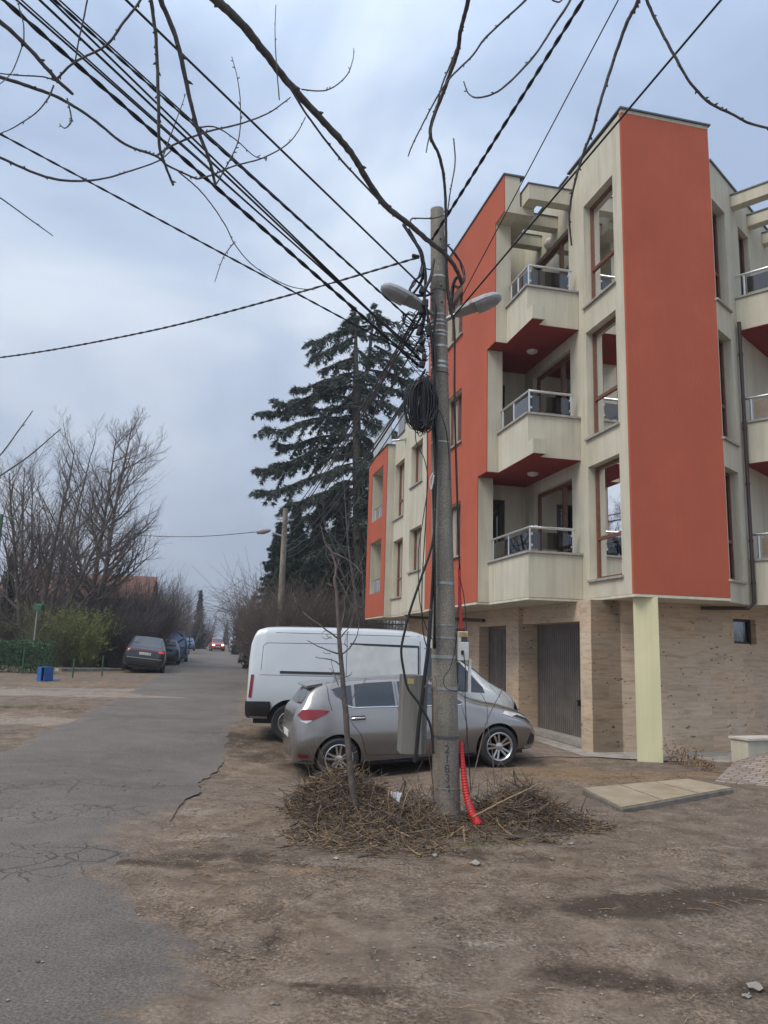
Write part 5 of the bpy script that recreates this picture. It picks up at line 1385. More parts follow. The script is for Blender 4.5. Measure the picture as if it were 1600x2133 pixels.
vert_run([(900, 620), (908, 650), (903, 700), (907, 745), (905, 790), (901, 860), (905, 935), (907, 1000)], 8.20, .009, .01, 6)
vert_run([(930, 480), (931, 560), (938, 640), (947, 690), (947, 800), (949, 920), (953, 1050), (957, 1185)], 8.3, .010, .004, 3)
vert_run([(960, 575), (948, 585), (940, 620), (938, 650), (946, 662)], 8.3, .012, .02, 4)
vert_run([(930, 510), (950, 530), (965, 560), (966, 585), (955, 600), (945, 590)], 8.3, .006, .02, 4)
for k in range(26):
    x0, y0 = RND.uniform(838, 885), RND.uniform(640, 740); 
    vert_run([(x0, y0), (x0+RND.uniform(-30, 25), y0+RND.uniform(8, 30)), (x0+RND.uniform(-10, 30), y0+RND.uniform(20, 55)), (RND.uniform(878, 897), y0+RND.uniform(0, 70))], 8.2, .005, .01)
vert_run([(868, 660), (848, 652), (842, 672), (860, 684), (884, 676)], 8.2, .006, .02, 4)
vert_run([(909, 750), (906, 840), (918, 860), (930, 900), (936, 950), (936, 1000)], 8.17, .006, .003)
vert_run([(903, 1010), (906, 1200), (905, 1350)], 8.21, .012, .01, 3)
b.build('cable_run', M['cable'], TG, 180, inv=True)
for (x, y, w_, h_, a) in ((873, 690, .05, .10, .3), (892, 690, .05, .13, -.2), (876, 728, .09, .06, .5), (879, 760, .07, .07, .2), (884, 745, .05, .08, 0), (880, 605, .07, .08, .3), (877, 650, .05, .06, .2), (866, 534, .09, .03, .2), (878, 712, .06, .05, -.4), (886, 632, .07, .09, 0)):
    p = at(x, y, 8.2); q = MB(); q.box(-w_/2, w_/2, -.03, .03, -h_/2, h_/2, T=Matrix.Translation(p) @ Matrix.Rotation(a, 4, 'Y')); q.build('clamp', M['black'], TG, bevel=.012, inv=True)
b = MB(); p0 = at(880, 838, 8.14)
for k in range(95):
    w_ = RND.uniform(.012, .15); h_ = RND.uniform(.21, .30); ox = RND.uniform(-.02, .09)-w_*.25; oy = RND.uniform(-.09, .09); tl = RND.uniform(-.25, .25)
    pts = []
    for i in range(25):
        a = 2*pi*i/24; x = w_*cos(a); z = h_*sin(a)*(1-.12*cos(a))
        pts.append(p0+Vector((ox+x*cos(tl), oy+x*sin(tl)*.7, z-.02+RND.uniform(-.003, .003)-(.05 if k % 9 == 0 else 0)*(sin(a) < 0))))
    b.tube(pts, .0055, 5, cap=False)
tag(b.build('cable_coil', M['cable'], None, 180), 'big hanging coil of slack black cable on the pole', 'cable coil')
# loose drops beside the pole
def drop(label, pxs, y, r, mat='cable'):
    P = [at(x, yy, y) for x, yy in pxs]; b = MB(); b.tube(crom(P, 10), r, 7)
    return tag(b.build('loose_cable', M[mat], None, 180), label, 'cable', 'loose cables beside the pole')
drop('thick black cable bowing out from the pole in front of the van', [(906, 1060), (904, 1110), (896, 1150), (880, 1196), (855, 1270), (844, 1312), (836, 1354), (841, 1396), (850, 1434), (872, 1464), (893, 1501), (900, 1530), (903, 1570)], 8.06, .013)
drop('thin black cable hanging from the coil past the red wall', [(890, 892), (890, 1000), (886, 1100), (880, 1200), (879, 1270), (882, 1319), (890, 1351)], 8.12, .006)
drop('thin dark cable hanging in front of the cream wing', [(866, 880), (867, 920), (885, 960), (891, 1010), (880, 1090), (872, 1150), (873, 1234), (882, 1290), (899, 1330)], 8.16, .005)
drop('black plastic duct ending above the brush heap beside the cabinet', [(898, 1270), (893, 1340), (886, 1400), (879, 1459), (873, 1501), (868, 1560), (865, 1588)], 8.12, .021)
drop('thin black cable dropping on the right of the pole to the meter box', [(957, 1200), (966, 1240), (971, 1290), (971, 1314)], 8.3, .005)
drop('thin black cable hanging from the meter box to the ground', [(966, 1362), (970, 1400), (969, 1460), (974, 1540), (979, 1620), (980, 1660)], 8.2, .005)
drop('pair of thin wires crossing the front of the pole', [(957, 1220), (951, 1330), (938, 1390), (925, 1410), (928, 1432), (950, 1440), (958, 1432)], 8.16, .004)
drop('white wire loop hanging at the left edge of the pole', [(902, 985), (896, 1000), (898, 1020), (904, 990)], 8.15, .007, 'white')

# ------------------------------------------------------------------ far pole and its lamp, other distant poles
def simple_pole(label, x, y, ztop, r, lamp=None, group='poles along the road'):
    z0 = zbase(x, y); root = thing('utility_pole', label, 'utility pole', (x, y, z0), group=group)
    b = MB(); b.tube([(x, y, z0-.2), (x, y, ztop)], [r*1.25, r*.85], 12); b.build('pole', M['poleconc'], root, 40, inv=True)
    b = MB(); b.box(x-.35, x+.35, y-.03, y+.03, ztop-.5, ztop-.44); b.build('crossarm', M['galv'], root, inv=True)
    if lamp:
        b = MB(); d = lamp
        b.tube([(x, y, ztop-1.2), (x+d*.5, y-.1, ztop-1.05)], .04, 6); 
        b.lathe([(0, -.35), (.10, -.25), (.14, 0), (.08, .25), (0, .32)], 12, Matrix.Translation((x+d*.85, y-.15, ztop-1.0)) @ Matrix.Rotation(pi/2+.15*d, 4, 'Y'))
        b.build('lamp', M['lampshell'], root, 40, inv=True)
    return root
simple_pole('concrete pole with a small lamp in front of the dark conifers', FPX_, FPY, fpt.z, .125, -1)
for (x, y0, yd, r, lb) in ((351, 1243, 70, .11, 'thin brown wooden pole on the left verge behind the parked cars'), (527, 1240, 52, .15, 'concrete pole beyond the pale garden wall'), (510, 1262, 72, .15, 'second concrete pole down the right verge'), (499, 1290, 98, .15, 'third and smallest concrete pole down the right verge')):
    p = at(x, y0, yd); simple_pole(lb, p.x, p.y, p.z, r)
# ------------------------------------------------------------------ vegetation
def bark(name, c1, c2, vs=8):
    m, t, b = newmat(name); v = t.coords(); n = t.noise(v, vs, 5, .6); f = t.noise(v, 60, 3)
    c = t.ramp(n, [(.3, c1), (.7, c2)])
    t.l.new(t.mix(1.0, c, t.ramp(f, [(.3, (.75, .75, .75)), (.7, (1.25, 1.25, 1.25))]), 'MULTIPLY'), b.inputs['Base Color'])
    b.inputs['Roughness'].default_value = .9; b.inputs['Specular IOR Level'].default_value = .2
    t.l.new(t.bump(f, .4, .01), b.inputs['Normal']); return m
def leafmat(name, c1, c2, c3, scale=.8):
    m, t, b = newmat(name); g = t.node('ShaderNodeNewGeometry'); v = t.coords()
    n = t.noise(v, scale, 4); r = g.outputs['Random Per Island']
    c = t.ramp(r, [(0, c1), (.55, c2), (1, c3)])
    t.l.new(t.mix(1.0, c, t.ramp(n, [(.3, (.75, .75, .75)), (.7, (1.2, 1.2, 1.2))]), 'MULTIPLY'), b.inputs['Base Color'])
    b.inputs['Roughness'].default_value = .7; b.inputs['Specular IOR Level'].default_value = .25; return m
M['bark'] = bark('bark_grey', (.075, .066, .058), (.14, .125, .105)); M['twig'] = bark('twig_bark', (.095, .08, .075), (.17, .14, .125))
M['limb'] = bark('limb_bark', (.075, .072, .072), (.145, .138, .132), 14); M['darktwig'] = bark('dark_twig', (.075, .063, .06), (.15, .12, .112))
M['cedar'] = leafmat('cedar_needles', (.044, .064, .054), (.072, .096, .078), (.13, .155, .122))
M['spruce'] = leafmat('spruce_needles', (.018, .034, .026), (.035, .056, .040), (.062, .088, .058))
M['spruce2'] = leafmat('green_conifer_needles', (.026, .040, .018), (.052, .070, .030), (.085, .10, .045))

def rvec(r): return Vector((r.gauss(0, 1), r.gauss(0, 1), r.gauss(0, 1))).normalized()
def grow_branch(mbs, r, p, d, L, rad, lev, maxlev, trop=.25, wob=.25, kids=(7, 7, 6, 4), spread=(.55, .7, .8, .8), lens=(.55, .5, .5, .5), seg=7, start=.2, tipr=.15):
    pts, rr = [p.copy()], [rad]
    d = d.normalized(); n = max(3, seg-lev)
    for i in range(n):
        d = (d+rvec(r)*wob*(.22 if lev == 0 else .5)+Vector((0, 0, trop*.25))).normalized(); p = p+d*(L/n); pts.append(p.copy()); rr.append(rad*(1-(1-tipr)*(i+1)/n))
    mb = mbs[min(lev, len(mbs)-1)]
    mb.tube(pts, rr, (8, 5, 4, 3, 3)[min(lev, 4)], cap=False)
    if lev >= maxlev: return
    k = kids[lev]
    for j in range(k):
        t = start+(1-start)*(j+r.uniform(.2, .9))/k; i = min(n-1, int(t*n)); f = t*n-i
        q = pts[i].lerp(pts[i+1], f); dd = (pts[i+1]-pts[i]).normalized()
        s = dd.cross(rvec(r)).normalized()
        nd = (dd*cos(spread[lev])+s*sin(spread[lev])).normalized()
        grow_branch(mbs, r, q, nd, L*lens[lev]*r.uniform(.7, 1.25)*((1.5-1.05*t) if lev == 0 else (1.15-.5*t)), max(.0065, (rr[i]*.6)), lev+1, maxlev, trop, wob, kids, spread, lens, seg, .15, tipr)
def bare_tree(label, base, stems, H, r0, seed, mats=('bark', 'twig'), group='bare trees along the left verge', maxlev=3, lean=.12, trop=.35, name='bare_tree', **kw):
    r = random.Random(seed); root = thing(name, label, 'tree', base, group=group)
    a, c = MB(), MB()
    for k in range(stems):
        an = 2*pi*k/max(1, stems)+r.uniform(-.4, .4); t = lean*(1 if stems > 1 else .2)
        d = Vector((cos(an)*t*r.uniform(.5, 1.6), sin(an)*t*r.uniform(.5, 1.6), 1))
        grow_branch([a, c], r, Vector(base)+Vector((cos(an), sin(an), 0))*r0*(.9 if stems > 1 else 0)+Vector((0, 0, -.1)), d, H*r.uniform(.82, 1.05), r0*(1 if stems == 1 else .75), 0, maxlev, trop, **kw)
    a.build('trunk', M[mats[0]], root, 60, inv=True); c.build('crown', M[mats[1]], root, None, inv=True); return root
def gp(px, y): 
    p = at(px, 1340, y); return Vector((p.x, y, zbase(p.x, y)))
bare_tree('tall bare tree with twin trunks rising above the orange roofed house', gp(188, 45), 2, 13.6, .27, 5, maxlev=4, lean=.04, trop=.36, kids=(24, 8, 6, 3), spread=(1.0, .6, .7, .7), lens=(.25, .52, .48, .5), start=.2, wob=.22)
bare_tree('broad bare tree with many stems at the left edge', gp(66, 40), 6, 11.8, .20, 8, maxlev=3, lean=.36, trop=.4, kids=(13, 8, 7, 3), spread=(.7, .7, .8, .8), lens=(.34, .5, .5, .5), start=.18, wob=.22)
bare_tree('bare tree half hidden at the very left edge', gp(12, 47), 3, 11.0, .2, 12, lean=.2, trop=.5, kids=(10, 7, 5, 3), lens=(.36, .5, .5, .5), wob=.22)
bare_tree('slimmer bare tree between the two big ones', gp(128, 52), 2, 12.0, .18, 14, lean=.06, trop=.6, kids=(12, 7, 5, 3), lens=(.32, .5, .5, .5), wob=.2)
for k, (px, y, H, lb) in enumerate(((318, 62, 5.6, 'low bare tree right of the orange roof'), (345, 75, 6.0, 'bare tree beside the thin wooden pole'), (372, 88, 6.2, 'bare tree above the parked blue van'), (398, 100, 6.0, 'hazy bare tree left of the small conifer'), (424, 118, 5.2, 'last bare tree on the left before the road end'), (285, 56, 5.0, 'dense bare tree against the end of the tiled house'))):
    bare_tree(lb, gp(px, y), 3, H, .13, 20+k, ('twig', 'twig'), lean=.3, trop=.35, kids=(8, 7, 4, 3), lens=(.5, .5, .5, .5), wob=.25)
for k, (px, y, H, st, lb) in enumerate(((500, 56, 7.2, 1, 'slender bare tree leaning over the right verge'), (516, 48, 4.6, 3, 'small bare tree in front of the dark spruces'), (482, 90, 5.2, 2, 'distant bare tree on the right verge'))):
    bare_tree(lb, gp(px, y), st, H, .10, 40+k, ('twig', 'twig'), 'bare trees along the right verge', lean=.2, trop=.1, kids=(9, 6, 4, 3), lens=(.42, .5, .5, .5), wob=.3)
bare_tree('tangle of brown bare climbers at the foot of the far pole', gp(604, 31), 6, 2.7, .04, 50, ('twig', 'twig'), 'bare trees along the right verge', lean=.5, trop=-.1, kids=(9, 7, 4, 3), lens=(.5, .5, .5, .5), wob=.4, name='bare_bush')
bare_tree('pale bare birch standing between the cedar and the cream wing', gp(765, 33.5), 2, 9.6, .11, 53, ('limb', 'limb'), 'bare trees along the right verge', lean=.1, trop=.3, kids=(11, 6, 4, 3), lens=(.34, .5, .5, .5), wob=.3)

def blade(mb, p, d, L, w_, r):
    s = d.cross(rvec(r)); 
    if s.length < .01: return
    s.normalize(); mb.add([p-s*w_, p+s*w_, p+d*L], [(0, 1, 2)])
def conifer_branch(wood, leaf, r, P, rad, tw, bl=.15, step=.16, start=.2, droop=.55, nb=7):
    wood.tube(P, [rad*(1-.85*i/(len(P)-1)) for i in range(len(P))], 4, cap=False)
    tot = sum((P[i+1]-P[i]).length for i in range(len(P)-1)); acc = 0; nxt = tot*start
    for i in range(len(P)-1):
        sl = (P[i+1]-P[i]).length; d = (P[i+1]-P[i])/max(sl, 1e-6)
        while nxt < acc+sl:
            f = nxt/tot; q = P[i]+d*(nxt-acc)
            lat = d.cross(Vector((0, 0, 1))); lat = lat.normalized() if lat.length > .05 else Vector((1, 0, 0))
            for sg in (-1, 1, 0):
                L = tw*(1.08-.8*f)*r.uniform(.6, 1.3)*(1 if sg else .8)
                td = (d*.6+lat*sg*r.uniform(.4, 1.0)+Vector((0, 0, -droop*r.uniform(.2, 1.2)))+rvec(r)*.15).normalized()
                pts = [q]; dd = td
                n = 4
                for k in range(n): dd = (dd+Vector((0, 0, -droop*.22))+rvec(r)*.1).normalized(); pts.append(pts[-1]+dd*(L/n))
                for k in range(n):
                    for _ in range(nb):
                        u = r.random(); pp = pts[k].lerp(pts[k+1], u); ax = (pts[k+1]-pts[k]).normalized()
                        bd = (ax*.75+rvec(r)*.75).normalized(); blade(leaf, pp, bd, bl*r.uniform(.7, 1.3), bl*.13, r)
            nxt += step*r.uniform(.7, 1.3)
        acc += sl
# the big cedar: its long arms follow the outline it has against the sky
r = random.Random(77); CY_ = 36.0
cb = gp(742, CY_); CEDAR = thing('cedar_tree', 'tall ragged cedar with two tops and long drooping arms behind the wing', 'tree', cb)
tw_, wd_2, lf = MB(), MB(), MB()
tp1, tp2 = at(741, 640, CY_), at(782, 632, CY_+.4)
j0 = at(742, 830, CY_)
tw_.tube([cb, cb.lerp(j0, .5)+Vector((.15, 0, 0)), j0, j0.lerp(tp1, .5), tp1], [.36, .28, .18, .10, .02], 8)
tw_.tube([j0, j0.lerp(tp2, .35)+Vector((.25, 0, -.2)), j0.lerp(tp2, .7)+Vector((.1, 0, 0)), tp2], [.14, .11, .07, .02], 7)
arms = [((738, 690), (648, 710)), ((738, 715), (657, 738)), ((738, 745), (678, 766)), ((738, 775), (676, 796)), ((740, 785), (617, 808)), ((740, 805), (612, 832)), ((740, 830), (580, 836)), ((740, 850), (553, 858)), ((740, 870), (556, 890)), ((742, 905), (585, 925)), ((742, 930), (575, 965)), ((742, 945), (536, 976)), ((742, 975), (543, 1021)), ((742, 1005), (600, 1050)), ((742, 1020), (640, 1075)),
        ((782, 660), (826, 672)), ((782, 690), (838, 702)), ((780, 720), (832, 745)), ((775, 745), (846, 770)), ((765, 770), (862, 795)), ((755, 800), (858, 822)), ((748, 830), (838, 850)), ((745, 870), (830, 900)), ((745, 930), (800, 960)), ((745, 985), (790, 1010)),
        ((741, 655), (716, 672)), ((741, 670), (708, 690)), ((782, 650), (800, 662)), ((741, 700), (700, 720))]
for (a, b_) in arms:
    A = at(*a, CY_); L = 0
    B = at(*b_, CY_+r.uniform(-2.2, 2.2)*min(1, abs(a[0]-b_[0])/140)); 
    Lb = (B-A).length; mid = A.lerp(B, .5)+Vector((0, r.uniform(-.2, .2), Lb*r.uniform(-.02, .07)))
    P = crom([A, mid, A.lerp(B, .82)+Vector((0, 0, -Lb*r.uniform(.0, .05))), B], 4)
    big = abs(a[0]-b_[0]) > 50
    conifer_branch(wd_2, lf, r, P, .07, .55 if big else .4, .22, .22, .12, .55, 4)
    tot = (B-A).length; ns = int(tot/.27)
    for q in range(ns):
        f = .12+.86*q/max(1, ns-1)+r.uniform(-.03, .03); i = min(len(P)-2, max(0, int(f*(len(P)-1)))); pp = P[i].lerp(P[i+1], min(1, max(0, f*(len(P)-1)-i)))
        d = (P[i+1]-P[i]).normalized(); lat = d.cross(Vector((0, 0, 1))).normalized()*(1 if q % 2 else -1)
        L2 = (1.35 if big else .65)*(1.05-.7*f)*r.uniform(.35, 1.35)
        d2 = (d*r.uniform(.5, 1.0)+lat*r.uniform(.2, .9)+Vector((0, 0, r.uniform(-.75, .12)))).normalized()
        E2 = pp+d2*L2; conifer_branch(wd_2, lf, r, crom([pp, pp.lerp(E2, .55)+Vector((0, 0, .06*L2)), E2+Vector((0, 0, -.22*L2))], 3), .02, .36, .21, .24, .1, .75, 3)
for k in range(95):
    z = r.random(); y = 648+z*500; A = at(742 if y > 760 else r.choice((741, 781)), y, CY_)
    an = r.uniform(0, 2*pi); L = (.5+2.9*z)*r.uniform(.6, 1.0)
    if cos(an) > .3 and z > .5: L *= .7
    B = A+Vector((cos(an)*L, sin(an)*L, -.25*L+r.uniform(-.2, .3)))
    P = crom([A, A.lerp(B, .5)+Vector((0, 0, .12*L)), B], 4); conifer_branch(wd_2, lf, r, P, .05, .62, .22, .2, .2, .6, 4)
for tp in (tp1, tp2):
    for k in range(12):
        q = tp+Vector((0, 0, -.12*k)); an = r.uniform(0, 6.28); L = .12+.06*k; conifer_branch(wd_2, lf, r, [q, q+Vector((cos(an)*L*.5, sin(an)*L*.5, .02)), q+Vector((cos(an)*L, sin(an)*L, -.06))], .015, .16, .12, .1, .1, .4, 6)
tw_.build('trunk', M['bark'], CEDAR, 60, inv=True); wd_2.build('branches', M['darktwig'], CEDAR, None, inv=True); lf.build('crown', M['cedar'], CEDAR, None, inv=True)

def spruce(label, px, y, apex, rad_px, mat, seed, dens=1.0, tw=.5, skirt=0.0, group='dark conifers beside the road'):
    r = random.Random(seed); b0 = gp(px, y); tp = at(px, apex, y); tp.x = b0.x; H = tp.z-b0.z; R_ = rad_px*y/FPX
    root = thing('spruce_tree', label, 'tree', b0, group=group)
    t, w_, l = MB(), MB(), MB(); t.tube([b0, tp], [.05*H*.4, .01], 7)
    n = int(H*17*dens)
    for k in range(n):
        z = 1-(k+.5)/n; z = z**1.15                    # 1 at the top
        h = skirt+(1-skirt)*z; L = max(.15, R_*(1-h)**.8*r.uniform(.7, 1.12)); an = k*2.4+r.uniform(-.3, .3)
        A = b0+Vector((0, 0, h*H)); B = A+Vector((cos(an)*L, sin(an)*L, -.30*L))
        P = crom([A, A.lerp(B, .5)+Vector((0, 0, -.02*L)), B], 3); conifer_branch(w_, l, r, P, .035, tw*1.15*(.45+.6*(1-h)), .19, .2, .12, .5, 7)
    t.build('trunk', M['bark'], root, 60, inv=True); w_.build('branches', M['darktwig'], root, None, inv=True); l.build('crown', M[mat], root, None, inv=True)
spruce('broad dark spruce right behind the far pole', 608, 42, 1048, 100, 'spruce', 1, 1.3, .6)
spruce('darkest spruce sloping down to the road on the left of the group', 570, 47, 1085, 82, 'spruce', 2, 1.1, .55)
spruce('lighter green conifer between the cedar trunk and the red loggias', 706, 38, 1000, 72, 'spruce2', 3, 1.3, .6)
spruce('dark conifer filling the gap below the cedar', 655, 45, 1040, 80, 'spruce', 4, 1.1, .6)
spruce('green conifer close behind the wing wall', 752, 36, 1035, 60, 'spruce2', 5, 1.1, .55)
spruce('small hazy conifer on the left side of the road end', 411, 105, 1228, 20, 'spruce', 6, .8, .6, group='small distant conifers')
spruce('small spruce at the left edge in front of the bare trees', 8, 44, 1150, 26, 'spruce', 7, .7, .5, group='small distant conifers')
spruce('narrow dark conifer at the far end of the road', 470, 160, 1298, 9, 'spruce', 8, .5, .8, group='small distant conifers')
spruce('conifer above the pale wall far down the right verge', 498, 80, 1268, 20, 'spruce', 9, .7, .5, group='small distant conifers')

# shrubs on the left verge
def twig_bush(label, p, R_, H, n, mats, seed, leaf=None, nl=0, ls=.05, group='shrubs on the left verge', name='shrub', arch=.5, rad=.008):
    r = random.Random(seed); root = thing(name, label, 'shrub', p, group=group); st, lv = MB(), MB()
    for k in range(n):
        an = r.uniform(0, 6.283); q = sqrt(r.random())*R_*.6; b0 = Vector((p[0]+cos(an)*q, p[1]+sin(an)*q*.7, p[2]-.05))
        L = H*r.uniform(.55, 1.08); d = Vector((cos(an)*arch*r.uniform(.2, 1), sin(an)*arch*r.uniform(.2, 1), 1)).normalized()
        pts = [b0]; 
        for i in range(5):
            d = (d+rvec(r)*.16+Vector((cos(an), sin(an), 0))*arch*.12).normalized(); pts.append(pts[-1]+d*L/5)
        st.tube(pts, [rad*(1-.16*i) for i in range(6)], 3, cap=False)
        for m_ in range(5):
            i = r.randrange(1, 5); q2 = pts[i].lerp(pts[i+1], r.random()); d2 = (d+rvec(r)*.8).normalized(); L2 = L*.3*r.uniform(.5, 1.2)
            e = q2+d2*L2+rvec(r)*.03; st.tube([q2, q2.lerp(e, .5)+rvec(r)*.02, e], [rad*.6, rad*.5, rad*.3], 3, cap=False)
            for _ in range(nl):
                u = q2.lerp(e, r.random())+rvec(r)*.02; a = rvec(r); c = a.cross(rvec(r))
                if c.length < .05: continue
                c.normalize(); s_ = ls*r.uniform(.6, 1.4); lv.add([u, u+a*s_*.5+c*s_*.3, u+a*s_, u+a*s_*.5-c*s_*.3], [(0, 1, 2, 3)])
    st.build('stems', M[mats], root, None, inv=True)
    if nl: lv.build('foliage', leaf, root, None, inv=True)
    return root
LG = leafmat('spring_leaves', (.17, .19, .055), (.26, .285, .085), (.34, .36, .13), 1.2); LO = leafmat('olive_leaves', (.075, .085, .038), (.11, .12, .055), (.16, .165, .08), 1.2)
LH = leafmat('hedge_leaves', (.03, .085, .042), (.055, .125, .06), (.09, .17, .085), 1.5)
M['greentwig'] = bark('green_twig', (.14, .145, .07), (.22, .225, .11))
def bush(label, px, yb, y, hw_, hp_, n, mats, seed, leaf=None, nl=0, **kw):
    q = at(px, yb, y); p = Vector((q.x, y, min(q.z, zbase(q.x, y)))); s = y/FPX
    return twig_bush(label, p, hw_*s*1.25, hp_*s+(q.z-p.z), n, mats, seed, leaf, nl, **kw)
bush('bright yellow-green bush just coming into leaf', 163, 1385, 40, 38, 106, 340, 'greentwig', 1, LG, 22, ls=.06, arch=.3)
bush('yellow-green bush in the gap behind the brightest one', 196, 1378, 42, 22, 80, 180, 'greentwig', 11, LG, 8, ls=.06, arch=.3)
bush('olive bush between the green hedge and the bright bush', 100, 1388, 39, 34, 112, 300, 'greentwig', 2, LO, 7, ls=.06, arch=.35)
bush('dark leafless thicket left of the tilted SUV', 243, 1376, 42, 40, 105, 900, 'darktwig', 3, arch=.4, rad=.014)
bush('brown leafless thicket above the bright bush', 175, 1350, 48, 75, 118, 900, 'darktwig', 4, arch=.5, rad=.015)
bush('purple-brown thicket below the tiled gable', 272, 1352, 47, 48, 138, 900, 'twig', 5, arch=.5, rad=.014)
bush('tallest thicket in front of the tiled roof', 225, 1350, 52, 70, 150, 700, 'twig', 24, arch=.5, rad=.014)
bush('brown leafless thicket at the foot of the broad bare tree', 45, 1345, 44, 60, 100, 600, 'darktwig', 6, LO, 1, ls=.06, arch=.5, rad=.012)
bush('olive-brown shrub at the left edge above the hedge', 15, 1345, 43, 42, 85, 420, 'twig', 26, LO, 3, ls=.06, arch=.5, rad=.010)
bush('leafless thicket beyond the parked cars', 304, 1348, 60, 30, 95, 420, 'twig', 9, arch=.5, rad=.016)
bush('leafless thicket beside the thin wooden pole', 340, 1344, 80, 30, 72, 400, 'twig', 10, arch=.5, rad=.02)
bush('leafless thicket behind the distant blue car', 372, 1343, 112, 20, 50, 300, 'twig', 13, arch=.5, rad=.026)
bush('farthest leafless thicket on the left before the road end', 416, 1345, 125, 20, 42, 260, 'twig', 14, arch=.5, rad=.03)
bush('brown thicket of bare canes under the conifers behind the van', 700, 1320, 31.5, 70, 95, 700, 'twig', 15, arch=.5, rad=.010, group='shrubs on the right verge')
bush('bare canes under the spruces left of the far pole', 562, 1330, 36, 28, 85, 360, 'twig', 16, arch=.3, rad=.011, group='shrubs on the right verge')
bush('tall tangle of bare canes around the foot of the far pole', 608, 1320, 31, 45, 120, 520, 'twig', 18, arch=.6, rad=.010, group='shrubs on the right verge')
bush('dark bare canes close to the road by the first pole', 538, 1340, 46, 13, 70, 200, 'darktwig', 17, arch=.3, rad=.013, group='shrubs on the right verge')
# clipped hedge behind green mesh at the left edge
hp = gpt(20, 1402); r = random.Random(9)
HD = thing('hedge', 'dark green hedge grown through a mesh fence at the left edge', 'hedge', hp)
l, s_ = MB(), MB(); hx0, hx1 = hp.x-5, at(104, 1380, hp.y).x
for k in range(15000):
    x = r.uniform(hx0, hx1); y = hp.y+abs(r.gauss(0, .32)); z = hp.z+1.42*r.random()**.8+.06*sin(x*3)+.05*sin(x*7.7); u = Vector((x, y+.05, z)); a = rvec(r); c = a.cross(rvec(r))
    if c.length < .05: continue
    c.normalize(); q = .085*r.uniform(.5, 1.2); l.add([u, u+a*q*.5+c*q*.32, u+a*q, u+a*q*.5-c*q*.32], [(0, 1, 2, 3)])
for k in range(60): x = r.uniform(hx0, hx1); s_.tube([(x, hp.y+.3, hp.z-.1), (x+r.uniform(-.2, .2), hp.y+.3+r.uniform(-.2, .2), hp.z+1.3)], [.02, .006], 4)
l.build('foliage', LH, HD, None, inv=True); s_.build('stems', M['darktwig'], HD, None, inv=True)

# woodland far behind everything
r = random.Random(31); wm = MB()
for k in range(2600):
    y = r.uniform(120, 330); x = r.uniform(-1.1, 1.0)*y*.62
    if -.36*y < x < -.17*y and y < 260 and road_in(x, y) > -6: continue
    if -.235*y < x < -.175*y: continue
    H = r.uniform(3.5, 8.5); z = zbase(x, y)
    n = 7
    for j in range(n):
        a = r.uniform(-.5, .5); L = H*r.uniform(.6, 1); b0 = Vector((x+r.uniform(-.8, .8), y+r.uniform(-1, 1), z)); w_ = r.uniform(.06, .16)
        e = b0+Vector((sin(a)*L*.6, r.uniform(-.5, .5), cos(a)*L)); m_ = b0.lerp(e, .5)+Vector((r.uniform(-.3, .3), 0, 0))
        wm.add([b0-Vector((w_, 0, 0)), b0+Vector((w_, 0, 0)), m_+Vector((w_*.7, 0, 0)), m_-Vector((w_*.7, 0, 0)), e], [(0, 1, 2, 3), (3, 2, 4)])
        for q in range(4):
            s0 = b0.lerp(e, r.uniform(.3, .9)); e2 = s0+Vector((r.uniform(-1.4, 1.4), r.uniform(-.6, .6), r.uniform(.4, 1.6))); wm.add([s0-Vector((.04, 0, .04)), s0+Vector((.04, 0, .04)), e2], [(0, 1, 2)])
wo_ = wm.build('woodland', bark('far_bark', (.13, .115, .11), (.21, .185, .175)), None); wo_['kind'] = 'stuff'; wo_['label'] = 'leafless woodland far beyond the road'; wo_['category'] = 'woodland'
# a hill on the horizon
hm = MB(); n = 90; R2 = random.Random(4)
pr = [(-900+1800*i/n, 26+16*noise.noise((i*.07, 2, 0))+9*noise.noise((i*.23, 5, 0))+16*math.exp(-((i-28)/9)**2)) for i in range(n+1)]
for (x, h) in pr: hm.v += [(x, 880, -15), (x, 960, h*.7), (x, 1150, h*1.25)]
for i in range(n):
    for j in range(2): hm.f.append([i*3+j, (i+1)*3+j, (i+1)*3+j+1, i*3+j+1]); hm.m.append(0)
struct(hm.build('hill', pm('hill_haze_blue', (.17, .20, .25), .95, 0, .15, .02), None, 180))  # blue-grey of distant haze is painted into the hill's colour

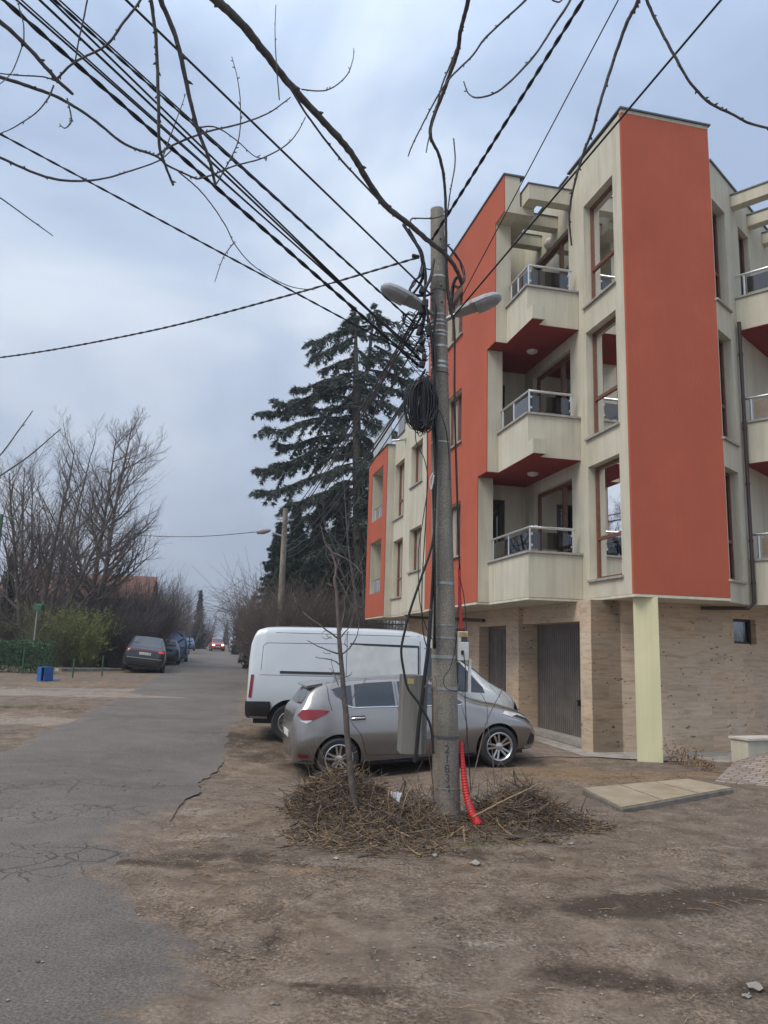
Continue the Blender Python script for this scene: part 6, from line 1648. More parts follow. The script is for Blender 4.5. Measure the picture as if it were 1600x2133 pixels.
# ------------------------------------------------------------------ houses, walls, fences in the distance
def tiles(name, c1, c2):
    m, t, b = newmat(name); v = t.coords(); w_ = t.node('ShaderNodeTexWave', wave_type='BANDS', bands_direction='X'); t.l.new(v, w_.inputs[0]); w_.inputs['Scale'].default_value = 2.2
    n = t.noise(v, 1.2, 5); c = t.mix(t.ramp(n, [(.3, 0.0), (.7, 1.0)]), c1, c2)
    t.l.new(t.mix(1.0, c, t.ramp(w_.outputs['Fac'], [(0, (.7, .7, .7)), (1, (1.1, 1.1, 1.1))]), 'MULTIPLY'), b.inputs['Base Color']); b.inputs['Roughness'].default_value = .8; return m
def house(label, corner, L, dep, ze, zr, yaw, wallc, roofm, wins, name='house'):
    "corner = right hand front corner; the long side runs from it to the left"
    z0 = zbase(corner.x, corner.y)-.2; root = thing(name, label, 'house', (corner.x, corner.y, z0), (0, 0, yaw)); ze -= z0; zr -= z0
    b = MB(); b.box(-L, 0, 0, dep, 0, ze)
    for x in (-L, 0): b.add([(x, 0, ze), (x, dep, ze), (x, dep/2, zr)], [(0, 1, 2)])
    b.build('wall', wallc, root)
    b = MB(); o = .35; sl = (zr-ze)/(dep/2)
    for s in (0, 1):
        ya, yb = (-o, dep/2) if s == 0 else (dep+o, dep/2)
        za, zb_ = ze-sl*o+.06, zr+.06
        b.add([(-L-o, ya, za), (o, ya, za), (o, yb, zb_), (-L-o, yb, zb_), (-L-o, ya, za+.14), (o, ya, za+.14), (o, yb, zb_+.14), (-L-o, yb, zb_+.14)], [(0, 1, 2, 3), (4, 7, 6, 5), (0, 4, 5, 1), (1, 5, 6, 2), (2, 6, 7, 3), (3, 7, 4, 0)])
    b.build('roof', roofm, root)
    b = MB(); b.box(-L*.45, -L*.45+.5, dep*.5-.3, dep*.5+.3, zr-.6, zr+.7); b.build('chimney', pm(name+'_brick', (.25, .12, .08), .9), root)
    for (wx, wz, ww, wh) in wins:
        b = MB(); b.box(-wx-ww, -wx, -.03, .05, wz, wz+wh); f = b.build('window', M['curtain'], root)
        b = MB(); b.box(-wx-ww+.07, -wx-.07, -.045, -.031, wz+.07, wz+wh-.07); b.build('pane', M['carglass'], f)
    return root
TL = tiles('clay_tiles', (.22, .088, .056), (.15, .07, .05))
hw = pm('old_render', (.26, .21, .16), .9, 0, .25, .8)
c0 = at(303, 1250, 55); house('old house with a clay tiled roof behind the tall bare tree', c0, 7.6, 7, c0.z, c0.z+1.75, radians(11), hw, TL, [(1.4, 1.5, 1.0, 1.2), (4.2, 1.5, 1.0, 1.2)])
c0 = at(96, 1262, 60); house('low house with a dull red roof behind the broad bare tree', c0, 9, 7, c0.z, c0.z+1.7, radians(14), pm('grey_render', (.26, .24, .21), .9), tiles('dull_tiles', (.20, .09, .075), (.15, .08, .07)), [(1.5, 1.0, 1.1, 1.1)])
c0 = at(527, 1313, 90); house('pale house far down the right verge', c0, 1.1, 7, c0.z, c0.z+1.2, radians(17), pm('pale_render', (.46, .44, .39), .9), TL, [])
p = gpt(318, 1370); q = at(312, 1335, 47)
T0 = thing('garden_wall', 'short garden wall with a tiled cap behind the parked cars', 'wall', (q.x, 47, zbase(q.x, 47)))
b = MB(); b.box(q.x-.9, q.x+.9, 47, 47.25, zbase(q.x, 47)-.2, 2.15); b.build('wall_body', hw, T0, inv=True)
b = MB(); b.add([(q.x-1, 46.8, 2.16), (q.x+1, 46.8, 2.16), (q.x+1, 47.45, 2.16), (q.x-1, 47.45, 2.16), (q.x-1, 47.12, 2.42), (q.x+1, 47.12, 2.42)], [(3, 2, 1, 0), (0, 1, 5, 4), (2, 3, 4, 5), (1, 2, 5), (3, 0, 4)]); b.build('cap', TL, T0, inv=True)
# bar fence behind the van
fy = 30.5; fa_, fb_ = at(690, 1290, fy).x, at(846, 1290, fy).x; zt3 = at(770, 1287, fy).z
FN = thing('metal_fence', 'dark bar fence under the conifers behind the van', 'fence', (fa_, fy, zbase(fa_, fy)))
b = MB(); x = fa_
while x < fb_: b.box(x, x+.035, fy, fy+.035, zbase(x, fy), zt3+.08*sin(x*9)); x += .125
b.build('bars', M['cap'], FN, inv=True)
b = MB(); b.box(fa_, fb_, fy+.036, fy+.07, zt3-.25, zt3-.2); b.box(fa_, fb_, fy+.036, fy+.07, .5, .55); b.build('rail', M['cap'], FN, inv=True)
# left verge: green posts, kerbs, blue crate, lamp on a post
M['greenpaint'] = pm('green_paint', (.03, .10, .055), .5)
for (x, y0, y1, lb) in ((151, 1412, 1372, 'short green post in front of the yellow-green bush'), (212, 1409, 1366, 'short green post nearest the tilted SUV'), (118, 1384, 1281, 'tall green fence post between the olive and the bright bush'), (251, 1376, 1342, 'short green post beside the dark thicket'), (46, 1404, 1350, 'short green post in the hedge')):
    p = gpt(x, y0); zt4 = at(x, y1, p.y).z; b = MB(); b.tube([(p.x, p.y, p.z-.1), (p.x, p.y, zt4)], .035, 8); b.box(p.x-.04, p.x+.04, p.y-.04, p.y+.04, zt4+.001, zt4+.012); tag(b.build('fence_post', M['greenpaint'], None, 40), lb, 'post', 'green posts on the left verge')
for (xa, xb, y, lb) in ((128, 256, 1399, 'nearer low concrete kerb leading to the tilted SUV'), (186, 258, 1381, 'farther low concrete kerb beside the dark thicket')):
    A, B = gpt(xa, y), gpt(xb, y-1); d = (B-A); d.z = 0; n_ = Vector((-d.y, d.x, 0)).normalized()
    b = MB(); b.prism([A, B, B+n_*.35, A+n_*.35], A.z-.2, A.z+.16); o = b.build('kerb', pm('kerb_concrete', (.17, .155, .13), .9, 0, .3, 4), None, bevel=.02); tag(o, lb, 'kerb', 'kerbs of the verge beds')
    # pale slab laid behind the kerb
    b = MB(); b.prism([A+n_*.36, B+n_*.36, B+n_*1.9, A+n_*1.9], A.z-.2, A.z+.13); tag(b.build('paving_slab', pm('pale_slab', (.40, .37, .31), .9, 0, .2, 3), None), lb.replace('low concrete kerb', 'pale concrete slab'), 'slab', 'pale slabs of the verge beds')
p = gpt(76, 1419); blue = pm('blue_paint', (.02, .11, .34), .5, 0, .15, 6)
s_ = p.y/FPX; W_, H_ = 22*s_, 29*s_
BX = thing('blue_cabinet', 'open bright blue metal cabinet standing at the foot of the olive bush', 'cabinet', p, (0, 0, -.5))
b = MB(); dd = .40
b.box(0, W_, 0, .02, 0, H_) if False else None
b.box(0, .02, 0, dd, 0, H_); b.box(W_-.02, W_, 0, dd, 0, H_); b.box(.02, W_-.02, 0, dd, 0, .02); b.box(.02, W_-.02, 0, dd, H_-.02, H_); b.box(.02, W_*.55, 0, .02, .02, H_-.02); b.box(.02, W_-.02, dd-.02, dd, .02, H_-.02)
b.build('casing', blue, BX); b = MB(); b.box(W_*.62, W_*.86, .1, .2, .03, H_*.42); b.build('bottle', M['white'], BX)
p2 = gpt(104, 1417); b = MB(); b.box(-.30, .34, -.15, .22, .0, .02, T=Matrix.Translation(p2+Vector((0, 0, .03))) @ Matrix.Rotation(.2, 4, 'Z')); tag(b.build('blue_door', pm('pale_blue_paint', (.12, .24, .42), .5), None), 'pale blue door panel lying on the ground beside the open cabinet', 'panel')
q = at(83, 1262, 36); z0 = zbase(q.x, 36)
LP = thing('green_lamp', 'green floodlight on a thin bent post beside the broad bare tree', 'lamp', (q.x, 36, z0))
b = MB(); b.tube([(q.x-.1, 36, z0), (q.x-.1, 36, q.z-.3), (q.x, 36, q.z-.1)], .03, 6); b.build('post', M['galv'], LP, inv=True)
b = MB(); b.add([(q.x-.22, 35.8, q.z-.22), (q.x+.12, 35.8, q.z-.22), (q.x+.2, 35.8, q.z+.05), (q.x-.2, 35.8, q.z+.05), (q.x-.22, 36.1, q.z-.15), (q.x+.12, 36.1, q.z-.15), (q.x+.2, 36.1, q.z+.1), (q.x-.2, 36.1, q.z+.1)], [(0, 1, 2, 3), (4, 7, 6, 5), (0, 4, 5, 1), (1, 5, 6, 2), (2, 6, 7, 3), (3, 7, 4, 0)]); b.build('head', M['greenpaint'], LP, inv=True)
q = at(2, 1090, 30); z0 = zbase(q.x, 30)
LP = thing('green_mast', 'green post with an arm at the left edge carrying the wire', 'post', (q.x, 30, z0))
b = MB(); b.tube([(q.x, 30, z0), (q.x, 30, q.z+.35)], .07, 8); b.build('mast', M['greenpaint'], LP, inv=True); b = MB(); b.tube([(q.x, 30, q.z+.3), (q.x+.5, 30, q.z+.2)], .03, 6); b.build('arm', M['greenpaint'], LP, inv=True)
# ------------------------------------------------------------------ the tree overhead: limbs hanging into the picture
r = random.Random(5)
TP = [  # pixels, depth at start and end, pixel half-widths at start and end
 ([(-30, 25), (0, 45), (55, 95), (118, 165), (152, 196)], 4.6, 5.2, 9, 5),
 ([(-40, 150), (0, 160), (60, 180), (125, 205), (190, 245), (260, 300), (325, 325), (350, 345), (410, 373)], 4.8, 6.0, 6.5, 3),
 ([(-40, 312), (0, 328), (85, 365), (150, 377), (215, 372), (275, 355), (330, 335), (357, 313)], 5, 6, 5, 2),
 ([(325, 325), (365, 300), (430, 275), (500, 258), (560, 235), (605, 203)], 5.8, 6.2, 4, 2),
 ([(300, -40), (292, 0), (255, 50), (220, 95), (155, 130), (118, 165)], 5.0, 5.1, 4.5, 4),
 ([(112, 178), (100, 205), (75, 235), (30, 265), (0, 278)], 5.1, 5, 3, 1.5),
 ([(182, -30), (180, 10), (165, 80), (157, 127)], 4.9, 5.05, 3, 2.5),
 ([(312, -60), (315, 0), (325, 80), (330, 200), (332, 300), (345, 345), (361, 386)], 3.6, 4.1, 7, 4),
 ([(318, -60), (335, 0), (370, 90), (390, 180), (410, 265), (435, 330), (449, 386)], 3.6, 4.2, 10, 4.5),
 ([(410, -60), (450, 0), (490, 35), (540, 95), (575, 140), (620, 195), (675, 255), (725, 310), (760, 365), (800, 425), (850, 465), (888, 498), (928, 530), (950, 560), (962, 590)], 4.4, 7.9, 16, 6),
 ([(598, 170), (612, 195), (640, 240), (700, 320), (740, 365), (792, 420)], 5.2, 6.6, 4, 3.5),
 ([(628, 186), (680, 188), (720, 160), (735, 125), (737, 100)], 5.2, 5.2, 2.4, 1.2),
 ([(582, 208), (575, 120), (573, 60), (575, 10)], 5.0, 4.8, 2.2, 1.2),
 ([(449, 386), (470, 350), (497, 290), (501, 220), (495, 165), (483, 118)], 4.2, 4.1, 2.4, 1.2),
 ([(410, 373), (440, 365), (490, 345), (545, 330), (595, 303), (620, 275), (636, 245)], 6, 6.1, 3, 1.5),
 ([(372, 358), (410, 390), (440, 425), (470, 470), (490, 510), (530, 555), (600, 595), (655, 604)], 5.9, 6.2, 2.4, 1.2),
 ([(488, 505), (466, 535), (447, 588)], 6, 6, 1.8, 1),
 ([(416, 265), (450, 265), (490, 290), (530, 325), (556, 330)], 4.15, 4.3, 2.6, 1.3),
 ([(340, 325), (360, 270), (375, 230), (387, 195)], 5.8, 5.8, 2.2, 1),
 ([(140, 205), (147, 235), (148, 255), (135, 267), (124, 258)], 5, 5, 3, 1.5),
 ([(120, 170), (90, 160), (40, 157), (0, 153)], 5.1, 5, 2.6, 2), ([(50, 85), (49, 50), (40, 15), (36, -20)], 4.8, 4.8, 2.2, 1.8), ([(45, 100), (25, 150), (0, 175)], 4.9, 4.8, 2, 1.6),
 ([(-30, 400), (0, 412), (60, 455), (110, 491)], 5, 5.2, 2.8, 1.5),
 ([(-40, 985), (0, 949), (40, 895), (68, 856)], 4.5, 4.7, 2.8, 1.3), ([(-40, 1010), (0, 991), (60, 950), (126, 894)], 4.5, 4.8, 3, 1.4),
 ([(985, -60), (976, 0), (960, 60), (952, 110), (928, 180), (902, 248), (897, 285), (915, 325), (926, 380), (929, 450), (929, 540), (932, 610), (940, 650)], 5.2, 7.9, 8, 3.5),
 ([(1130, -40), (1095, 0), (1015, 75), (985, 115), (940, 160), (910, 203), (880, 260), (860, 300), (850, 326)], 5, 5.4, 4, 2),
 ([(952, 100), (936, 140), (920, 180), (910, 222), (893, 290), (888, 318)], 5.6, 5.7, 3.6, 2),
 ([(1200, -40), (1188, 0), (1150, 60), (1110, 120), (1045, 185), (1000, 203), (977, 196), (966, 170)], 4.2, 4.5, 5, 2),
 ([(1345, -50), (1330, 0), (1305, 50), (1280, 120), (1250, 215), (1235, 270), (1215, 320), (1195, 390), (1186, 450), (1191, 512)], 4.0, 4.8, 7.5, 3),
 ([(1330, -50), (1347, 0), (1375, 60), (1410, 125), (1440, 175), (1480, 215), (1530, 240), (1565, 258), (1640, 275)], 4.2, 4.5, 5.5, 4),
 ([(945, 288), (948, 340), (938, 400), (932, 445)], 6.4, 6.8, 2.2, 2), ([(855, 465), (860, 455), (900, 455), (925, 448)], 7.6, 7.9, 3, 2), ([(1150, 0), (1165, 4), (1180, -10)], 4.2, 4.2, 3, 2),
]
trunk0 = Vector((-2.3, -1.6, 0)); hubs = [Vector((-1.9, .6, 6.4)), Vector((-.4, 1.0, 7.0)), Vector((1.1, 1.0, 7.2))]
OT = thing('overhanging_tree', 'bare tree overhead whose limbs and twigs hang across the top of the picture', 'tree', trunk0)
b = MB()
fork = Vector((-2.2, -1.2, 3.0))
b.tube(crom([trunk0+Vector((0, 0, -.2)), Vector((-2.3, -1.5, 1.5)), fork], 6), [.24-.06*i/12 for i in range(13)], 12)
for h in hubs: b.tube(crom([fork, fork.lerp(h, .5)+Vector((0, 0, .5)), h], 6), [.15-.09*i/12 for i in range(13)], 10)
b.build('trunk', M['limb'], OT, 60, inv=True)
b = MB()
for (px, d0, d1, w0, w1) in TP:
    n = len(px); pts = [at(x, y, d0+(d1-d0)*i/(n-1)) for i, (x, y) in enumerate(px)]
    if px[0][0] < -20 or px[0][1] < -20:
        # this limb leaves the frame: carry it on to the nearest fork of the tree
        h = min(hubs, key=lambda q: (q-pts[0]).length)
        o_ = pts[0]+(pts[0]-pts[1]).normalized()*.7+Vector((0, -.1, .15)); pts = [h, o_] + pts; ext = 2
    else: ext = 0
    P = crom(pts, 7); N = len(P)
    rad = []
    for i in range(N):
        t = max(0, i/(N-1)*(len(pts)-1)-ext)/(n-1); dep = d0+(d1-d0)*t
        rr = .70*(w0+(w1-w0)*t)*dep/FPX*(1.25 if i < 7*ext else 1)*r.uniform(.93, 1.07); rad.append(rr)
    P = [p+rvec(r)*rad[i]*(.14 if i > 7*ext else 0) for i, p in enumerate(P)]
    b.tube(P, rad, 8 if w0 > 5 else 6)
    for i in range(7*ext+2, N-1):                       # buds and spurs
        if r.random() < .26:
            d = (P[i+1]-P[i]).normalized(); s = d.cross(rvec(r)).normalized(); L = r.uniform(.010, .024)*(1.4 if w0 > 8 else 1); e = P[i]+s*(rad[i]+L*.7)+d*L*.8
            b.tube([P[i], P[i].lerp(e, .6), e], [rad[i]*.75, rad[i]*.5+.002, .0015], 5)
b.build('crown', M['limb'], OT, 70, inv=True)

# ------------------------------------------------------------------ sapling in front of the cars
SY = 7.9
def Z1(x, y): return (600+x*260/1585, 1130+y*350/2133)
SP = thing('sapling', 'young leafless sapling growing out of the brush heap in front of the silver car', 'tree', at(742, 1692, SY))
b, c = MB(), MB()
tr = [(746, 1710), (742, 1690), (734, 1640), (729, 1590), (724, 1540), (720, 1480), Z1(715, 2000), Z1(700, 1800), Z1(680, 1560), Z1(655, 1300), Z1(645, 1100), Z1(630, 850), Z1(615, 620), Z1(590, 480), Z1(610, 380), Z1(600, 270), Z1(550, 120), Z1(470, 0), (667, 1090)]
P = crom([at(x, y, SY+.02*i) for i, (x, y) in enumerate(tr)], 5); n = len(P)
b.tube(P, [max(.0045, .042*(1-i/(n*.16))+.0 if i < n*.04 else .034*(1-i/n)**.75+.003) for i in range(n)], 10); b.build('trunk', M['darktwig'], SP, 60, inv=True)
for path, w_ in (([(640, 1220), (560, 1160), (420, 1060), (280, 960), (180, 870), (110, 780), (60, 640)], 3.2), ([(640, 1410), (540, 1380), (440, 1340), (350, 1300), (245, 1245)], 3), ([(655, 1550), (600, 1510), (520, 1480), (430, 1470), (350, 1458)], 2.6), ([(690, 1415), (780, 1340), (850, 1240), (885, 1150), (900, 1030), (905, 960)], 2.8), ([(665, 1210), (730, 1130), (790, 1060), (830, 930)], 2.6), ([(670, 1120), (690, 1000), (710, 900), (725, 830), (720, 720), (770, 560), (820, 420), (855, 320)], 2.8), ([(615, 380), (635, 280), (650, 200), (655, 110)], 2.2), ([(735, 840), (715, 810), (650, 770)], 1.6), ([(690, 1960), (640, 1970), (570, 1910)], 2), ([(700, 1710), (640, 1680), (580, 1650), (525, 1590)], 2), ([(640, 1820), (600, 1700), (560, 1560), (550, 1460)], 1.6), ([(740, 2080), (800, 2000), (880, 1880), (960, 1780), (1000, 1720)], 2), ([(730, 1710), (790, 1680), (812, 1640)], 1.8), ([(620, 550), (560, 545), (500, 520), (460, 490)], 1.8), ([(650, 520), (720, 440), (800, 350), (855, 320)], 1.6), ([(555, 1220), (500, 1190), (490, 1160)], 1.4), ([(545, 1200), (480, 1225), (430, 1200)], 1.6), ([(480, 1120), (420, 1150)], 1.3), ([(540, 1410), (480, 1410), (440, 1390)], 1.3), ([(760, 1320), (720, 1280), (760, 1150), (765, 1120)], 1.2), ([(575, 270), (520, 230), (500, 180)], 1.4), ([(640, 280), (700, 250), (740, 215)], 1.2), ([(560, 2133), (520, 2000), (500, 1850), (480, 1800), (515, 1770)], 1.6),
    ([(575, 135), (700, 190), (850, 290), (930, 390), (975, 470)], 3.6)):
    P = crom([at(*Z1(x, y), SY+r.uniform(-.04, .04)) for x, y in path], 5); n = len(P)
    P = [p+rvec(r)*.002 for p in P]
    c.tube(P, [w_*(1-.65*i/n)*.5*SY/FPX*1.25 for i in range(n)], 5)
    for i in range(2, n-1):
        if r.random() < .3: s = rvec(r); c.tube([P[i], P[i]+s*.02+Vector((0, 0, .008))], [.0022, .001], 4)
c.build('crown', M['twig'], SP, 70, inv=True)

# ------------------------------------------------------------------ brush heaps
M['tan'] = bark('tan_straw', (.21, .145, .085), (.33, .235, .14), 20); M['brownt'] = bark('brown_twig', (.07, .048, .036), (.13, .09, .065), 20); M['greyt'] = bark('grey_twig', (.12, .10, .09), (.20, .17, .15), 20)
def heap(name, label, lst, seed):
    r = random.Random(seed); b = MB()
    for (cx_, cy_, rx, ry, h, n, L0, L1, flat) in lst:
        for k in range(n):
            a = r.uniform(0, 6.283); q = sqrt(r.random()); x = cx_+cos(a)*q*rx; y = cy_+sin(a)*q*ry
            top = h*max(0, 1-q*q)*r.random()**.7
            z = zg(x, y)+top+.01; L = r.uniform(L0, L1)
            da = r.uniform(0, 6.283); tilt = r.gauss(0, flat); d = Vector((cos(da), sin(da)*.8, tilt)).normalized()
            rad = r.uniform(.0018, .0046)*(1.9 if r.random() < .14 else 1); pts = []; p = Vector((x, y, z))-d*L*.5
            sgs = 5; bend = rvec(r)*r.uniform(.1, 1.5)
            for i in range(sgs+1):
                pz = p.copy(); g = zg(pz.x, pz.y)+rad
                if pz.z < g: pz.z = g
                pts.append(pz); d = (d+bend*.22+rvec(r)*.20).normalized(); p = p+d*L/sgs
            m_ = 0 if r.random() < .33 else (1 if r.random() < .62 else 2)
            b.tube(pts, [rad*(1-.1*i) for i in range(sgs+1)], 4, m_, cap=False)
            if L > .5 and r.random() < .5:
                for _ in range(2):
                    i = r.randrange(1, sgs); e = pts[i]+(d+rvec(r)*.8).normalized()*L*.3; b.tube([pts[i], pts[i].lerp(e, .5)+rvec(r)*.02, e], [rad*.6, rad*.5, rad*.3], 3, m_, cap=False)
            if r.random() < .8:
                u = pts[r.randrange(0, sgs)]+rvec(r)*.03; u.z = max(u.z, zg(u.x, u.y)+.004); a_ = rvec(r); a_.z *= .5; c_ = a_.cross(rvec(r))
                if c_.length > .05:
                    c_.normalize(); s_ = r.uniform(.012, .032); b.add([u, u+a_*s_*.5+c_*s_*.4, u+a_*s_, u+a_*s_*.5-c_*s_*.4], [(0, 1, 2, 3)], 1 if r.random() < .7 else 0)
    o = b.build(name, [M['tan'], M['brownt'], M['greyt']], None, 180); o['kind'] = 'stuff'; tag(o, label, 'brush'); return o
heap('brush_heap', 'heap of dry twigs and canes around the sapling left of the pole', [(-.36, 8.3, .55, .40, .22, 1150, .08, .42, .4), (-.12, 8.0, .62, .38, .12, 700, .08, .38, .35), (-.15, 7.6, .68, .32, .05, 600, .06, .4, .12), (.35, 7.9, .5, .36, .12, 380, .08, .42, .45), (.45, 8.3, .3, .26, .30, 150, .2, .6, 1.0), (.0, 7.2, .8, .25, .02, 260, .05, .35, .04), (-.45, 8.2, .5, .36, .26, 110, .35, .75, .4)], 1)
heap('brush_heap', 'heap of dry twigs to the right of the pole and the red conduit', [(1.42, 8.35, .48, .36, .19, 1000, .08, .42, .35), (1.72, 8.25, .42, .32, .08, 420, .08, .42, .15), (1.2, 7.85, .6, .26, .04, 340, .06, .35, .08), (2.0, 8.2, .4, .3, .03, 160, .06, .35, .05), (1.35, 8.4, .42, .32, .22, 80, .3, .7, .4)], 2)
# litter of straw and chips strewn about, pebbles
r = random.Random(21); b = MB()
for k in range(7000):
    y = 3.0+9.5*r.random()**1.0; x = r.uniform(-1.6, 3.2)*(.35+y/9)
    dm = min(((x-.3)/2.2)**2+((y-7.4)/1.3)**2, 9)
    st = mask(STRAW, x, y) if y > 5 else 0
    if r.random() > .05+.75*math.exp(-dm)+.8*st: continue
    if road_in(x, y) > .3: continue
    L = r.uniform(.03, .16); a = r.uniform(0, 6.28); z = zg(x, y)+.004; d = Vector((cos(a), sin(a), r.uniform(-.05, .12)))
    b.tube([(x, y, z), Vector((x, y, z))+d*L*.5+Vector((0, 0, .006)), Vector((x, y, z))+d*L], [.002, .0022, .001], 3, 0 if r.random() < .7 else 1, cap=False)
o = b.build('straw_litter', [M['tan'], M['brownt']], None); o['kind'] = 'stuff'; tag(o, 'straw and broken twigs strewn over the dirt', 'litter')
M['stone'] = pm('pebble', (.26, .235, .20), .85, 0, .35, 4); M['stone2'] = pm('pebble_dark', (.13, .115, .10), .85, 0, .3, 4)
b = MB()
def pebble(b, x, y, s, m_, r, zz=None):
    z = (zz if zz is not None else zg(x, y))+s*.25; vs = []
    for v in ((1, 0, 0), (-1, 0, 0), (0, 1, 0), (0, -1, 0), (0, 0, 1), (0, 0, -1), (.65, .65, .4), (-.65, .65, .3), (.65, -.65, .35), (-.65, -.65, .4)):
        k = s*r.uniform(.75, 1.2); vs.append((x+v[0]*k, y+v[1]*k*.85, z+v[2]*k*.62))
    b.add(vs, [(4, 6, 0), (4, 2, 6), (4, 7, 2), (4, 1, 7), (4, 9, 1), (4, 3, 9), (4, 8, 3), (4, 0, 8), (0, 6, 2), (2, 7, 1), (1, 9, 3), (3, 8, 0), (5, 0, 2), (5, 2, 1), (5, 1, 3), (5, 3, 0)], m_)
for k in range(9000):
    y = 2.2+10*r.random()**1.25; x = r.uniform(-1, 1)*(.7+y*.56)
    pl = mask(PALE, x, y)+.6*mask(WET, x, y); n_ = .5+.5*noise.noise((x*1.3, y*1.3, 2))
    inr = road_in(x, y) > .2
    if r.random() > (.12 if inr else .34+.8*pl*n_+.25*max(0, n_-.55)): continue
    s = .0035+.010*r.random()**4+.004*r.random()
    pebble(b, x, y, s*(.7+y*.05), 0 if r.random() < .55 else 1, r, zbase(x, y)+.02 if inr else None)
for (px, py, s) in ((990, 1800, .05), (1070, 1735, .05), (700, 1795, .03), (905, 1785, .035), (1150, 1790, .03), (1575, 2060, .05), (1190, 1760, .03), (1300, 1790, .02), (680, 1700, .04), (1555, 2075, .03)):
    p = gpt(px, py); pebble(b, p.x, p.y, s, 0, r)
o = b.build('gravel', [M['stone'], M['stone2']], None); o['kind'] = 'stuff'; tag(o, 'loose pebbles and gravel on the dirt', 'gravel')
# thin grass
b = MB()
for (bx, by, rx, ry, c_, s_, st) in MOSS:
    for k in range(int(900*rx*max(ry, .1)/.1*.35)):
        a = r.uniform(0, 6.28); q = sqrt(r.random()); u, v = cos(a)*q*rx, sin(a)*q*ry; x = bx+u*c_-v*s_; y = by+u*s_+v*c_
        if r.random() > .55: continue
        z = zg(x, y); L = r.uniform(.02, .09); d = Vector((r.uniform(-.5, .5), r.uniform(-.5, .5), 1)).normalized(); s2 = Vector((r.uniform(-1, 1), r.uniform(-1, 1), 0)).normalized()*.0022; p = Vector((x, y, z))
        b.add([p-s2, p+s2, p+d*L], [(0, 1, 2)])
o = b.build('grass', leafmat('thin_grass', (.10, .10, .035), (.12, .13, .045), (.20, .175, .08)), None); o['kind'] = 'stuff'; tag(o, 'sparse thin grass on the dirt', 'grass')
# a few things one could pick up
def stick(label, pts, rad, mat):
    P = crom([at(*q) for q in pts], 6); b = MB(); b.tube([p+rvec(r)*rad*.3 for p in P], [rad*(1-.5*i/len(P)) for i in range(len(P))], 7); return tag(b.build('stick', M[mat], None, 60), label, 'stick', 'loose sticks in the brush')
stick('long pale cane leaning across the heap right of the pole', [(985, 1702, 7.95), (1050, 1668, 8.05), (1125, 1632, 8.15)], .011, 'tan')
stick('pale split stick pointing at the camera below the pole', [(966, 1725, 7.85), (970, 1770, 7.5), (978, 1822, 7.15)], .013, 'tan')
stick('dark bent stick standing upright on the right heap', [(1095, 1655, 8.4), (1076, 1635, 8.4), (1071, 1618, 8.4), (1070, 1604, 8.4)], .009, 'brownt')
stick('grey cane slanting over the heap behind the sapling', [(668, 1626, 8.2), (740, 1665, 8.0), (830, 1703, 7.75)], .010, 'greyt')
stick('curved tan cane arching left of the pole', [(830, 1720, 7.8), (850, 1650, 7.9), (880, 1632, 7.95), (910, 1640, 7.95), (935, 1665, 7.95)], .006, 'tan')
stick('tan stick lying diagonally in front of the pole', [(945, 1735, 7.75), (905, 1775, 7.4), (880, 1820, 7.1)], .012, 'tan')
stick('thin upright shoot right of the red conduit, crossing the front wheel', [(975, 1690, 8.0), (985, 1625, 8.05), (1000, 1560, 8.1), (1015, 1500, 8.1), (1050, 1430, 8.1)], .007, 'greyt')
stick('thin upright shoot bending over the car bonnet', [(1030, 1640, 8.1), (1026, 1570, 8.1), (1016, 1510, 8.1), (1014, 1470, 8.1), (1000, 1440, 8.1)], .005, 'greyt')
stick('thin shoot rising along the left side of the pole', [(905, 1690, 8.0), (900, 1620, 8.1), (893, 1560, 8.1), (906, 1520, 8.1)], .006, 'brownt')
stick('pale shoot looping up beside the cabinet', [(915, 1625, 8.08), (909, 1560, 8.08), (905, 1500, 8.08), (910, 1430, 8.08), (903, 1408, 8.05), (884, 1432, 8.05)], .006, 'tan')
b = MB(); q = at(816, 1650, 8.05)
for k in range(9):
    a = k*.7; b.add([q+Vector((.02*cos(a), .02*sin(a), .0))+rvec(r)*.01, q+Vector((.035+.05*r.random(), .02, -.03*k/3))+rvec(r)*.02, q+Vector((.07, .0, -.10))+rvec(r)*.02, q+Vector((.02, .01, -.05))+rvec(r)*.02], [(0, 1, 2, 3)])
tag(b.build('plastic_bag', pm('white_film', (.7, .7, .72), .3), None), 'crumpled white plastic bag caught in the left heap', 'litter')
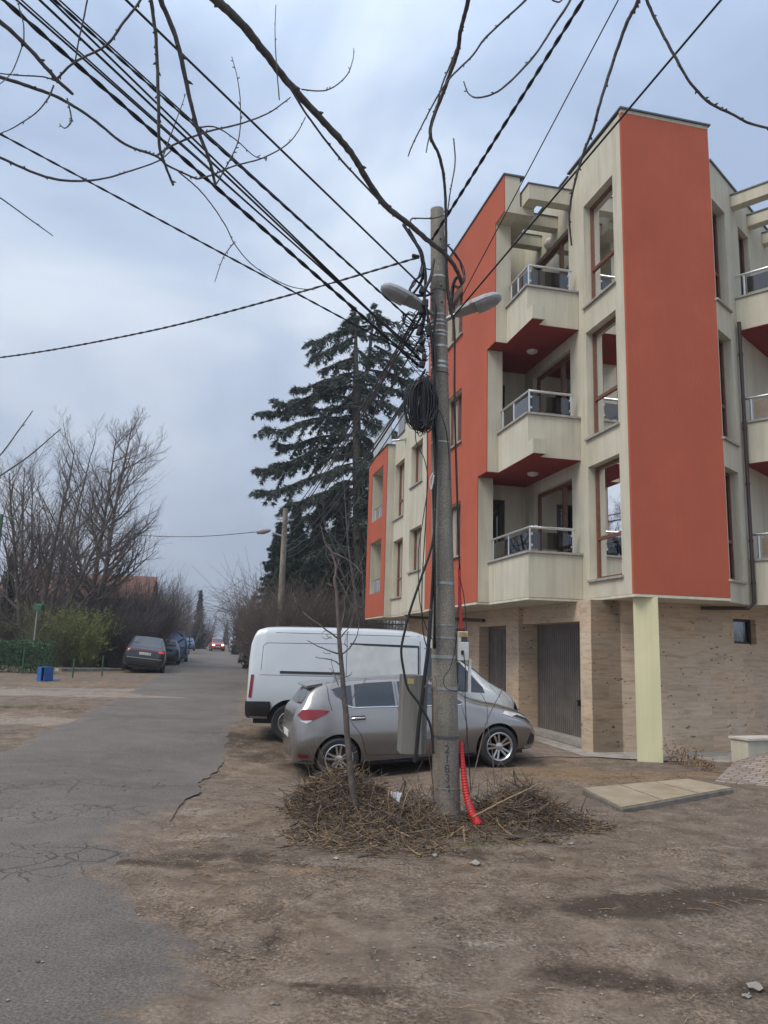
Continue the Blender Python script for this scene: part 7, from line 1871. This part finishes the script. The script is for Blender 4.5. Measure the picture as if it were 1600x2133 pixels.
# dry weeds at the foot of the yellow column
def weed(label, px, py, y, n, H, seed, mt='tan'):
    r = random.Random(seed); p = at(px, py, y); p.z = zbase(p.x, p.y); root = tag(MB().build('x', []), 'x', 'x') if False else None
    b = MB()
    for k in range(n):
        a = r.uniform(0, 6.28); d = Vector((cos(a)*.4, sin(a)*.3, 1)).normalized(); q = p+Vector((r.uniform(-.15, .15), r.uniform(-.06, .06), 0)); pts = [q]; L = H*r.uniform(.4, 1)
        for i in range(4): d = (d+rvec(r)*.22).normalized(); pts.append(pts[-1]+d*L/4)
        b.tube(pts, [.004, .0035, .003, .0025, .0015], 4)
        for i in range(4):
            for _ in range(2): u = pts[i+1]; a_ = rvec(r); c_ = a_.cross(rvec(r)).normalized(); s2 = .03; b.add([u, u+a_*s2+c_*s2*.4, u+a_*s2*2, u+a_*s2-c_*s2*.4], [(0, 1, 2, 3)])
    return tag(b.build('dry_weed', bark('weed_'+str(seed), (.17, .09, .05), (.28, .17, .09), 20), None), label, 'plant', 'dry weeds by the building')
weed('reddish dry weed beside the foot of the yellow column', 1412, 1592, 13.3, 12, .5, 1)
weed('low dry weed between the column and the low wall', 1440, 1600, 13.1, 10, .35, 2)
weed('small dry weed close to the paved ramp', 1470, 1608, 12.7, 8, .22, 3)
weed('dry plant growing behind the tiled wall', 1590, 1562, 14.6, 14, .4, 4)
# ------------------------------------------------------------------ thin air
b = MB(); b.box(-960, 960, -75, 1200, -17, 95); hz = b.build('haze', [], None); hz['kind'] = 'stuff'
hmat = bpy.data.materials.new('haze_air'); hmat.use_nodes = True; ht = NT(hmat); ht.n.clear()
ho = ht.node('ShaderNodeOutputMaterial'); hv = ht.node('ShaderNodeVolumePrincipled'); hv.inputs['Color'].default_value = (.80, .86, .95, 1); hv.inputs['Density'].default_value = .0009; hv.inputs['Anisotropy'].default_value = .2
ht.l.new(hv.outputs[0], ho.inputs['Volume']); hz.data.materials.append(hmat)
S.cycles.volume_bounces = 0
print('faces', sum(len(o.data.polygons) for o in bpy.data.objects if o.type == 'MESH'))
